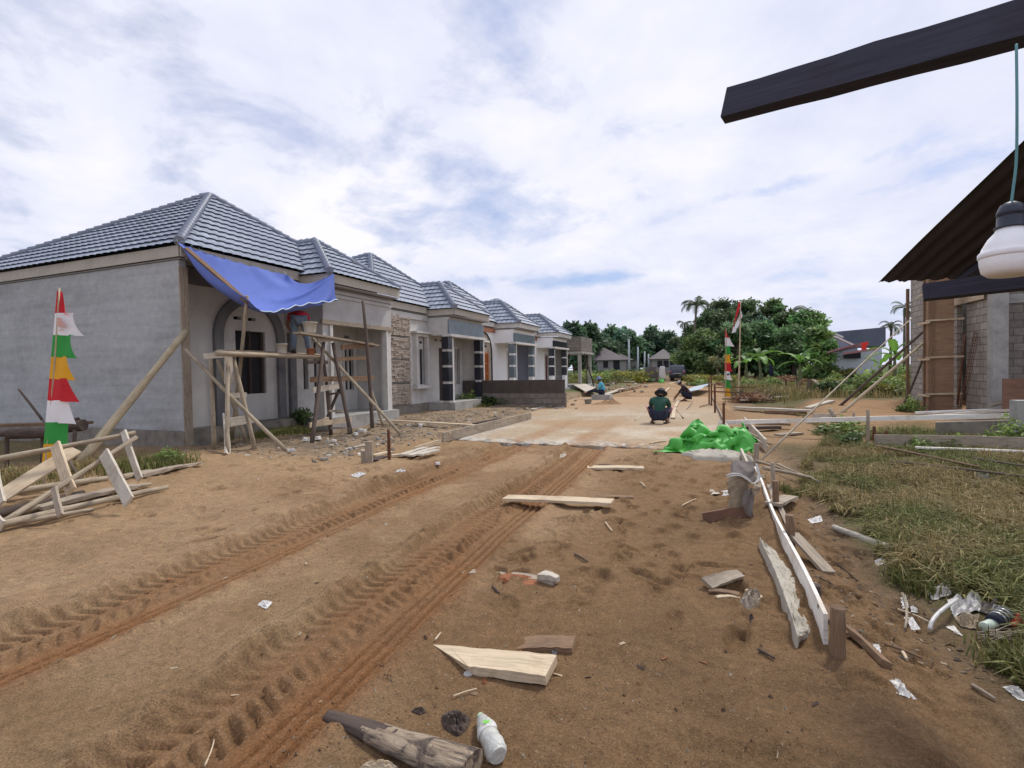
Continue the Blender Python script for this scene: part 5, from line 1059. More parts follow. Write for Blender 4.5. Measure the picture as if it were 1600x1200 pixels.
pennant_banner('small striped pennant banner beside the far end of the road edge', pb, ptop.z-pb.z, 0.24, (ptop.x-pb.x, ptop.y-pb.y), SEQ, False, 2)
def flag():
    b = gp(1153, 625); d = (b-EYE).dot(FW); top = dep(1157, 468, d); r = thing('flagpole', 'red and white flag hanging from a slim wooden pole', 'flag', b); m = MB(); m.pole(b-EZ3*.3, top, .045, .022, 8, 7, .004); m.build('pole', 'wood_pale', r)
    TL, TM, TR_ = dep(1154.5, 470, d), dep(1158, 484, d), dep(1163, 501, d); BL, BR = dep(1141.5, 520, d), dep(1149, 517, d)
    g = MB(); nd = -FW
    def surf(u, v):  # u across the folded width, v down
        pt = TL.lerp(TR_, u) if v == 0 else (TL.lerp(TR_, u)).lerp(BL.lerp(BR, u) if u < .55 else BL.lerp(BR, .55).lerp(dep(1160, 503, d), (u-.55)/.45), v)
        return pt+nd*(.10*math.sin(u*7+v*2)*(.3+.7*v))
    R1 = [[surf(j/14*.5, i/12) for j in range(8)] for i in range(13)]; R2 = [[surf(.5+j/14*.5, i/12) for j in range(8)] for i in range(13)]
    g.grid(R1); g.build('red_half', 'red', r); g = MB(); g.grid(R2); g.build('white_half', 'white_c', r)
    g = MB(); g.grid([[BL+(BR-BL)*(j/5)*.9+EZ3*(-.02*i)+(TL-BL)*(.09*(2-i))*(1-j/8)+nd*(.12) for j in range(6)] for i in range(3)]); g.build('folded_corner', 'white_c', r)
flag()

# ---------------------------------------------------------------- blue tarpaulin under the eave
def catmull(pts, n):
    P_ = [Vector(p) for p in pts]; P_ = [P_[0]*2-P_[1]]+P_+[P_[-1]*2-P_[-2]]; out_ = []
    for i in range(n+1):
        t = i/n*(len(P_)-3); k = min(int(t), len(P_)-4); u = t-k; a, b, c, d = P_[k:k+4]; out_.append(0.5*((2*b)+(c-a)*u+(2*a-5*b+4*c-d)*u*u+(3*b-a-3*c+d)*u**3))
    return out_
def blue_tarp():
    r = thing('blue_tarpaulin', 'blue tarpaulin slung from the roof corner over the scaffold', 'tarpaulin', onx(420, 440, -9.3))
    e = [onx(279, 379, -9.80), onx(330, 397, -9.80), onx(390, 414, -9.78), onx(440, 427, -9.75), onx(452, 431, -9.6), onx(470, 434, -9.35)]
    f = [onx(279.5, 380, -9.78), onx(330, 403, -9.45), onx(385, 422, -9.15), onx(430, 431, -8.98), onx(480, 431, -8.85), onx(522, 427, -8.80)]
    q3 = [onx(280, 381, -9.76), onx(332, 421, -9.2), onx(386, 448, -8.75), onx(425, 460, -8.6), onx(475, 452, -8.60), onx(525, 446, -8.70)]
    lo = [onx(280, 382, -9.75), onx(335, 431, -9.25), onx(384, 466, -8.75), onx(414, 486, -8.55), onx(470, 474, -8.55), onx(527, 467, -8.65)]
    N_, NV, KF = 57, 30, 9; ce, cf, cq, cl = (catmull(q, N_) for q in (e, f, q3, lo)); X = np.zeros((N_+1, NV, 3))
    for j in range(N_+1):
        col = catmull([cf[j], cq[j], cl[j]], NV-1-KF)
        for i in range(NV): X[j, i] = ce[j].lerp(cf[j], i/KF) if i < KF else col[i-KF]
    gi = np.arange((N_+1)*NV).reshape(N_+1, NV); pins = set(gi[:46:4, 0]) | set(gi[0]) | set(gi[1]) | set(gi[:36, -1]) | set(gi[36::4, -1]) | {gi[-1, KF], gi[-1, KF+1], gi[-1, -1]}
    P = drape(X.reshape(-1, 3), N_+1, NV, 120, .03, None, [int(k_) for k_ in pins], it=10, damp=.93, slack=1.012, jitter=.004)
    rows = [[Vector(p) for p in col] for col in np.transpose(P, (1, 0, 2))]
    g = MB(); g.grid(rows); o = g.build('sheet', 'tarp', r, fix=False); md = o.modifiers.new('soften', 'SUBSURF'); md.levels = md.render_levels = 1
    for k_, j_ in enumerate((0, 8, 16, 24, 32, 40)):
        q = rows[0][j_]; t_ = MB(); t_.tube([q+Vector((-.02, 0, .0)), q+Vector((-.06, .01, .06)), q+Vector((-.12, .02, .10))], .006, 5); t_.build('tie', 'tarphem', r)
    g = MB(); g.tube([p-EZ3*.012 for p in rows[-1][N_*3//5-2:]], .012, 5); g.build('hem', 'tarphem', r)
    m = MB(); m.plank(onx(290, 388, -9.7), onx(388, 473, -8.78), .09, .05, (1, 0, .4), 5); solo(m, 'tarpaulin_batten', 'wood_brown', 'brown batten stretching the lower left edge of the blue tarpaulin', 'batten')
blue_tarp()

# ---------------------------------------------------------------- poles, planks, scaffold
def T(mb, name, mat, label, cat, group=None): return solo(mb, name, mat, label, cat, None, group)
def pole1(p0, p1, r0, r1, mat, label, cat='pole', bend=.008, name='timber_pole'): m = MB(); m.pole(p0, p1, r0, r1, 8, 8, bend); return T(m, name, mat, label, cat)
pole1(gp(118, 727)-EZ3*.05, onx(291, 517, -9.93), .085, .06, 'bamboo', 'stout pale bamboo pole leaning on the grey house corner', 'pole', .004, 'bamboo_pole')
pole1(gp(362, 688), onx(386, 462, -8.80), .045, .034, 'pole', 'upright mottled pole propping the blue tarpaulin', 'pole', .006)
pole1(gp(450, 706), onx(290, 546, -9.7), .040, .032, 'pole', 'long slanting pole crossing the left trestle', 'pole', .008)
pole1(gp(629, 681), onx(489, 529, -8.9), .040, .032, 'pole', 'long slanting pole crossing the right scaffold', 'pole', .008)
vp = gp(582, 672); pole1(vp-EZ3*.1, dep(567, 470, (vp-EYE).dot(FW)), .05, .035, 'darkpole', 'tall dark upright pole before the open porch', 'pole', .008)
vp = gp(599, 666); pole1(vp, dep(577, 603, (vp-EYE).dot(FW)), .04, .032, 'pole', 'short pole leaning on the tall dark upright', 'pole', .006)
pole1(dep(66, 656, 9.0), dep(29, 608, 9.0), .022, .016, 'darkpole', 'thin dark stick slanting before the grey side wall', 'stick')
pole1(gp(127, 750), dep(66, 656, 8.9), .022, .016, 'darkpole', 'thin dark stick propped behind the toppled timber frame', 'stick')
def trestle_left():
    x = -8.85; P_ = lambda px, py, dx=0: onx(px, py, x+dx); r = thing('scaffold_trestle', 'left scaffold trestle of nailed poles before the arched window', 'trestle', gp(372, 705))
    for a, b in ((gp(355, 710), P_(357, 553)), (gp(398, 700), P_(364, 556)), (gp(356, 706)+Vector((-.55, .15, 0)), P_(329, 556, -.35)), (gp(400, 696)+Vector((-.5, .2, 0)), P_(340, 562, -.4))): m = MB(); m.pole(a, b, .042, .036, 6, 7, .006); m.build('leg', 'pole', r)
    for a, b, w in ((P_(315, 557, -.3), P_(370, 553, .05), .11), (P_(354, 593), P_(372, 592), .10), (P_(355, 619), P_(382, 617), .10), (P_(356, 660), P_(393, 654), .17)): m = MB(); m.plank(a+EX*.05, b+EX*.05, .035, w, (0, 0, 1), 3); m.build('rung', 'wood_white', r)
    m = MB(); m.plank(gp(352, 710)+EX*.06, P_(352, 648, .06), .12, .03, (1, 0, 0), 4); m.build('side_board', 'wood_white', r)
    m = MB(); m.plank(P_(357, 553, .05), P_(357, 600, .05), .16, .03, (1, 0, 0), 3); m.build('gusset', 'wood_white', r)
trestle_left()
def trestle_right():
    x = -8.4; P_ = lambda px, py, dx=0: onx(px, py, x+dx); r = thing('scaffold_trestle', 'right scaffold trestle of crooked dark poles and wide boards', 'trestle', gp(515, 685))
    for a, b in ((gp(487, 692), P_(506, 534)), (gp(517, 680), P_(503, 545, -.1)), (gp(548, 681), P_(520, 536))): m = MB(); m.pole(a, b, .048, .04, 7, 7, .012); m.build('leg', 'darkpole', r)
    for a, b in ((P_(512, 652, -.3), P_(531, 606, -.1)), (gp(546, 678), P_(532, 606, -.1))): m = MB(); m.pole(a, b, .04, .035, 5, 7, .02); m.build('short_leg', 'darkpole', r)
    for a, b, w, mt in ((P_(489, 610, .06), P_(535, 602, .06), .13, 'wood_white'), (P_(496, 532, .06), P_(522, 530, .06), .10, 'wood_grey'), (P_(514, 616, 0), P_(535, 614, 0), .05, 'darkpole'), (P_(514, 642), P_(541, 643), .05, 'wood_grey'), (P_(517, 669), P_(548, 669), .05, 'wood_grey')): m = MB(); m.plank(a, b, .03, w, (0, 0, 1), 3); m.build('crossbar', mt, r)
    m = MB(); q = [P_(483, 668, .07), P_(548, 659, .07), P_(548, 651.5, .07), P_(513, 656.5, .07), P_(512, 651.5, .07), P_(483, 661, .07)]; m.prism(q, (.03, 0, 0)); m.build('bottom_board', 'wood_pale', r)
trestle_right()
pole1(onx(336, 552, -8.62), onx(501, 559, -8.62), .05, .045, 'pole', 'front pole of the scaffold platform between the trestles', 'pole', .004)
pole1(onx(340, 550, -9.2), onx(505, 556, -9.2), .05, .045, 'pole', 'rear pole of the scaffold platform between the trestles', 'pole', .004)
m = MB(); m.plank(onx(352, 549.5, -8.9), onx(500, 556, -8.9), .30, .03, (0, 0, 1), 6); T(m, 'scaffold_board', 'wood_brown', 'flat board laid on the scaffold platform poles', 'board')
m = MB(); m.plank(onx(464, 520, -8.35), onx(587, 540, -8.35), .24, .04, (0, 0, 1), 6); T(m, 'scaffold_board', 'wood_grey', 'upper scaffold board that carries the white bucket', 'board')
for q, mt, lb in (((533, 543, 584, 539, .12), 'wood_brown', 'short ledger board right under the upper scaffold board'), ((520, 562, 576, 559, .09), 'wood_brown', 'middle ledger board nailed across the porch scaffold'), ((485, 593, 584, 591, .12), 'wood_brown', 'long ledger board across the right trestle at window height'), ((480, 566, 512, 566, .08), 'wood_dark', 'dark ledger under the platform end')):
    m = MB(); m.plank(onx(q[0], q[1], -8.32), onx(q[2], q[3], -8.32), .03, q[4], (0, 0, 1), 4); T(m, 'ledger_board', mt, lb, 'board')
def bucket(p, rr, hh, mat, label):
    r = thing('bucket', label, 'bucket', p); m = MB(); prof = [(rr*.74, 0), (rr*.78, hh*.1), (rr*.98, hh*.94), (rr*1.08, hh*.94), (rr*1.08, hh), (rr*.96, hh), (rr*.9, hh*.8), (rr*.8, hh*.75)]; m.lathe(prof, p, 18); m.build('tub', mat, r)
    m = MB(); m.lathe([(rr*.86, hh*.78), (rr*.2, hh*.84)], p, 14); m.build('mortar', 'cement', r)
pz_ = onx(440, 553, -8.85); bucket(pz_+EZ3*.0, .12, .22, 'cream', 'small cream bucket on the scaffold platform')
p = onx(484.5, 522, -8.35)+EZ3*.02; bucket(p, .155, .24, 'cream', 'large cream bucket on the upper scaffold board')
p = onx(486, 556, -8.75); bucket(p, .10, .17, 'brick', 'terracotta coloured pail by the worker on the platform')
p = gp(919, 631); p.z = max(p.z, .06); bucket(p, .17, .20, 'greyplastic', 'grey mortar tub at the left edge of the road')

# ---------------------------------------------------------------- toppled timber frame on the left
def timber_frame():
    D_ = lambda px, py, d: dep(px, py, d); r = thing('toppled_trestle', 'toppled trestle of poles and bleached boards on the sand at left', 'trestle', gp(150, 800))
    for nm, a, b, r0, mt in (('top_rail', D_(-30, 722, 5.7), D_(212, 676, 6.6), .035, 'wood_grey'), ('diagonal_pole', D_(-10, 826, 5.0), D_(213, 683, 6.4), .035, 'wood_grey')):
        m = MB(); m.pole(a, b, r0, r0*.75, 8, 8, .006); m.build(nm, 'pole', r)
    for a, b, w, mt in ((D_(86, 695, 6.0), D_(112, 768, 5.6), .125, 'wood_pale'), (D_(162, 708, 6.0), D_(202, 784, 5.5), .135, 'wood_white'), (D_(193, 674, 6.5), D_(219, 749, 6.1), .075, 'wood_white'), (D_(2, 776, 5.7), D_(118, 702, 6.4), .17, 'wood_pale'), (D_(-8, 742, 5.2), D_(2, 788, 5.0), .10, 'wood_white'), (D_(84, 762, 5.3), D_(95, 806, 5.1), .06, 'wood_grey'), (D_(-10, 806, 4.9), D_(3, 822, 4.8), .10, 'wood_white')):
        m = MB(); m.plank(a, b, w, .028, (.37, -.93, .1), 5); m.build('board', mt, r)
timber_frame()
for a, b, r0, mt, lb in (((-30, 790), (168, 753), .05, 'pole', 'thick peeled pole lying under the toppled timber frame'), ((30, 806), (236, 762), .034, 'pole', 'slim pole lying in front under the timber frame'), ((-20, 834), (262, 767), .040, 'pole', 'front-most pole under the toppled timber frame'), ((10, 828), (147, 803), .028, 'pole', 'short thin stick in front of the timber frame'), ((23, 772), (120, 762), .034, 'palebark', 'pale stick behind the toppled timber frame'), ((190, 752), (235, 741), .045, 'pole', 'short thick pole end beside the rough slab'), ((-20, 815), (130, 775), .05, 'wood_dark', 'dark weathered pole under the timber frame')):
    pole1(gp(*a, .05), gp(*b, .05), r0, r0*.7, mt, lb, 'pole', .008)
m = MB(); m.plank(gp(215, 747, .03), gp(312, 729, .05), .22, .045, (0, 0, 1), 10, .012, .10, .03); T(m, 'offcut_slab', 'wood_grey', 'rough bark-edged slab end pointing at the house corner', 'plank')
m = MB(); m.plank(gp(60, 800, .04), gp(215, 765, .05), .20, .04, (0, 0, 1), 10, .012); T(m, 'offcut_slab', 'wood_grey', 'grey rough slab lying under the toppled timber frame', 'plank')
m = MB(); m.plank(gp(88, 800, .03), gp(118, 797, .03), .16, .02, (0, 0, 1), 3); T(m, 'board_scrap', 'wood_white', 'pale scrap board between the two front poles', 'plank')
m = MB(); m.plank(gp(180, 782, .02), gp(200, 780, .02), .14, .02, (0, 0, 1), 3); T(m, 'board_scrap', 'wood_white', 'pale scrap beneath the bleached frame board', 'plank')
def log_rack():
    d = 8.6; r = thing('log_rack', 'dark logs resting on stakes against the grey side wall', 'log rack', gp(70, 742))
    for a, b, r0 in ((dep(14, 678, d), dep(82, 676, d), .09), (dep(84, 669, d+.2), dep(131, 664, d+.2), .10), (dep(90, 661, d+.3), dep(122, 657, d+.3), .06), (dep(-40, 680, d), dep(14, 677, d), .05)):
        m = MB(); m.pole(a, b, r0, r0*.95, 6, 9, .01); m.build('log', 'wood_dark', r)
    for px in (10, 66, 116):
        m = MB(); m.pole(dep(px, 740, d+.1), dep(px+1, 672, d+.1), .035, .03); m.build('stake', 'darkpole', r)
    m = MB(); m.plank(dep(-40, 666, d+.6), dep(136, 661, d+.6), .28, .05, (0, 0, 1), 5); m.build('board', 'wood_brown', r)
log_rack()

# ---------------------------------------------------------------- stakes, form boards and planks round the road
def stake(p, hgt_, r0, mat, label, lean=(0, 0), square=False, cat='stake'):
    m = MB(); q = Vector(p)
    if square: m.plank(q-EZ3*.15, q+Vector((*lean, hgt_)), r0*2, r0*1.3, (FW.x, FW.y, 0), 3)
    else: m.pole(q-EZ3*.2, q+Vector((*lean, hgt_)), r0, r0*.92, 5, 9, .006)
    return T(m, 'stake', mat, label, cat)
stake(gp(608, 718), .50, .028, 'rust', 'thin red-brown stake by the house yard planks')
stake(gp(577, 724), .36, .055, 'wood_grey', 'taller of two square grey stakes left of the yard planks', square=True)
stake(gp(569, 723), .20, .045, 'wood_grey', 'shorter of two square grey stakes left of the yard planks', square=True)
def board_on_edge(a, b, h_, t, mat, label, base=None, seg=8, name='form_board'):
    a, b = Vector(a), Vector(b); d = (b-a).normalized(); m = MB(); m.plank(a+EZ3*h_/2, b+EZ3*h_/2, t, h_, (0, 0, 1), seg, .004); return T(m, name, mat, label, 'board')
board_on_edge(gp(692, 694), gp(829, 655), .20, .05, 'wood_grey', 'long grey form board on edge along the left side of the road')
m = MB(); a = gp(684, 690); m.box(a.x-.02, a.x+.26, a.y+.05, a.y+.09, a.z+.16, a.z+.20); m.box(a.x-.02, a.x+.02, a.y+.05, a.y+.09, a.z-.1, a.z+.158); T(m, 'form_bracket', 'wood_pale', 'small nailed bracket holding the end of the long grey form board', 'bracket')
board_on_edge(gp(648, 706), gp(688, 694), .09, .04, 'wood_pale', 'short pale board standing before the long form board')
def flat(a, b, w, t, mat, label, name='plank', lift=.0, w1=None, jit=.004, tilt=0.0, skew0=0, skew1=0, sink=0.0, seg=8, up=None):
    A_, B_ = gp(*a, t/2+lift-sink), gp(*b, t/2+lift); m = MB(); m.plank(A_, B_, w, t, up or (tilt, 0, 1), seg, jit, w1, None, skew0, skew1); return T(m, name, mat, label, 'plank')
flat((592, 663), (742, 671), .16, .03, 'wood_pale', 'long pale plank lying from the porch towards the road', lift=.10)
flat((742, 672), (772, 663), .14, .03, 'wood_pale', 'short pale plank at the road end of the long porch plank')
flat((737, 621), (866, 630), .30, .04, 'wood_white', 'long pale plank on the weeds before the low block wall', lift=.18)
flat((830, 634), (880, 622), .22, .04, 'wood_white', 'broad pale board end in the rubble by the road')
flat((740, 664), (782, 657), .10, .04, 'wood_dark', 'dark plank edge behind the long form board', lift=.03)
for k, (a, b, mt, lb) in enumerate((((584, 715), (612, 709), 'wood_pale', 'left plank of the cluster beside the red-brown stake'), ((612, 716), (650, 711), 'wood_pale', 'second plank of the cluster beside the red-brown stake'), ((628, 716), (664, 704), 'wood_white', 'bleached plank in the middle of the yard cluster'), ((640, 718), (684, 704), 'wood_white', 'longest bleached plank on the right of the yard cluster'), ((656, 718), (684, 709), 'wood_white', 'nearest bleached plank of the yard cluster'))): flat(a, b, .12, .03, mt, lb, lift=.02+.01*k)
flat((584, 722), (600, 715), .16, .04, 'wood_dark', 'dark plank tucked under the yard cluster')
flat((539, 701), (572, 697), .10, .02, 'wood_white', 'thin pale lath lying in the yard left of the stakes')
# right-hand edge of the road: a run of form boards held by stakes
e0 = gp(1291, 1003); e0.z = at(1291, 985, 0).z; E1 = [Vector((0.535, 3.14, 0)), Vector((0.50, 4.6, 0)), Vector((.49, 6.1, 0)), Vector((.47, 7.7, 0))]
m = MB()
rows_ = []
for t in np.linspace(0, 1, 25):
    c = catmull(E1, 24)[int(round(t*24))]; c = Vector((c.x, c.y, 0)); b = 0.012*math.sin(t*9)
    rows_.append([c+Vector((-.011, 0, -.16)), c+Vector((.011, 0, -.16)), c+Vector((.011+b, 0, .168-.03*t)), c+Vector((-.011+b, 0, .168-.03*t))])
m.grid(rows_, close=True, smooth=False); m.add([rows_[0][k] for k in range(4)], [(3, 2, 1, 0)]); m.add([rows_[-1][k] for k in range(4)], [(0, 1, 2, 3)])
T(m, 'form_board', 'whitewash', 'long thin whitewashed form board on edge from the front stake', 'board')
board_on_edge((.40, 8.1, -.03), (.36, 9.9, -.02), .17, .03, 'wood_white', 'pale form board on edge beside the paper sack')
board_on_edge((.34, 10.0, -.03), (.20, 13.2, -.03), .20, .04, 'wood_white', 'wide pale form board on edge just past the green tarpaulin')
board_on_edge((.20, 13.3, -.02), (-.02, 20.5, -.02), .17, .03, 'wood_grey', 'grey form board running along the far right road edge')
board_on_edge((-.02, 20.6, -.02), (-.24, 27.5, -.02), .16, .03, 'wood_grey', 'farthest form board along the right road edge')
board_on_edge((.86, 10.8, -.10), (.70, 15.5, -.10), .22, .04, 'wood_white', 'outer pale form board standing beside the row of rusty stakes')
stake((.575, 3.05, -.02), .27, .040, 'wood_brown', 'front-most thick round stake at the end of the whitewashed board')
stake((.56, 4.72, -.05), .33, .036, 'wood_brown', 'round stake behind the white board, second from the front', (-.01, .0))
stake((.545, 5.75, -.05), .40, .034, 'wood_brown', 'slimmer round stake just behind the second one')
stake((.60, 6.65, -.08), .46, .026, 'wood_grey', 'grey stake tied to the slanting pole end', (.0, 0))
stake((.60, 3.86, -.05), .10, .035, 'wood_dark', 'short sawn stake stub beside the whitewashed board')
stake((.52, 8.05, -.05), .46, .03, 'wood_grey', 'pale stake against the near side of the green tarpaulin', square=True)
flat((1306, 972), (1386, 1043), .07, .03, 'wood_brown', 'brace board slanting from the front stake to the mud', lift=0, up=(.5, .2, 1)); bo = bpy.data.objects['plank.011'] if 'plank.011' in bpy.data.objects else None
m = MB(); m.plank((.575, 4.75, .12), gp(1294, 897, .01), .11, .025, (.3, -.2, 1), 6); T(m, 'brace_board', 'wood_grey', 'grey brace board running down from the second stake', 'board')
m = MB(); m.plank((.56, 5.85, .12), (.62, 5.0, .0), .05, .03, (0, 0, 1), 4); T(m, 'brace_board', 'wood_grey', 'short brace board between the two brown stakes', 'board')
m = MB(); m.plank((.56, 6.7, .10), (.58, 6.0, .0), .05, .03, (0, 0, 1), 4); T(m, 'brace_board', 'wood_grey', 'short brace below the grey tied stake', 'board')
m = MB(); m.plank((.545, 3.30, .14), (.60, 3.07, .10), .05, .03, (0, 0, 1), 3); T(m, 'brace_board', 'wood_brown', 'stubby block nailed behind the front stake', 'board')
for k, (px, yb, yt, mt, r0, lb) in enumerate(((1108, 632, 590, 'rust', .03, 'left-most of the three thin rusty stakes by the road'), (1111.5, 634, 586, 'rust', .03, 'tallest of the three thin rusty stakes by the road'), (1117, 645, 600, 'rust', .032, 'right-hand of the three thin rusty stakes by the road'), (1131, 668, 629, 'rust', .034, 'lone dark stake beside the wide pale form board'), (1334, 675, 645, 'wood_grey', .03, 'small grey stake under the long white plank'), (1356, 692, 640, 'wood_grey', .035, 'squared grey stake holding the long white plank'), (1366, 690, 666, 'rust', .035, 'left rusty stub in the grass below the white plank'), (1385, 690, 673, 'rust', .035, 'right rusty stub in the grass below the white plank'), (1228, 610, 592, 'wood_dark', .05, 'dark stump post in the dry field'), (1245, 608, 575, 'wood_dark', .03, 'thin dark post in the dry field'))):
    p = gp(px, yb); d = (p-EYE).dot(FW); stake(p, dep(px, yt, d).z-p.z, r0, mt, lb)
m = MB(); m.plank(gp(1365, 690)+EZ3*.16, gp(1386, 690)+EZ3*.15, .05, .04, (0, 0, 1), 3); T(m, 'crossbar', 'rust', 'rusty bar joining the two stubs in the grass', 'bar')
m = MB(); m.plank((-.15, 20.3, .62), (.75, 20.2, .58), .05, .04, (0, 0, 1), 3); T(m, 'crossbar', 'rust', 'rusty rail across the thin stakes', 'bar')
m = MB(); m.plank((-.1, 24.5, .62), (1.6, 24.8, .62), .05, .04, (0, 0, 1), 3); T(m, 'crossbar', 'rust', 'higher rail reaching from the stakes towards the pennant', 'bar')
# planks on the right
def dplank(a, b, w, t, mat, label, name='plank', up=(0, 0, 1)): m = MB(); m.plank(dep(*a), dep(*b), w, t, up, 10, .006); return T(m, name, mat, label, 'plank')
dplank((1122, 660.5, 12.6), (1600, 649, 10.2), .05, .10, 'whitewash', 'very long white rail plank crossing to the concrete pier')
dplank((1430, 645, 13.5), (1585, 640, 12.5), .2, .05, 'whitewash', 'upper pale plank stacked behind the long rail near the pier')
dplank((1440, 651, 12.8), (1580, 641, 12.0), .16, .05, 'wood_white', 'lower pale plank resting beside the long rail near the pier')
dplank((1270, 650, 15.2), (1440, 650, 14.2), .05, .14, 'wood_white', 'grey board edging the brown sand pad')
dplank((1262, 658, 14.5), (1372, 640, 17.0), .14, .04, 'whitewash', 'pale plank slanting across the sand pad')
m = MB(); m.plank(gp(1366, 703)+EZ3*.19, gp(1640, 712)+EZ3*.20, .04, .22, (0, 0, 1), 10, .006); T(m, 'form_board', 'wood_grey', 'grey board on edge across the grass plot', 'board')
flat((1430, 709), (1640, 718), .06, .03, 'whitewash', 'thin white lath in front of the grey board on the grass', lift=.10)
for a, b, mt, lb, r0 in (((1370, 708), (1530, 744), 'wood_brown', 'long brown stick lying slantwise on the grass', .022), ((1392, 734), (1600, 760), 'darkpole', 'long dark stick lying lower on the grass', .02), ((1520, 728), (1600, 742), 'darkpole', 'dark stick by the black plastic in the grass', .02), ((1180, 735), (1236, 752), 'pole', 'stick lying behind the grey tied stake', .02), ((1192, 748), (1270, 762), 'pole', 'slim pole lying in the grass past the stakes', .025), ((1215, 738), (1280, 768), 'wood_grey', 'weathered lath sunk in the grass past the stakes', .02), ((1165, 683), (1205, 705), 'pole', 'stick slanting behind the green tarpaulin flap', .025), ((1172, 690), (1200, 708), 'wood_white', 'paler stick beside the green tarpaulin flap', .02)):
    pole1(gp(*a, .13), gp(*b, .13), r0, r0*.8, mt, lb, 'stick', .006)
flat((1150, 640), (1270, 637), .3, .06, 'wood_white', 'pale plank on the sand beyond the outer form board', lift=.05)
flat((1195, 646), (1260, 648), .18, .08, 'wood_brown', 'brown beam on the sand right of the outer form board', lift=.02)
flat((1130, 627), (1210, 629), .25, .06, 'wood_brown', 'long dark board at the foot of the flagpole', lift=.08)
flat((1160, 630), (1230, 624), .25, .06, 'wood_white', 'weathered board on the brush by the flagpole', lift=.1)
flat((1262, 632), (1300, 630), .25, .08, 'wood_white', 'far pale beam at the edge of the dry field', lift=.05)
flat((1170, 674), (1215, 672), .22, .07, 'wood_dark', 'dark rotten plank under the white rail', lift=.04); flat((1180, 669), (1235, 671), .2, .06, 'wood_brown', 'brown rotten plank under the white rail', lift=.1)
flat((1215, 681), (1250, 678), .2, .04, 'wood_grey', 'grey plank end in the grass below the white rail')
# slanting poles and the stay
pole1(dep(1180, 728, 8.2), dep(1425, 497, 15.0), .018, .016, 'pole', 'thin slanting pole from the tied stake up to the block house corner', 'pole', .002)
pole1(dep(1303, 655, 15.0), dep(1476, 507, 15.4), .045, .035, 'bamboo', 'pale bamboo brace from the sand pad to the column form', 'pole', .003, 'bamboo_pole')
pole1(dep(1305, 641, 17.5), dep(1464, 499, 15.6), .045, .035, 'darkpole', 'dark brace pole beside the pale bamboo brace', 'pole', .003)
pole1(dep(1410, 637, 16.6), dep(1462, 500, 15.8), .035, .028, 'darkpole', 'crooked dark pole leaning on the column form', 'pole', .02)
pole1(dep(1455, 630, 16.2), dep(1425, 520, 17.2), .02, .018, 'pole', 'thin stick slanting left against the block wall', 'stick', .004)
pole1(dep(1297, 640, 14.8), dep(1304, 652, 14.6), .06, .05, 'wood_grey', 'stubby grey block at the foot of the bamboo brace', 'stake')
m = MB(); m.plank(dep(1548, 634, 12.8), dep(1580, 626, 12.4), .2, .05, (0, 0, 1), 4); T(m, 'plank', 'wood_grey', 'grey plank offcut leaning under the plywood sheet', 'plank')

# ---------------------------------------------------------------- green tarpaulin, mortar and paper sack
def green_tarp():
    c = Vector((-.13, 9.60, .05)); r = thing('green_tarpaulin', 'crumpled bright green tarpaulin heaped at the road edge', 'tarpaulin', c)
    P = heap_cloth()*np.array((1.06, 1.0, 1.38)); ca, sa = math.cos(-.15), math.sin(-.15)
    g = MB(); g.grid([[c+Vector((q[0]*ca-q[1]*sa, q[0]*sa+q[1]*ca, q[2])) for q in row] for row in P]); o = g.build('heap', 'green', r, fix=False)
    md = o.modifiers.new('soften', 'SUBSURF'); md.levels = md.render_levels = 1
    P_ = lambda px, py, d: dep(px, py, d); A_ = [P_(1118, 690, 9.3), P_(1148, 668, 9.45), P_(1157, 672, 9.5), P_(1166, 693, 9.45), P_(1181, 716, 9.3)]; B_ = [P_(1120, 712, 8.9), P_(1146, 700, 9.0), P_(1158, 700, 9.2), P_(1166, 712, 9.2), P_(1175, 720, 9.15)]; C_ = [P_(1128, 728, 8.75), P_(1150, 712, 8.85), P_(1156, 716, 9.1), P_(1168, 722, 9.15), P_(1172, 723, 9.12)]
    la = [catmull(q, 26) for q in (A_, B_, C_)]; rows = []
    for i in range(13):
        rows.append([catmull([la[k][j] for k in range(3)], 12)[i]+Vector((0, -.03*math.sin(j*.9+i*.3), .012*math.sin(j*1.3+i))) for j in range(27)])
    g = MB(); g.grid(rows); g.build('hanging_flap', 'green', r)
    m = MB(); rows = []
    for i in range(12):
        s = i/11; rows.append([Vector((-.02+.50*s*math.cos(a)*(1+.18*math.sin(3*a)+.1*math.sin(7*a)), 9.02+.30*s*math.sin(a)*(1+.15*math.sin(5*a)), .05+.075*(1-s**2)+.045*random.random()*(1-s**3)-(.08 if i == 11 else 0))) for a in np.linspace(0, 6.283, 40, endpoint=False)])
    m.grid(rows, close=True); T(m, 'mortar_spill', 'cement', 'spilled grey mortar heap under the green tarpaulin', 'mortar')
green_tarp()
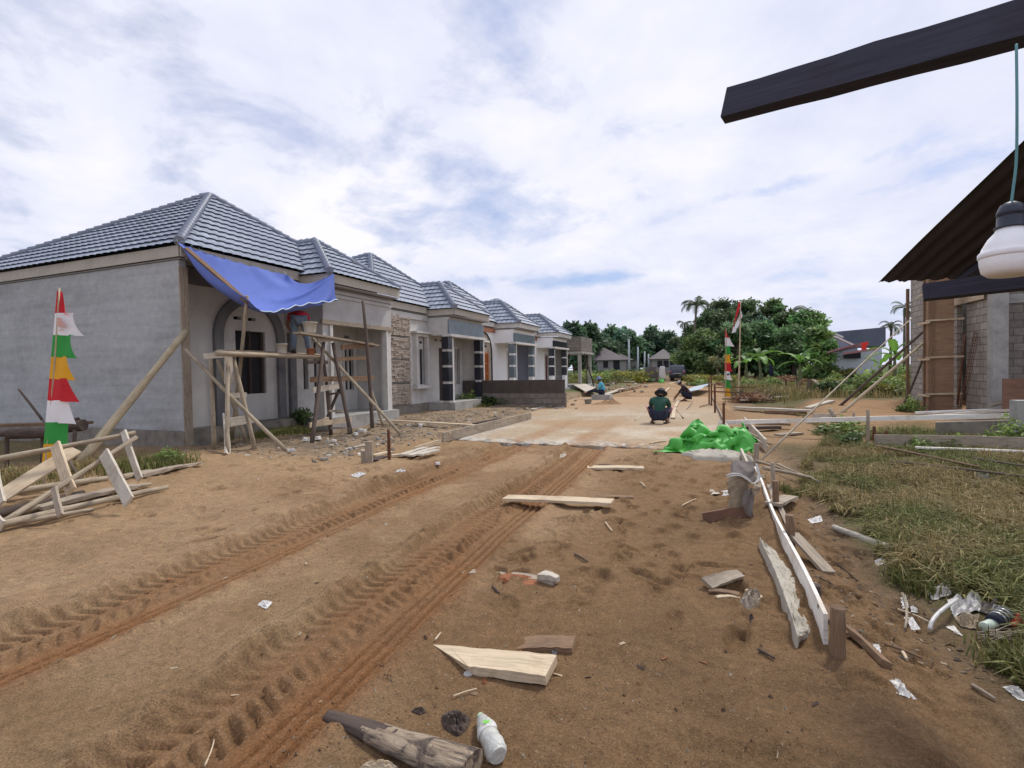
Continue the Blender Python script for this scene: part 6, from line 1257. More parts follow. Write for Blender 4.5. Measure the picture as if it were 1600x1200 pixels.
def paper_sack():
    b = gp(1153, 806); d = (b-EYE).dot(FW); sc = d/800; r = thing('paper_sack', 'torn brown cement sack pulled over a stake by the road edge', 'sack', b); rnd = random.Random(5)
    side = RT.copy(); side.z = 0; side.normalize(); dp = FW.copy(); dp.z = 0; dp.normalize(); P_ = lambda px, py, o=0.0: dep(px, py, d)+dp*o
    outl = [(1139, 808, 1168, 804), (1138.5, 785, 1168, 785), (1138, 765, 1169, 765), (1139, 752, 1171, 752), (1142, 744, 1175, 746), (1146, 738, 1172, 740)]
    rows = []; dense = []
    L_ = catmull([P_(a, b_) for a, b_, c, e in outl], 26); R_ = catmull([P_(c, e) for a, b_, c, e in outl], 26)
    for i in range(27):
        cen = (L_[i]+R_[i])*.5; hw = (R_[i]-L_[i])*.5; row = []
        for j in range(28):
            a = 2*math.pi*j/28; w = 1+.14*math.sin(a*3+i*.35)+.16*(1-abs(math.sin(a*3.5-i*.5)))**2-.1+.10*rnd.uniform(-1, 1); row.append(cen+hw*(math.cos(a)*w)+dp*(math.sin(a)*hw.length*.75*w))
        rows.append(row)
    g = MB(); g.grid(rows, close=True); g.build('body', 'paper', r)
    def cloth(name, mat, quads, amp=.012):
        la = [catmull([P_(*q) for q in row], 16) for row in quads]; rr = []
        for i in range(13): rr.append([catmull([la[k][j] for k in range(len(la))], 12)[i]+dp*(amp*math.sin(i*.8+j*.5))+Vector((0, 0, amp*.5*math.sin(j*.9))) for j in range(17)])
        g = MB(); g.grid(rr); g.build(name, mat, r)
    cloth('grey_layer', 'paperg', [[(1152, 765, -.14), (1160, 757, -.16), (1170, 762, -.12)], [(1150, 785, -.15), (1160, 785, -.17), (1168, 785, -.12)], [(1158, 800, -.15), (1164, 804, -.16), (1167, 800, -.12)]])
    cloth('hood', 'paperg', [[(1146, 735, .06), (1152, 723, .10), (1165, 722, .08), (1178, 724, .02)], [(1140, 738, -.05), (1152, 730, -.02), (1163, 732, -.06), (1176, 736, -.05)], [(1145, 742, -.10), (1155, 743, -.14), (1163, 748, -.14), (1175, 744, -.08)]])
    cloth('white_edge', 'paperw', [[(1130, 740, -.06), (1137, 736, -.09), (1147, 736, -.11), (1157, 741, -.15), (1165, 748, -.16), (1175, 742, -.11), (1178, 723, -.03)], [(1132, 744, -.07), (1139, 741, -.10), (1148, 740, -.12), (1157, 746, -.16), (1165, 751, -.17), (1179, 744, -.12), (1181, 724, -.04)]], .004)
    cloth('torn_flap', 'paper', [[(1163, 768, -.16), (1170, 762, -.17), (1177, 754, -.14)], [(1165, 766, -.20), (1172, 757, -.21), (1177, 750, -.15)], [(1160, 758, -.18), (1166, 752, -.18), (1172, 748, -.14)]])
    m = MB(); m.pole(b-EZ3*.2, P_(1157, 742), .04, .035); m.build('stake', 'wood_brown', r)
    m = MB(); A_, B_ = gp(1098, 812), gp(1176, 808); m.plank(A_+EZ3*.02, B_+EZ3*.045, .03, .10, (0, 0, 1), 5, .004, .03, .13); T(m, 'form_board', 'plywood', 'dark red-brown board on edge at the foot of the paper sack', 'board')
paper_sack()
def conc_strip():
    m = MB(); P_ = lambda px, py, z: at(px, py, z)
    Lp = [P_(1187, 841, .07), P_(1206, 880, .08), P_(1222, 920, .08), P_(1236, 960, .075), P_(1246, 993, .06), P_(1250, 1006, -.02)]; Rp = [P_(1190, 842, .03), P_(1222, 868, .05), P_(1244, 905, .055), P_(1250, 945, .05), P_(1268, 975, .045), P_(1272, 1000, -.03)]
    l_, r_ = catmull(Lp, 40), catmull(Rp, 40); rows = []
    for i in range(41):
        row = [l_[i]+Vector((-.012, 0, -.14)), l_[i]+Vector((0, 0, -.005*(i % 3 == 0)))]
        for j in range(1, 11): q = l_[i].lerp(r_[i], j/10); row.append(q+Vector((.012*(random.random()-.5), .01*(random.random()-.5), .022*(random.random()-.5)-.02*(j/10)**3)))
        row.append(r_[i]+Vector((.01, 0, -.14))); rows.append(row)
    m.grid(rows, smooth=False); T(m, 'concrete_edging', 'cement', 'rough pale concrete edging strip half buried in sand by the white board', 'edging')
conc_strip()

# ---------------------------------------------------------------- foreground timber and litter
flat((706, 1028), (862, 1058), .17, .045, 'wood_pale', 'thick pale wedge plank lying nearest the bottle', w1=.19, sink=.045, skew0=.16, seg=14, lift=.015)
flat((812, 1002), (897, 1012), .13, .03, 'wood_brown', 'sand-covered plank end just behind the wedge plank', sink=.035, seg=8)
flat((716, 886), (868, 912), .10, .03, 'wood_grey', 'grey broken plank on red clay behind the wedge plank', w1=.06, sink=.02, jit=.010, seg=14)
flat((846, 906), (872, 914), .10, .035, 'wood_white', 'pale split end lying on the grey broken plank', lift=.02, w1=.04)
flat((790, 787), (957, 795), .20, .03, 'wood_pale', 'straight fresh plank lying across the right tyre track', lift=.055, seg=10)
flat((918, 731), (1006, 734), .20, .03, 'wood_pale', 'sandy plank lying between the fresh plank and the slab', sink=.02, lift=.01)
flat((935, 727), (962, 728), .08, .02, 'wood_brown', 'small brown strip behind the sandy plank')
flat((1105, 922), (1157, 905), .10, .02, 'wood_grey', 'tilted grey board scrap near the concrete strip', lift=.03, tilt=.5, w1=.07)
flat((1108, 925), (1155, 932), .05, .02, 'wood_brown', 'thin brown lath below the tilted board scrap')
flat((930, 775), (990, 777), .10, .01, 'wood_brown', 'buried plank barely showing in the sand past the fresh plank', sink=.01)
flat((1160, 752), (1190, 748), .2, .04, 'wood_grey', 'grey board scrap beside the paper sack')
flat((1207, 795), (1236, 782), .16, .03, 'wood_grey', 'bleached board scrap on the mud past the brown stakes', lift=.03)
flat((1120, 936), (1155, 936), .03, .015, 'wood_pale', 'pale lath near the bark chunk')
flat((1165, 925), (1190, 938), .03, .02, 'wood_pale', 'red-tinged stick pointing at the bark chunk')
def log_fg():
    a = at(512, 1112, .02); b = at(735, 1212, .02); r = thing('log', 'rotting split log lying sunk in the sand near the bottom edge', 'log', (a+b)*.5); m = MB(); rows = []; d = (b-a); d.z = 0; ln = d.length; d.normalize(); sdv = Vector((-d.y, d.x, 0)); rnd = random.Random(2)
    N_ = 60; K = 26
    for i in range(N_+1):
        u = i/N_; rr = .024+.046*u; row = []
        for j in range(K):
            an = 2*math.pi*j/K; crack = -.22*(1-abs(math.sin(an*4.5+.5*math.sin(u*7))))**7-.12*(1-abs(math.sin(an*9.5+1.2*math.sin(u*5))))**8; w = 1+crack+.08*float(fbm(u*6+3, an*2, 3, 1)-.5)*2
            row.append(a+d*(ln*u)+sdv*(rr*1.25*math.cos(an)*w)+EZ3*(rr*.80*math.sin(an)*w-.016+.036*u))
        rows.append(row)
    m.grid(rows, close=True)
    for q_ in range(len(m.f)):
        i_, j_ = divmod(q_, K); m.m[q_] = 1 if i_/N_+.35*(float(fbm(i_*.16, j_*.35, 3, 2))-.5) < .36 else 0
    m.add(rows[-1], [tuple(range(K))])
    mt, t, b_ = new_mat('rotten_log'); v = geo_vec(t, False); mp = node(t, 'ShaderNodeMapping'); mp.inputs['Rotation'].default_value = (0, 0, -math.atan2(d.y, d.x)); mp.inputs['Scale'].default_value = (1, 1, 1); t.links.new(v, mp.inputs[0])
    m2 = node(t, 'ShaderNodeMapping'); m2.inputs['Scale'].default_value = (4, 34, 20); t.links.new(mp.outputs[0], m2.inputs[0]); g = tnoise(t, m2.outputs[0], 1.3, 6, .7, .6); c1 = ramp(t, g, [(.34, (.05, .035, .028)), (.46, (.27, .205, .14)), (.7, (.42, .335, .235))])
    n2 = tnoise(t, v, 9, 5, .7, .8); c2 = tmix(t, ramp(t, n2, [(.56, (0, 0, 0)), (.64, (1, 1, 1))]), c1, (.075, .055, .045)); gx = node(t, 'ShaderNodeSeparateXYZ'); t.links.new(mp.outputs[0], gx.inputs[0]); c3 = tmix(t, ramp(t, gx.outputs[0], [(-0.0, (0, 0, 0)), (0.08, (0, 0, 0))]), c2, (.05, .042, .042)); c3 = tmix(t, ramp(t, tnoise(t, m2.outputs[0], .45, 4, .7, 1.2), [(.50, (0, 0, 0)), (.60, (.85,)*3)]), c3, (.06, .042, .034))
    t.links.new(c3, b_.inputs['Base Color']); b_.inputs['Roughness'].default_value = .9; bump(t, b_, g, .8, .01); MT['rotlog'] = mt
    m.build('log_body', ['rotlog', 'wood_dark'], r)
log_fg()
def chunk(pts, h_, mat, label, name='bark_chunk', cat='bark', seed=1):
    rnd = random.Random(seed); P_ = [gp(*q) for q in pts]; c = sum(P_, Vector())/len(P_); K = 24; loop = catmull(P_+[P_[0]], K)[:-1]; rows = []
    for i in range(7):
        s = 1-i/6*.9; rows.append([c+(p-c)*s*(1+.06*rnd.uniform(-1, 1))+EZ3*(h_*math.sin(min(1, (1-s)*1.6)*1.5708)*(1+.5*rnd.uniform(-1, 1))-.015*(i == 0)) for p in loop])
    m = MB(); m.grid(rows, close=True, smooth=False); m.add(rows[-1], [tuple(range(K))]); return T(m, name, mat, label, cat)
chunk([(688, 1120), (712, 1112), (735, 1122), (732, 1140), (715, 1152), (692, 1140)], .03, 'wood_dark', 'dark broken bark chunk left of the crushed bottle', seed=3)
chunk([(640, 1112), (655, 1106), (668, 1112), (655, 1118)], .012, 'wood_dark', 'small dark bark flake above the rotting log', seed=4)
chunk([(556, 1205), (572, 1194), (612, 1194), (622, 1205)], .02, 'wood_pale', 'pale wood end at the very bottom edge beside the log', 'board_scrap', 'wood', 5)
chunk([(1152, 944), (1166, 930), (1187, 928), (1190, 940), (1174, 953)], .05, 'wood_grey', 'hollow grey bark chunk between the sand and the concrete strip', seed=6)
chunk([(1170, 962), (1175, 958), (1178, 970), (1173, 975)], .015, 'wood_dark', 'small dark bark piece below the hollow chunk', seed=7)
chunk([(860, 1018), (868, 1016), (872, 1022), (862, 1024)], .012, 'steel', 'small grey stone by the end of the wedge plank', 'stone', 'stone', 8)
chunk([(722, 1054), (732, 1048), (742, 1046), (738, 1056), (728, 1058)], .012, 'cloud', 'crumpled clear wrapper beside the wedge plank', 'wrapper', 'litter', 9)
chunk([(752, 1066), (758, 1062), (762, 1067), (756, 1070)], .012, 'lumpy', 'small reddish clay lump below the wedge plank', 'clay_lump', 'clay', 10)
chunk([(790, 895), (830, 900), (850, 912), (820, 916), (770, 900)], .010, 'lumpy', 'orange clay smear under the grey broken plank', 'clay_lump', 'clay', 11)
def bottle():
    a = gp(778, 1196, .038); b = gp(750, 1128, .03); r = thing('plastic_bottle', 'crushed clear plastic bottle with a white and green label', 'bottle', (a+b)*.5); ax = (b-a); ln = ax.length; R0 = .043
    def ring(mb, z0, z1, f, n=24, sl=16, mat=0):
        rows = []; q = Vector((0, 0, 1)).rotation_difference(ax.normalized()); 
        for i in range(sl+1):
            z = z0+(z1-z0)*i/sl; rows.append([a+q @ Vector((f(z)*math.cos(t)*(1+.10*math.sin(2*t+z*40)*math.sin(z*25)), f(z)*math.sin(t)*(.82+.12*math.sin(z*33+t)), z)) for t in np.linspace(0, 6.283, n, endpoint=False)])
        mb.grid(rows, close=True); return rows
    def f(z):
        u = z/ln; return R0*(1 if u < .6 else 1-.62*((u-.6)/.36)**1.5 if u < .96 else .38)*(1+.03*math.sin(z*150)) if u > .06 else R0*(.8+.2*u/.06)
    m = MB(); rr = ring(m, 0, ln*.93, f, sl=40); m.add(rr[0], [tuple(range(23, -1, -1))]); m.build('bottle_body', 'cloud', r)
    m = MB(); ring(m, ln*.46, ln*.62, lambda z: f(z)*1.04, sl=8); lb = m.build('label_band', 'whitepl', r)
    m = MB(); cc = a+ax*.55+EZ3*(R0*.93); s = RT.copy(); s.z = 0; s.normalize(); u2 = ax.normalized()
    for k in range(7):
        an = 1.57+(k-3)*.62; d = (s*math.cos(an)+u2*math.sin(an)); n2 = (s*-math.sin(an)+u2*math.cos(an)); L_ = .026 if abs(k-3) < 3 else .018; m.add([cc, cc+d*L_*.5+n2*.0035, cc+d*L_, cc+d*L_*.5-n2*.0035], [(0, 1, 2, 3)])
    m.build('leaf_logo', 'greenlab', lb)
    m = MB(); m.lathe([(.013, 0), (.014, .002), (.014, .016), (.012, .018)], a+ax*.925, 14, 0, ax); m.build('cap', mottled('pale_green_cap', (.42, .58, .38), .1, 6, .4, .1), r)
bottle()
def crumple(pts, h_, mat, label, seed, name='plastic_scrap', cat='litter', n=14):
    """crumpled sheet spanning four ground pixels"""
    rnd = random.Random(seed); A_, B_, C_, D_ = [gp(*q) for q in pts]; rows = []
    for i in range(n+1):
        row = []
        for j in range(n+1):
            u, v = i/n, j/n; p = A_.lerp(B_, u).lerp(D_.lerp(C_, u), v); e = min(u, v, 1-u, 1-v)*4; k = float(fbm(u*3.1+seed, v*3.1+seed*2, 3, seed % 5)); z = abs(2*k-1)*h_*2.2*min(1, .25+e)+.003
            row.append(p+Vector((rnd.uniform(-1, 1)*.003, rnd.uniform(-1, 1)*.003, z)))
        rows.append(row)
    m = MB(); m.grid(rows, smooth=False); return T(m, name, mat, label, cat)
crumple([(1390, 1064), (1405, 1064), (1432, 1097), (1400, 1085)], .025, 'whitepl', 'crumpled clear plastic sachet on the bare mud at lower right', 1)
crumple([(1566, 1074), (1590, 1072), (1612, 1100), (1590, 1094)], .02, 'whitepl', 'white torn wrapper at the right edge of the mud', 2)
crumple([(1358, 1006), (1374, 1008), (1377, 1023), (1362, 1022)], .004, 'whitepl', 'small white tile-like scrap beside the front brace board', 3)
crumple([(1109, 766), (1122, 764), (1124, 772), (1110, 773)], .01, 'wood_white', 'square pale scrap on the sand left of the paper sack', 4, 'board_scrap')
crumple([(1127, 768), (1138, 766), (1139, 774), (1128, 774)], .015, 'whitepl', 'rounded white scrap beside the paper sack', 5)
crumple([(402, 946), (412, 938), (426, 942), (416, 953)], .012, 'whitepl', 'small torn white wrapper on the smooth sand between the tracks', 6)
crumple([(616, 741), (624, 736), (634, 738), (628, 743)], .05, 'whitepl', 'white crumpled wrapper left of the left tyre track', 7)
crumple([(548, 744), (560, 738), (572, 741), (560, 747)], .03, 'whitepl', 'white crumpled bag with a red mark by the yard stakes', 8)
crumple([(872, 713), (880, 709), (886, 712), (878, 716)], .04, 'wood_white', 'pale lump where the tracks meet the slab', 9)
# litter heap at the edge of the grass
for k, (q, mt, h_, lb) in enumerate((
    ([(1445, 930), (1480, 917), (1500, 925), (1460, 940)], 'paperw', .05, 'grey-white torn sack at the top of the litter heap'),
    ([(1480, 940), (1530, 930), (1535, 955), (1490, 965)], 'whitepl', .06, 'white plastic bag in the middle of the litter heap'),
    ([(1525, 942), (1575, 945), (1570, 965), (1530, 960)], 'paperg', .05, 'brownish sack draped over the litter heap'),
    ([(1490, 965), (1530, 962), (1525, 985), (1500, 980)], 'paper', .04, 'brown paper scrap at the front of the litter heap'),
    ([(1478, 980), (1490, 978), (1505, 995), (1496, 992)], 'paperw', .01, 'narrow white strip in front of the litter heap'),
    ([(1407, 935), (1415, 930), (1420, 950), (1410, 952)], 'whitepl', .012, 'small white scrap left of the litter heap'),
    ([(1412, 965), (1424, 962), (1438, 984), (1425, 986)], 'whitepl', .012, 'flattened clear plastic left below the litter heap'),
    ([(1422, 948), (1432, 948), (1434, 958), (1424, 957)], 'whitepl', .012, 'white rag beside the stick left of the litter heap'),
    ([(1422, 900), (1436, 895), (1444, 902), (1430, 908)], 'yellow', .02, 'yellow wrapper in the bright green tuft'),
    ([(1515, 905), (1540, 900), (1545, 915), (1525, 918)], 'paperw', .03, 'pale scrap in the grass above the litter heap'),
    ([(1365, 877), (1378, 872), (1384, 880), (1372, 886)], 'whitepl', .02, 'white scrap below the pale log'),
    ([(1262, 812), (1282, 806), (1286, 815), (1268, 819)], 'whitepl', .02, 'white scrap on the mud by the brown stakes'),
    ([(1500, 728), (1580, 735), (1600, 752), (1530, 748)], 'pastic_black', .04, 'black plastic sheet lying in the grass'),
    ([(1546, 958), (1560, 950), (1575, 960), (1562, 968)], 'paperw', .04, 'pale torn bag behind the dark can'))): crumple(q, h_, mt, lb, 20+k)
def can(label, a, b, rr, mat, stripe=None):
    r = thing('crushed_can', label, 'can', (a+b)*.5); ax = b-a; m = MB(); m.lathe([(rr*.8, 0), (rr, .008), (rr*.96, ax.length*.3), (rr*1.02, ax.length*.6), (rr, ax.length-.008), (rr*.8, ax.length)], a, 18, 0, ax); bd = m.build('can_body', mat, r)
    if stripe:
        for k in (.3, .5, .7): m = MB(); m.lathe([(rr*1.02, 0), (rr*1.04, .003), (rr*1.04, .007), (rr*1.02, .010)], a+ax*k, 18, 0, ax); m.build('stripe', stripe, bd)
can('dark blue striped can in the litter heap', gp(1552, 985, .05), gp(1572, 972, .06), .045, 'navy', 'chrome')
can('pale green printed cup in front of the dark can', gp(1537, 988, .03), gp(1556, 982, .035), .032, mottled('pale_green_cup', (.5, .58, .48), .35, 25, .4, .1), None)
crumple([(1568, 968), (1590, 962), (1600, 975), (1580, 982)], .05, 'red', 'bright red wrapper on the right of the litter heap', 51, 'wrapper')
m = MB(); m.tube([gp(1455+45*(1-math.cos(t))*.5-2, 992-56*t/3.14+8*math.sin(t), .03+.06*math.sin(t)) for t in np.linspace(0, 2.6, 18)], .012, 7); T(m, 'plastic_hoop', 'whitepl', 'curved white plastic hoop on the left of the litter heap', 'hoop')
tw = thing('twig_bundle', 'bundle of dark twigs in front of the striped can', 'twigs', gp(1560, 1000)); m = MB(); rr_ = random.Random(4)
for k in range(26): a = gp(1525+rr_.uniform(0, 30), 1002+rr_.uniform(-6, 6), rr_.uniform(.01, .05)); b = gp(1580+rr_.uniform(-10, 25), 990+rr_.uniform(-8, 16), rr_.uniform(.01, .06)); m.pole(a, b, .004, .002, 4, 5, .03)
m.build('twig', 'wood_grey', tw)
pole1(gp(1303, 830, .035), gp(1404, 868, .035), .034, .032, 'palebark', 'pale barked log lying at the edge of the grass', 'log', .004, 'log')
for a, b, r0, mt, lb in (((1382, 1010), (1441, 1032), .008, 'wood_brown', 'forked dark twig on the mud by the white scrap'), ((1406, 1018), (1417, 1034), .012, 'wood_pale', 'short pale stick crossing the forked twig'), ((1403, 955), (1452, 975), .008, 'wood_pale', 'thin pale stick left of the litter heap'), ((1410, 930), (1414, 985), .010, 'wood_grey', 'upright-lying grey lath at the mud edge'), ((1519, 1074), (1555, 1096), .010, 'wood_grey', 'grey stick on the mud at far lower right'), ((898, 868), (918, 880), .008, 'wood_dark', 'small curved dark stick on the open sand'), ((946, 818), (957, 832), .008, 'wood_pale', 'little pale stick past the fresh plank'), ((1000, 755), (1008, 763), .010, 'wood_pale', 'tiny pale peg behind the fresh plank'), ((1065, 792), (1088, 781), .007, 'wood_pale', 'pale bent strip left of the paper sack'), ((1185, 1018), (1210, 1032), .008, 'wood_dark', 'dark twig on the sand left of the white board'), ((770, 920), (780, 930), .010, 'wood_dark', 'short dark peg near the grey broken plank'), ((320, 1205), (335, 1160), .004, 'wood_pale', 'bent straw standing by the right tyre track'), ((1304, 880), (1340, 910), .006, 'wood_dark', 'thin dark root on the mud'), ((1280, 905), (1300, 915), .006, 'wood_dark', 'thin dark root beside the sawn stub'), ((708, 1092), (745, 1080), .004, 'wood_pale', 'thin straw near the dark bark'), ((680, 1003), (688, 992), .006, 'wood_pale', 'tiny wood sliver between track and wedge plank'), ((860, 1018), (850, 1002), .004, 'wood_pale', 'fine straw lying over the wedge plank'), ((1040, 690), (1015, 694), .02, 'wood_pale', 'pale strip on the slab edge left of the tarpaulin')):
    pole1(gp(*a, .012), gp(*b, .012), r0, r0*.7, mt, lb, 'stick', .03, 'stick')
# loose pale chips in the yard, beside the far heap, and on the sand
rc = random.Random(21); chips = []
CM = []
for k in range(7):
    m = MB(); n_ = 7; base = [Vector((math.cos(t)*rc.uniform(.6, 1.2), math.sin(t)*rc.uniform(.35, .8), 0)) for t in np.linspace(0, 6.283, n_, endpoint=False)]
    m.add([p*.06 for p in base]+[p*.05+Vector((rc.uniform(-.01, .01), 0, rc.uniform(.03, .055))) for p in base], [tuple(range(n_-1, -1, -1)), tuple(range(n_, 2*n_))]+[(i, (i+1) % n_, n_+(i+1) % n_, n_+i) for i in range(n_)])
    o = m.build('rubble_chip', ('wood_white', 'conc', 'paperw', 'conc', 'wood_grey', 'found', 'brick')[k]); CM.append(o)
def chip(p, s, k, label, group, cat='rubble'):
    src = CM[k]
    o = src if not src.get('category') else src.copy()
    if o is not src: COL.objects.link(o)
    o.location = p; o.rotation_euler = (rc.uniform(-.2, .2), rc.uniform(-.2, .2), rc.random()*6.3); o.scale = (s, s, s*.8); return tag(o, label, cat, group)
for k in range(120):
    px = rc.uniform(490, 800); yl = np.interp(px, [490, 620, 720, 800], [690, 668, 648, 640]); yh = np.interp(px, [490, 620, 690, 800], [722, 702, 685, 655]); p = gp(px, rc.uniform(yl, yh), .005)
    if slab_mask(p.x, p.y) > .3: continue
    chip(p, rc.uniform(.3, 1.15), rc.choice([0, 1, 1, 2, 3, 4, 5, 5, 4, 5]), 'loose rubble chip strewn over the yard before the grey houses', 'rubble chips in the house yard')
for q, s, lb in (((567, 676), 2.3, 'white rounded lump on the yard soil near the porch scaffold'), ((478, 690), 2.0, 'pale flat chip left of the right trestle'), ((656, 666), 2.2, 'largest white lump beside the long porch plank'), ((684, 724), 1.2, 'white chip next to the left tyre track'), ((556, 681), 1.8, 'long pale chip under the right trestle'), ((497, 688), 2.0, 'pale slab chip at the foot of the right trestle'), ((522, 693), 1.3, 'white angular chip before the right trestle'), ((455, 706), 1.5, 'pale chip at the foot of the left slanting pole')): chip(gp(*q, .01), s, 2, lb, 'large pale lumps in the yard')
for k in range(44):
    px = rc.uniform(925, 1010); p = gp(px, rc.uniform(600, 614), .02); chip(p, rc.uniform(1.2, 3.2), rc.choice([4, 6, 5, 0]), 'broken board and brick piece on the far rubble by the road', 'far rubble heap')
for k in range(30):
    px = rc.uniform(800, 905); p = gp(px, rc.uniform(622, 640), .02); chip(p, rc.uniform(.8, 2.0), rc.choice([4, 3, 5]), 'broken offcut on the rubble below the low block wall', 'rubble below the block wall')
for k in range(26):
    p = gp(rc.uniform(1090, 1112), rc.uniform(588, 599), rc.uniform(.05, .45)); chip(p, rc.uniform(2.0, 4.2), rc.choice([1, 2, 2, 0]), 'pale rubble lump in the white heap past the road edge', 'white rubble heap')
rgp = np.random.default_rng(33); n_ = 5200; yy = 1.15*(9.2/1.15)**rgp.random(n_); xx = rgp.uniform(-.9, .62, n_)*yy*.9-yy*.36; V = []; F = []; okp = (xx < .55)
zz = hgt(xx, yy); 
for x, y, z in zip(xx[okp], yy[okp], zz[okp]):
    s = rgp.uniform(.0016, .006)*(1 if rgp.random() > .05 else rgp.uniform(1.8, 3.4)); b0 = len(V); a = rgp.random()*6.28; ca, sa = math.cos(a)*s, math.sin(a)*s*.7
    V += [(x+ca, y+sa, z), (x-sa, y+ca, z), (x-ca, y-sa, z), (x+sa, y-ca, z), (x, y, z+s*1.1)]; F += [(b0, b0+1, b0+4), (b0+1, b0+2, b0+4), (b0+2, b0+3, b0+4), (b0+3, b0, b0+4)]
cc = np.array([(.42, .33, .22), (.12, .08, .055), (.32, .16, .08), (.62, .58, .5), (.25, .17, .10)])[rgp.choice(5, len(V)//5, p=[.3, .27, .2, .08, .15])]
tag(link_mesh('gravel', raw_mesh('gravel', V, F, np.repeat(cc, 5, 0), 'ground')), 'fine grit and chips scattered over the sand', 'gravel', kind='stuff')

def flecks(name, label, n, fx, fy, smin, smax, cols, seed):
    rg = np.random.default_rng(seed); x, y = fx(rg, n), fy(rg, n)
    if callable(x): x = x(y)
    z = hgt(x, y); s = smin*(smax/smin)**rg.random(n); a = rg.random(n)*6.283; asp = .12+.5*rg.random(n); V = np.zeros((n, 4, 3)); ca, sa = np.cos(a), np.sin(a)
    for k, (u, v) in enumerate(((-1, -.6), (1, -1), (.9, .7), (-1.1, 1))): V[:, k] = np.stack((x+u*ca*s-v*sa*s*asp, y+u*sa*s+v*ca*s*asp, z+.003+s*rg.uniform(0, .45, n)*(k > 1)), 1)
    c = np.array(cols)[rg.integers(0, len(cols), n)]*(.6+.8*rg.random(n))[:, None]
    tag(link_mesh(name, raw_mesh(name, V.reshape(-1, 3), np.arange(4*n).reshape(-1, 4), np.repeat(c, 4, 0), 'grass')), label, 'litter', kind='stuff')
flecks('leaf_litter', 'dead leaves, bark and splinters on the mud beside the form board', 1500, lambda rg, n: (lambda y: .60+.75*rg.random(n)+.03*(y-3)*rg.random(n)), lambda rg, n: 3.3*(11.5/3.3)**rg.random(n), .005, .022, [(.10, .07, .045), (.06, .045, .035), (.22, .16, .10), (.30, .24, .17), (.16, .12, .09), (.13, .09, .06)], 41)
flecks('yard_litter', 'splinters and crumbled mortar strewn over the house yard', 1800, lambda rg, n: rg.uniform(-9.4, -5.9, n), lambda rg, n: rg.uniform(6.6, 17, n), .012, .06, [(.12, .09, .065), (.30, .26, .21), (.46, .42, .36), (.20, .15, .10), (.08, .065, .055)], 42)
flecks('sand_litter', 'stray splinters and chips on the open sand', 420, lambda rg, n: rg.uniform(-5.8, .5, n), lambda rg, n: 1.4*(9.4/1.4)**rg.random(n), .004, .022, [(.12, .08, .05), (.40, .32, .22), (.22, .15, .09), (.09, .06, .045), (.28, .12, .06)], 43)

# ---------------------------------------------------------------- far road side
def block_stack():
    c = gp(1019, 597); d = (c-EYE).dot(FW); r = thing('block_stack', 'stepped stack of dark grey blocks at the far left of the road', 'blocks', c); w = 22/800*d; rows = [(1.0, 0), (1.0, 0), (1.0, 0), (1.0, 0), (1.0, .0), (.66, .17), (.6, .2)]; h0 = 26/800*d/7; s = RT.copy(); s.z = 0; s.normalize(); q = Vector((-s.y, s.x, 0)); rnd = random.Random(3)
    for k, (f, o) in enumerate(rows):
        m = MB()
        for j in range(int(5*f)): 
            for g_ in range(2):
                a = c+s*((o-.5)*w+w*f*j/int(5*f))+EZ3*(k*h0-.1)+q*(g_*.42+rnd.uniform(-.04, .04)); ww = w*f/int(5*f)-.02; m.prism([a, a+s*ww, a+s*ww+q*.4, a+q*.4], (0, 0, h0-.02))
        m.build('block_row', mottled('dark_block_%d' % k, (.13, .115, .105), .4, 6, .95, .3, 20) if k == 0 else bpy.data.materials['dark_block_0'], r)
block_stack()
def bulk_bag():
    c = gp(1035, 598); d = (c-EYE).dot(FW); r = thing('bulk_bag', 'white bulk sack with a bright green cloth slumped beneath it', 'sack', c); k = d/800; m = MB(); rows = []
    for i in range(10):
        z = .35+i/9*1.25; rr = 5.0*k*(1-.25*(i/9)**3)*(.8 if i in (0, 9) else 1); rows.append([c+Vector((rr*math.cos(t)*(1+.08*math.sin(3*t+i)), rr*math.sin(t), z)) for t in np.linspace(0, 6.283, 16, endpoint=False)])
    m.grid(rows, close=True); m.add(rows[-1], [tuple(range(16))]); m.build('bag', 'whitepl', r)
    m = MB(); rows = []
    for i in range(8):
        s = i/7; rows.append([c+Vector((-.05, -.45, 0))+Vector((4.6*k*s*math.cos(t)*(1+.2*math.sin(4*t)), .5*s*math.sin(t), .38*(1-s**3)*(1+.4*math.sin(3*t+1)*s)+.08*math.sin(7*t+s*9)*s)) for t in np.linspace(0, 6.283, 26, endpoint=False)])
    m.grid(rows, close=True); m.build('cloth', 'green', r)
bulk_bag()
m = MB(); a, b = gp(1077, 609), gp(1100, 606); m.plank(a+EZ3*.25, b+EZ3*.33, 1.0, .03, (-.3, -.6, 1), 6, .02); T(m, 'zinc_sheet', 'zinc', 'pale corrugated zinc sheet lying behind the seated dark-shirted worker', 'sheet')
for q0, q1, lb in (((1035, 611), (1046, 603), 'near half of a pale lath laid on the sand mound'), ((1046, 602), (1058, 597), 'far half of a pale lath laid on the sand mound'), ((1052, 655), (1054, 638), 'near half of the white lath beside the green-shirted worker'), ((1055, 637), (1061, 626), 'far half of the white lath by the green-shirted worker')): flat(q0, q1, .11, .03, 'wood_pale', lb, lift=.02)
for q0, q1, lb, mt in (((992, 658), (1010, 641), 'thin straight lath left of the green-shirted worker', 'wood_white'), ((1055, 640), (1068, 655), 'dark rebar offcut lying before the tarpaulin', 'rust'), ((1093, 637), (1112, 632), 'dark rebar offcut near the road edge stakes', 'rust'), ((1073, 640), (1082, 628), 'bent wire standing on the slab', 'steel')): pole1(gp(*q0, .02), gp(*q1, .03), .014, .012, mt, lb, 'bar', .01, 'rod')
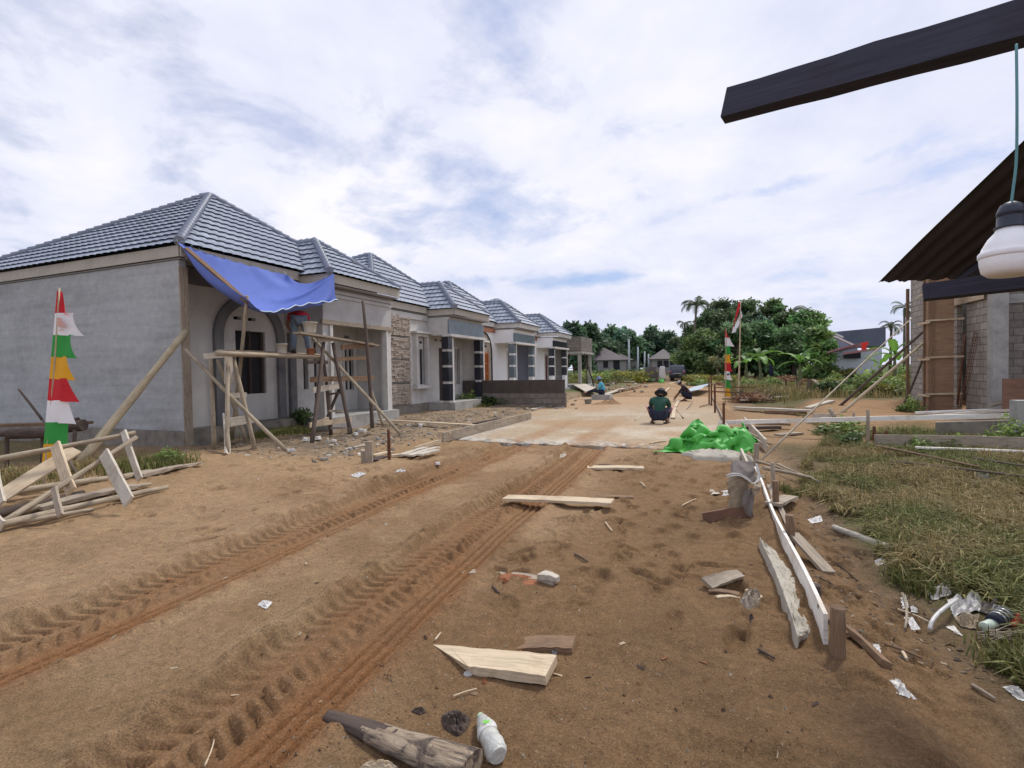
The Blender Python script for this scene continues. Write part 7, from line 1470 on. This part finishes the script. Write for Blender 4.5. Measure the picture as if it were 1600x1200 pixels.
for k, (q0, q1, w, lb) in enumerate((((946, 612), (975, 609), .3, 'pale board across the far rubble'), ((955, 611), (1000, 606), .3, 'long reddish board on the far rubble'), ((972, 597), (985, 598), .8, 'white tilted sheet by the far rubble'), ((948, 603), (968, 597), .3, 'dark broken board sticking from the far rubble'), ((905, 607), (928, 613), .9, 'pale board before the seated blue-shirted worker'))): flat(q0, q1, w, .05, ('wood_white', 'wood_brown', 'wood_white', 'wood_dark', 'wood_white')[k], lb, lift=.08 if k != 4 else .25)
for k, (px, py, hh, lb) in enumerate(((935, 632, .1, 'left-most small sand pile on the road'), (946, 631, .18, 'middle small sand pile on the road'), (957, 631, .24, 'largest small sand pile on the road'))):
    c = gp(px, py); m = MB(); rows = []
    for i in range(9): s = i/8; rows.append([c+Vector((.38*s*math.cos(t)*(1+.15*math.sin(3*t+k)), .4*s*math.sin(t), hh*(1-s)**1.1*(1+.1*math.sin(7*t))-.01)) for t in np.linspace(0, 6.283, 18, endpoint=False)])
    m.grid(rows, close=True); T(m, 'sand_pile', mottled('sand_pile_%d' % k, (.27, .16, .08), .2, 8, .95, .5, 30), lb, 'sand', 'small sand piles on the road')
bh = thing('brush_heap', 'dark brush heap at the foot of the flagpole', 'brush', gp(1172, 626)); m = MB(); rr_ = random.Random(8)
for k in range(60):
    a = gp(1172+rr_.uniform(-22, 22), 627+rr_.uniform(-4, 2), rr_.uniform(0, .2)); m.pole(a, a+Vector((rr_.uniform(-.8, .8), rr_.uniform(-.5, .5), rr_.uniform(.05, .5))), .02, .008, 4, 5, .06)
m.build('branch', 'wood_dark', bh)
p = gp(1170, 628); bush(3, p, (.9, .5), 'pile of dry brown leaves on the brush heap', 'leaves')
def dark_bundle():
    c = gp(1204, 594.5); d = (c-EYE).dot(FW); k = d/800; r = thing('dark_sheet', 'dark sheet hung on a short post by the leaning banana plant', 'cloth', c); m = MB(); m.pole(c, c+EZ3*(20*k), .05, .04); m.build('post', 'darkpole', r)
    rows = []
    for i in range(10):
        u = i/9; w = (1.2+2.2*math.sin(u*2.7))*k; rows.append([c+EZ3*(21*k*(1-u)+.25)+Vector((w*math.cos(t)+.6*k*math.sin(u*3), w*.6*math.sin(t)*(1+.2*math.sin(3*t)), 0)) for t in np.linspace(0, 6.283, 12, endpoint=False)])
    m = MB(); m.grid(rows, close=True); m.build('sheet', 'navy', r)
dark_bundle()

# ---------------------------------------------------------------- parked car seen from behind
def car():
    c = gp(1058, 595.5); d = (c-EYE).dot(FW); k = d/800; r = thing('parked_car', 'dark grey station wagon parked with its back to us at the road end', 'car', c); W_ = 24*k/2; H_ = 25.5*k; Ln = 4.2; B = MB(); rows = []
    prof = [(0, .28, .62, .60), (.05, .24, .97, .98), (.35, .22, 1.0, 1.0), (3.0, .22, .78, .98), (3.9, .25, .66, .92), (4.2, .35, .55, .8)]  # y, bottom, shoulder/top fractions, width
    sec = lambda y, z0, top, wf, cab: [Vector((x*W_*wf, y, z*H_)) for x, z in ((-.94, z0), (-1, .34), (-1, .60), (-.96, .66), (-.80*cab if top > .9 else -.9, top-.04), (-.66 if top > .9 else -.8, top), (.66 if top > .9 else .8, top), (.80*cab if top > .9 else .9, top-.04), (.96, .66), (1, .60), (1, .34), (.94, z0))]
    for (y, z0, top, wf) in ((-.02, .22, .62, .93), (0, .2, .66, .97), (.06, .19, .90, .99), (.25, .18, 1.0, 1.0), (2.3, .18, 1.0, 1.0), (3.0, .18, .68, .99), (4.0, .2, .62, .93), (4.2, .26, .5, .85)): rows.append([c+p for p in sec(y, z0, top, wf, 1.0)])
    B.grid(rows, close=True, smooth=False); B.add(rows[0], [tuple(range(11, -1, -1))]); B.add(rows[-1], [tuple(range(12))]); B.build('body', 'carpaint', r)
    g = MB(); g.prism([c+Vector((-.74*W_, -.045+.035, .68*H_)), c+Vector((.74*W_, -.01, .68*H_)), c+Vector((.66*W_, .045, .91*H_)), c+Vector((-.66*W_, .045, .91*H_))], (0, -.03, 0)); g.build('rear_window', mottled('grey_rear_glass', (.07, .075, .09), .2, 3, .15, 0, 9, spec=.6), r)  # rear glass in a lighter grey than the plain dark glass
    g = MB(); g.box(c.x-W_*.98, c.x+W_*.98, c.y-.14, c.y-.025, c.z+.20*H_, c.z+.36*H_); g.build('bumper', 'tyre', r)
    g = MB(); g.box(c.x-W_*.5, c.x+W_*.5, c.y-.06, c.y-.026, c.z+.455*H_, c.z+.485*H_); g.build('trim_strip', 'chrome', r)
    g = MB(); g.box(c.x-.24, c.x+.24, c.y-.05, c.y-.027, c.z+.375*H_, c.z+.44*H_); g.build('number_plate', 'tyre', r)
    for s in (-1, 1):
        g = MB(); x0, x1 = sorted((c.x+s*W_*.97, c.x+s*W_*.74)); g.box(x0, x1, c.y-.07, c.y-.027, c.z+.50*H_, c.z+.60*H_); g.build('taillight', 'taillight', r)
        g = MB(); g.box(x0, x1, c.y-.072, c.y-.027, c.z+.605*H_, c.z+.64*H_); g.build('reversing_light', 'chrome', r)
        for y in (.75, 3.3):
            g = MB(); cc = c+Vector((s*W_*.80-.09, y, .31)); g.lathe([(.22, 0), (.30, .01), (.315, .06), (.315, .13), (.30, .18), (.22, .19)], cc, 20, 0, (1, 0, 0)); wl = g.build('wheel', 'tyre', r); g = MB(); g.lathe([(.2, -.004), (.18, .004), (.18, .19), (.2, .196)], cc, 16, 0, (1, 0, 0)); g.build('rim', 'chrome', wl)
        g = MB(); g.box(c.x+s*W_*1.0-.02, c.x+s*W_*1.12, c.y+2.6, c.y+2.7, c.z+.62*H_, c.z+.72*H_); g.build('mirror', 'carpaint', r)
car()

# ---------------------------------------------------------------- shack roof edge overhead, lamp
def shack():
    r = thing('shack_roof', 'rusty corrugated sheet roof of a shack seen from below at right', 'roof', dep(1560, 360, 3.0))
    A_, B_, C_ = dep(1374, 440, 3.6), dep(1466, 437, 3.30), dep(1640, 178, 2.05); e1 = (B_-A_)*6.0; e2 = (C_-A_)*1.35; n_ = e1.cross(e2).normalized()
    if n_.z < 0: n_ = -n_
    ne = int(e1.length/.09)*8; rows = []
    for i in range(13):
        v = i/12; rows.append([A_+e1*(j/ne)+e2*v+n_*(.006*math.sin(2*math.pi*j/8)+.010*math.sin(v*7+j*.02))-(e2.normalized()*(.02*random.random()) if i == 0 else Vector()) for j in range(ne+1)])
    m = MB(); m.grid(rows); m.grid([[p+n_*.002 for p in q] for q in rows]); m.build('sheet', 'rustsheet', r)
    for f, mt in ((.22, 'wood_black'), (.62, 'wood_black')):
        m = MB(); m.plank(A_+e1*f-n_*.05, A_+e1*f+e2-n_*.05, .06, .06, n_, 5); m.build('rafter', mt, r)
    b = MB(); b.plank(dep(1442, 458, 2.75), dep(1900, 402, 2.2), .05, .085, (0, .2, 1), 8, .003, .05, .11); b.build('eave_beam', 'wood_black', r)
    for q in ((3.15, 3.1), (2.75, 0.2), (4.6, 2.9)):
        p = MB(); p.pole((*q, -.4), (*q, 2.0 if q[0] < 4 else 2.2), .06, .05); p.build('post', 'darkpole', r)
    m = MB(); m.plank(dep(1134, 165, 1.95), dep(1960, -60, 1.12), .05, .118, (-.12, .35, 1), 10, .003, .05, .12); T(m, 'roof_purlin', 'wood_black', 'dark sawn beam end jutting across the sky at upper right', 'beam')
    # lamp on its wire
    d = 1.27; k = d/800; cx_ = 1577; top = dep(1588, 88, d+.03); sk = dep(1580, 318, d); L_ = thing('hanging_lamp', 'white screw-in lamp hanging on a teal wire from the beam', 'lamp', sk)
    m = MB(); m.tube(catmull([top+EZ3*.03, dep(1589, 170, d), dep(1588, 250, d), dep(1583, 296, d), sk], 24), .0032, 8); m.build('wire', 'teal', L_)
    R_ = lambda px: px*k
    z = lambda py: (318-py)*k
    c = sk; ax = (UP*.995+RT*.02).normalized()
    m = MB(); m.lathe([(R_(6), z(316)), (R_(13), z(320)), (R_(17), z(330)), (R_(18), z(336)), (R_(16), z(337)), (R_(17), z(340)), (R_(17), z(352)), (R_(20), z(355)), (R_(20), z(357))][::-1], c, 28, 0, ax); m.build('socket', 'socket', L_)
    m = MB(); m.lathe([(R_(15), z(432)), (R_(27), z(430)), (R_(34), z(424)), (R_(36.5), z(412)), (R_(37), z(402)), (R_(37.5), z(395)), (R_(35.5), z(393)), (R_(34), z(386)), (R_(27), z(372)), (R_(19), z(362)), (R_(17), z(355))], c, 36, 0, ax); m.build('bulb', 'bulbw', L_)
    m = MB(); m.lathe([(R_(37.2), z(403)), (R_(38.6), z(401)), (R_(38.6), z(395)), (R_(37.2), z(393))], c, 36, 0, ax); m.build('collar', 'bulbw', L_)
shack()

# ---------------------------------------------------------------- people
def skin(verts, edges, radii, root=0, sub=2):
    me = bpy.data.meshes.new('tmp'); me.from_pydata([tuple(v) for v in verts], edges, []); o = bpy.data.objects.new('tmp', me); COL.objects.link(o)
    md = o.modifiers.new('s', 'SKIN'); md.use_smooth_shade = True
    if not me.skin_vertices: me.skin_vertices.new()
    for i, sv in enumerate(me.skin_vertices[0].data):
        rr = radii[i]; sv.radius = (rr, rr) if not isinstance(rr, tuple) else rr; sv.use_root = (i == root)
    s2 = o.modifiers.new('d', 'SUBSURF'); s2.levels = sub; s2.render_levels = sub
    dg = bpy.context.evaluated_depsgraph_get(); ev = o.evaluated_get(dg); em = ev.to_mesh(); V = [v.co.copy() for v in em.vertices]; F = [tuple(p.vertices) for p in em.polygons]; ev.to_mesh_clear()
    bpy.data.objects.remove(o); bpy.data.meshes.remove(me); return V, F
def person(label, loc, rot, J, shirt, legs, hat, hair='hair', sleeve=0.55, legf=1.0, feet=None, group=None, build_=1.0, stripe=False):
    """J: joints in a local frame that faces +Y; left is -X, right is +X"""
    r = thing('person', label, 'person', loc, group); r.rotation_euler.z = rot; J = {k: Vector(v) for k, v in J.items()}; names = [n for n in J if n != 'face']; ix = {n: i for i, n in enumerate(names)}
    Rd = dict(pelvis=.135, spine=.125, chest=.14, neckb=.075, neck=.052, head=.088, crown=.075, shL=.062, shR=.062, elL=.043, elR=.043, wrL=.029, wrR=.029, haL=.032, haR=.032, hiL=.085, hiR=.085, knL=.058, knR=.058, anL=.038, anR=.038, toL=.034, toR=.034)
    E = [('pelvis', 'spine'), ('spine', 'chest'), ('chest', 'neckb'), ('neckb', 'neck'), ('neck', 'head'), ('head', 'crown')]
    for s in 'LR': E += [('chest', 'sh'+s), ('sh'+s, 'el'+s), ('el'+s, 'wr'+s), ('wr'+s, 'ha'+s), ('pelvis', 'hi'+s), ('hi'+s, 'kn'+s), ('kn'+s, 'an'+s), ('an'+s, 'to'+s)]
    V, F = skin([J[n] for n in names], [(ix[a], ix[b]) for a, b in E], [Rd[n]*build_ for n in names], ix['pelvis'])
    m = MB(); m.add(V, F, 0, None, True)
    fd = J['face']-J['head'] if 'face' in J else Vector((0, 1, 0))
    fd.normalize(); upv = (J['crown']-J['neck']).normalized(); fd = (fd-upv*fd.dot(upv)).normalized(); sd_ = fd.cross(upv)
    h = J['head']+upv*.01
    m.add([h+fd*.085+upv*.02, h+fd*.085-upv*.03+sd_*.016, h+fd*.085-upv*.03-sd_*.016, h+fd*.112-upv*.022], [(0, 1, 3), (0, 3, 2), (1, 2, 3)], 0)
    for s in (-1, 1):
        e = h+sd_*(s*.086)-fd*.005; m.add([e+upv*.03, e+fd*.015, e-upv*.03, e-fd*.02+sd_*s*.02], [(0, 1, 3), (1, 2, 3), (2, 0, 3), (0, 2, 1)], 0)
        ey = h+fd*.083+sd_*(s*.032)+upv*.018; m.lathe([(.004, -.004), (.010, 0), (.004, .006)], ey, 8, 1, fd)
    m.add([h+fd*.088-upv*.05+sd_*.024, h+fd*.088-upv*.05-sd_*.024, h+fd*.088-upv*.058-sd_*.018, h+fd*.088-upv*.058+sd_*.018], [(0, 1, 2, 3)], 2)
    for s in 'LR':  # five bent fingers of different lengths
        w, ha = J['wr'+s], J['ha'+s]; d = (ha-w).normalized(); el = J['el'+s]; pn = (w-el).cross(Vector((0, 0, 1))); sdv = d.cross(Vector((0, 0, 1))); sdv = sdv.normalized() if sdv.length > .1 else Vector((1, 0, 0)); dn = d.cross(sdv).normalized(); dn = dn if dn.z < 0 else -dn
        for k, (o, ln) in enumerate(((-.027, .062), (-.009, .075), (.009, .072), (.027, .056))):
            p0 = ha+sdv*o+d*.012; p1 = p0+d*ln*.5+dn*ln*.18; p2 = p1+d*ln*.25+dn*ln*.42; m.tube([p0, p1, p2], [.009, .008, .006], 6)
        i_ = -1 if s == 'R' else 1; p0 = w.lerp(ha, .55)+sdv*(.028*i_); m.tube([p0, p0+sdv*(.026*i_)+d*.024, p0+sdv*(.022*i_)+d*.052+dn*.012], [.011, .010, .007], 6)
    o = m.build('body', ['skin', 'hair', 'redwood'], r)
    def P(n): return J[n]
    # the children are local to the rotated root, so build them in the same local frame
    def cloth(name, mat, vs, es, rs): V, F = skin(vs, es, rs, 0); q = MB(); q.add(V, F, 0, None, True); return q
    out_ = []
    el = {s: J['sh'+s].lerp(J['el'+s], sleeve) if sleeve <= 1 else J['el'+s].lerp(J['wr'+s], sleeve-1) for s in 'LR'}
    vs = [P('pelvis')+(P('spine')-P('pelvis'))*-.15, P('spine'), P('chest'), P('neckb').lerp(P('neck'), .15), P('shL'), P('shR')]; es = [(0, 1), (1, 2), (2, 3), (2, 4), (2, 5)]; rs = [.165, .158, .168, .082, .085, .085]
    for s, b in (('L', 4), ('R', 5)):
        vs.append(J['sh'+s].lerp(J['el'+s], min(sleeve, 1)*.98)); rs.append(.070 if sleeve < 1 else .060); es.append((b, len(vs)-1))
        if sleeve > 1: vs.append(el[s]); rs.append(.046); es.append((len(vs)-2, len(vs)-1))
    out_.append(('shirt', shirt, cloth('shirt', shirt, vs, es, [q*build_ for q in rs])))
    vs = [P('pelvis')+(P('spine')-P('pelvis'))*.12]; rs = [.155]; es = []
    for s in 'LR':
        b = len(vs); vs += [P('hi'+s), J['hi'+s].lerp(J['kn'+s], .96 if legf > .5 else legf*2)]; rs += [.112, .082]; es += [(0, b), (b, b+1)]
        if legf > .5: vs.append(J['kn'+s].lerp(J['an'+s], (legf-.5)*2*.95)); rs.append(.062); es.append((b+1, b+2))
    out_.append(('trousers', legs, cloth('trousers', legs, vs, es, [q*build_ for q in rs])))
    q = MB(); hd = J['head']+upv*.022
    if hat:
        kind, hm = hat; c0 = hd+upv*.01
        if kind == 'bucket': q.lathe([(.168, -.035), (.172, -.03), (.112, .025), (.106, .03), (.098, .085), (.07, .108), (.02, .114)], c0, 22, 0, upv)
        else:
            q.lathe([(.103, -.01), (.106, .02), (.098, .06), (.07, .092), (.02, .104)], c0, 22, 0, upv)
            q.prism([c0+fd*.08+sd_*.075, c0+fd*.17+sd_*.05, c0+fd*.18, c0+fd*.17-sd_*.05, c0+fd*.08-sd_*.075], upv*.008)
        out_.append(('hat' if kind == 'bucket' else 'cap', hm, q))
    q = MB(); q.lathe([(.080, -.07), (.097, -.03), (.100, .02), (.088, .065), (.05, .092), (.01, .10)], hd-fd*.012-upv*.005, 18, 0, upv); out_.append(('hair', hair, q))
    if stripe:
        for s in 'LR':
            q = MB(); dv = Vector((-1 if s == 'L' else 1, 0, 0)); q.tube([J['hi'+s].lerp(J['kn'+s], .3)+dv*.085+EZ3*.02, J['kn'+s]+dv*.074, J['kn'+s].lerp(J['an'+s], .7)+dv*.05], [.018, .018, .014], 6); out_.append(('side_stripe', 'pinkstripe', q))
    for s in 'LR':
        q = MB(); a, t = J['an'+s], J['to'+s]; d = (t-a); d.z = 0; d.normalize(); f0 = a-d*.05; f1 = t+d*.07; zz_ = min(a.z, t.z)-.03; q.plank(Vector((f0.x, f0.y, zz_)), Vector((f1.x, f1.y, zz_)), .095, .025, (0, 0, 1), 5, .001)
        if feet == 'shoe': q.tube([Vector((f0.x, f0.y, zz_+.04)), Vector((a.x, a.y, zz_+.05)), Vector((t.x, t.y, zz_+.04)), Vector((f1.x, f1.y, zz_+.025))], [.03, .048, .044, .02], 8)
        out_.append(('shoe' if feet == 'shoe' else 'sandal', 'hat_k' if feet == 'shoe' else 'redwood', q))
    for nm, mt, q in out_:
        me_o = q.build(nm, mt, None, (0, 0, 0)); me_o.parent = r
    o.data.transform(Matrix.Translation(Vector(loc)))   # the body was shifted to the root; bring it back to the local frame
    return r
SQ = dict(pelvis=(0, -.06, .24), spine=(0, .02, .40), chest=(0, .14, .57), neckb=(0, .20, .66), neck=(.02, .25, .71), head=(.03, .32, .78), crown=(.03, .37, .87), face=(.03, .46, .74),
          shL=(-.19, .15, .60), elL=(-.24, .33, .40), wrL=(-.12, .50, .20), haL=(-.07, .55, .13), shR=(.19, .15, .60), elR=(.27, .32, .38), wrR=(.22, .48, .15), haR=(.20, .52, .08),
          hiL=(-.11, -.04, .24), knL=(-.27, .26, .44), anL=(-.16, .06, .09), toL=(-.20, .20, .05), hiR=(.11, -.04, .24), knR=(.27, .26, .42), anR=(.16, .06, .09), toR=(.20, .20, .05))
def pt(px, py):
    p = gp(px, py); return (p.x, p.y, p.z)
person('man in dark green shirt and black hat squatting with his back to us', pt(1030, 662), PSI-.35, SQ, 'shirt_g', 'navy', ('bucket', 'hat_k'), sleeve=.75, legf=.97, stripe=True)
person('man in a dark shirt and grey cap squatting sideways farther along the road', pt(1074, 626.5), PSI+1.25, SQ, 'shirt_k', 'navy', ('cap', 'hat_g'), sleeve=1.1, legf=.9)
ST = dict(pelvis=(0, -.02, .14), spine=(0, 0, .32), chest=(0, .05, .50), neckb=(0, .08, .60), neck=(0, .11, .65), head=(0, .15, .74), crown=(0, .17, .84), face=(0, .28, .70),
          shL=(-.19, .06, .53), elL=(-.25, .18, .32), wrL=(-.12, .36, .28), haL=(-.07, .42, .27), shR=(.19, .06, .53), elR=(.25, .18, .32), wrR=(.12, .36, .28), haR=(.07, .42, .27),
          hiL=(-.10, .02, .12), knL=(-.16, .44, .22), anL=(-.15, .80, .07), toL=(-.16, .90, .13), hiR=(.10, .02, .12), knR=(.16, .44, .20), anR=(.15, .80, .07), toR=(.16, .90, .13))
bp = dep(941, 617, 25.0); person('man in a light blue shirt and blue hat sitting at the left road edge', (bp.x, bp.y, bp.z+.02), PSI+1.35, ST, 'shirt_b', 'navy', ('bucket', 'hat_b'), sleeve=1.3, legf=.95)
m = MB(); a = Vector((bp.x, bp.y, 0)); g0 = float(hgt(bp.x, bp.y)); m.box(bp.x-.45, bp.x+.45, bp.y-.4, bp.y+.4, min(g0, 0)-.1, bp.z+.015); T(m, 'seat_block', 'conc', 'low concrete block under the seated blue-shirted man', 'block')
# bent forward on the platform, seen from behind
BN = dict(pelvis=(0, 0, .92), spine=(.01, .10, 1.02), chest=(.02, .30, 1.05), neckb=(.02, .42, 1.02), neck=(.02, .48, .99), head=(.02, .56, .94), crown=(.02, .65, .90), face=(.02, .55, .80),
          shL=(-.17, .33, 1.02), elL=(-.24, .42, .80), wrL=(-.16, .55, .62), haL=(-.13, .60, .55), shR=(.21, .33, 1.02), elR=(.28, .42, .80), wrR=(.20, .55, .62), haR=(.17, .60, .55),
          hiL=(-.10, 0, .88), knL=(-.13, .03, .50), anL=(-.14, -.02, .09), toL=(-.16, .10, .06), hiR=(.10, 0, .88), knR=(.17, .03, .50), anR=(.19, -.02, .09), toR=(.22, .10, .06))
wp = onx(469, 556.5, -8.95); wp.z += .045
person('worker in faded jeans and red shirt bent over on the scaffold platform', (wp.x, wp.y, wp.z), rad(50), BN, 'shirt_r', 'denim', None, sleeve=.6, legf=1.0, feet='shoe').scale = (.94, .94, .90)
SD = dict(pelvis=(0, 0, .92), spine=(0, .01, 1.10), chest=(0, .02, 1.30), neckb=(0, .02, 1.42), neck=(0, .03, 1.48), head=(0, .05, 1.58), crown=(0, .05, 1.67), face=(0, .2, 1.56),
          shL=(-.19, .02, 1.36), elL=(-.25, .03, 1.08), wrL=(-.25, .12, .86), haL=(-.25, .15, .78), shR=(.19, .02, 1.36), elR=(.25, .03, 1.08), wrR=(.25, .12, .86), haR=(.25, .15, .78),
          hiL=(-.10, 0, .88), knL=(-.11, .03, .50), anL=(-.12, 0, .09), toL=(-.13, .12, .06), hiR=(.10, 0, .88), knR=(.11, .03, .50), anR=(.12, 0, .09), toR=(.13, .12, .06))
p = gp(1037.5, 597); d = (p-EYE).dot(FW)+1.5; q = dep(1037.5, 596, d); person('dark-haired person standing behind the white bulk sack', (q.x, q.y, float(hgt(q.x, q.y))), 2.6, SD, 'shirt_k', 'navy', None, sleeve=1.2)
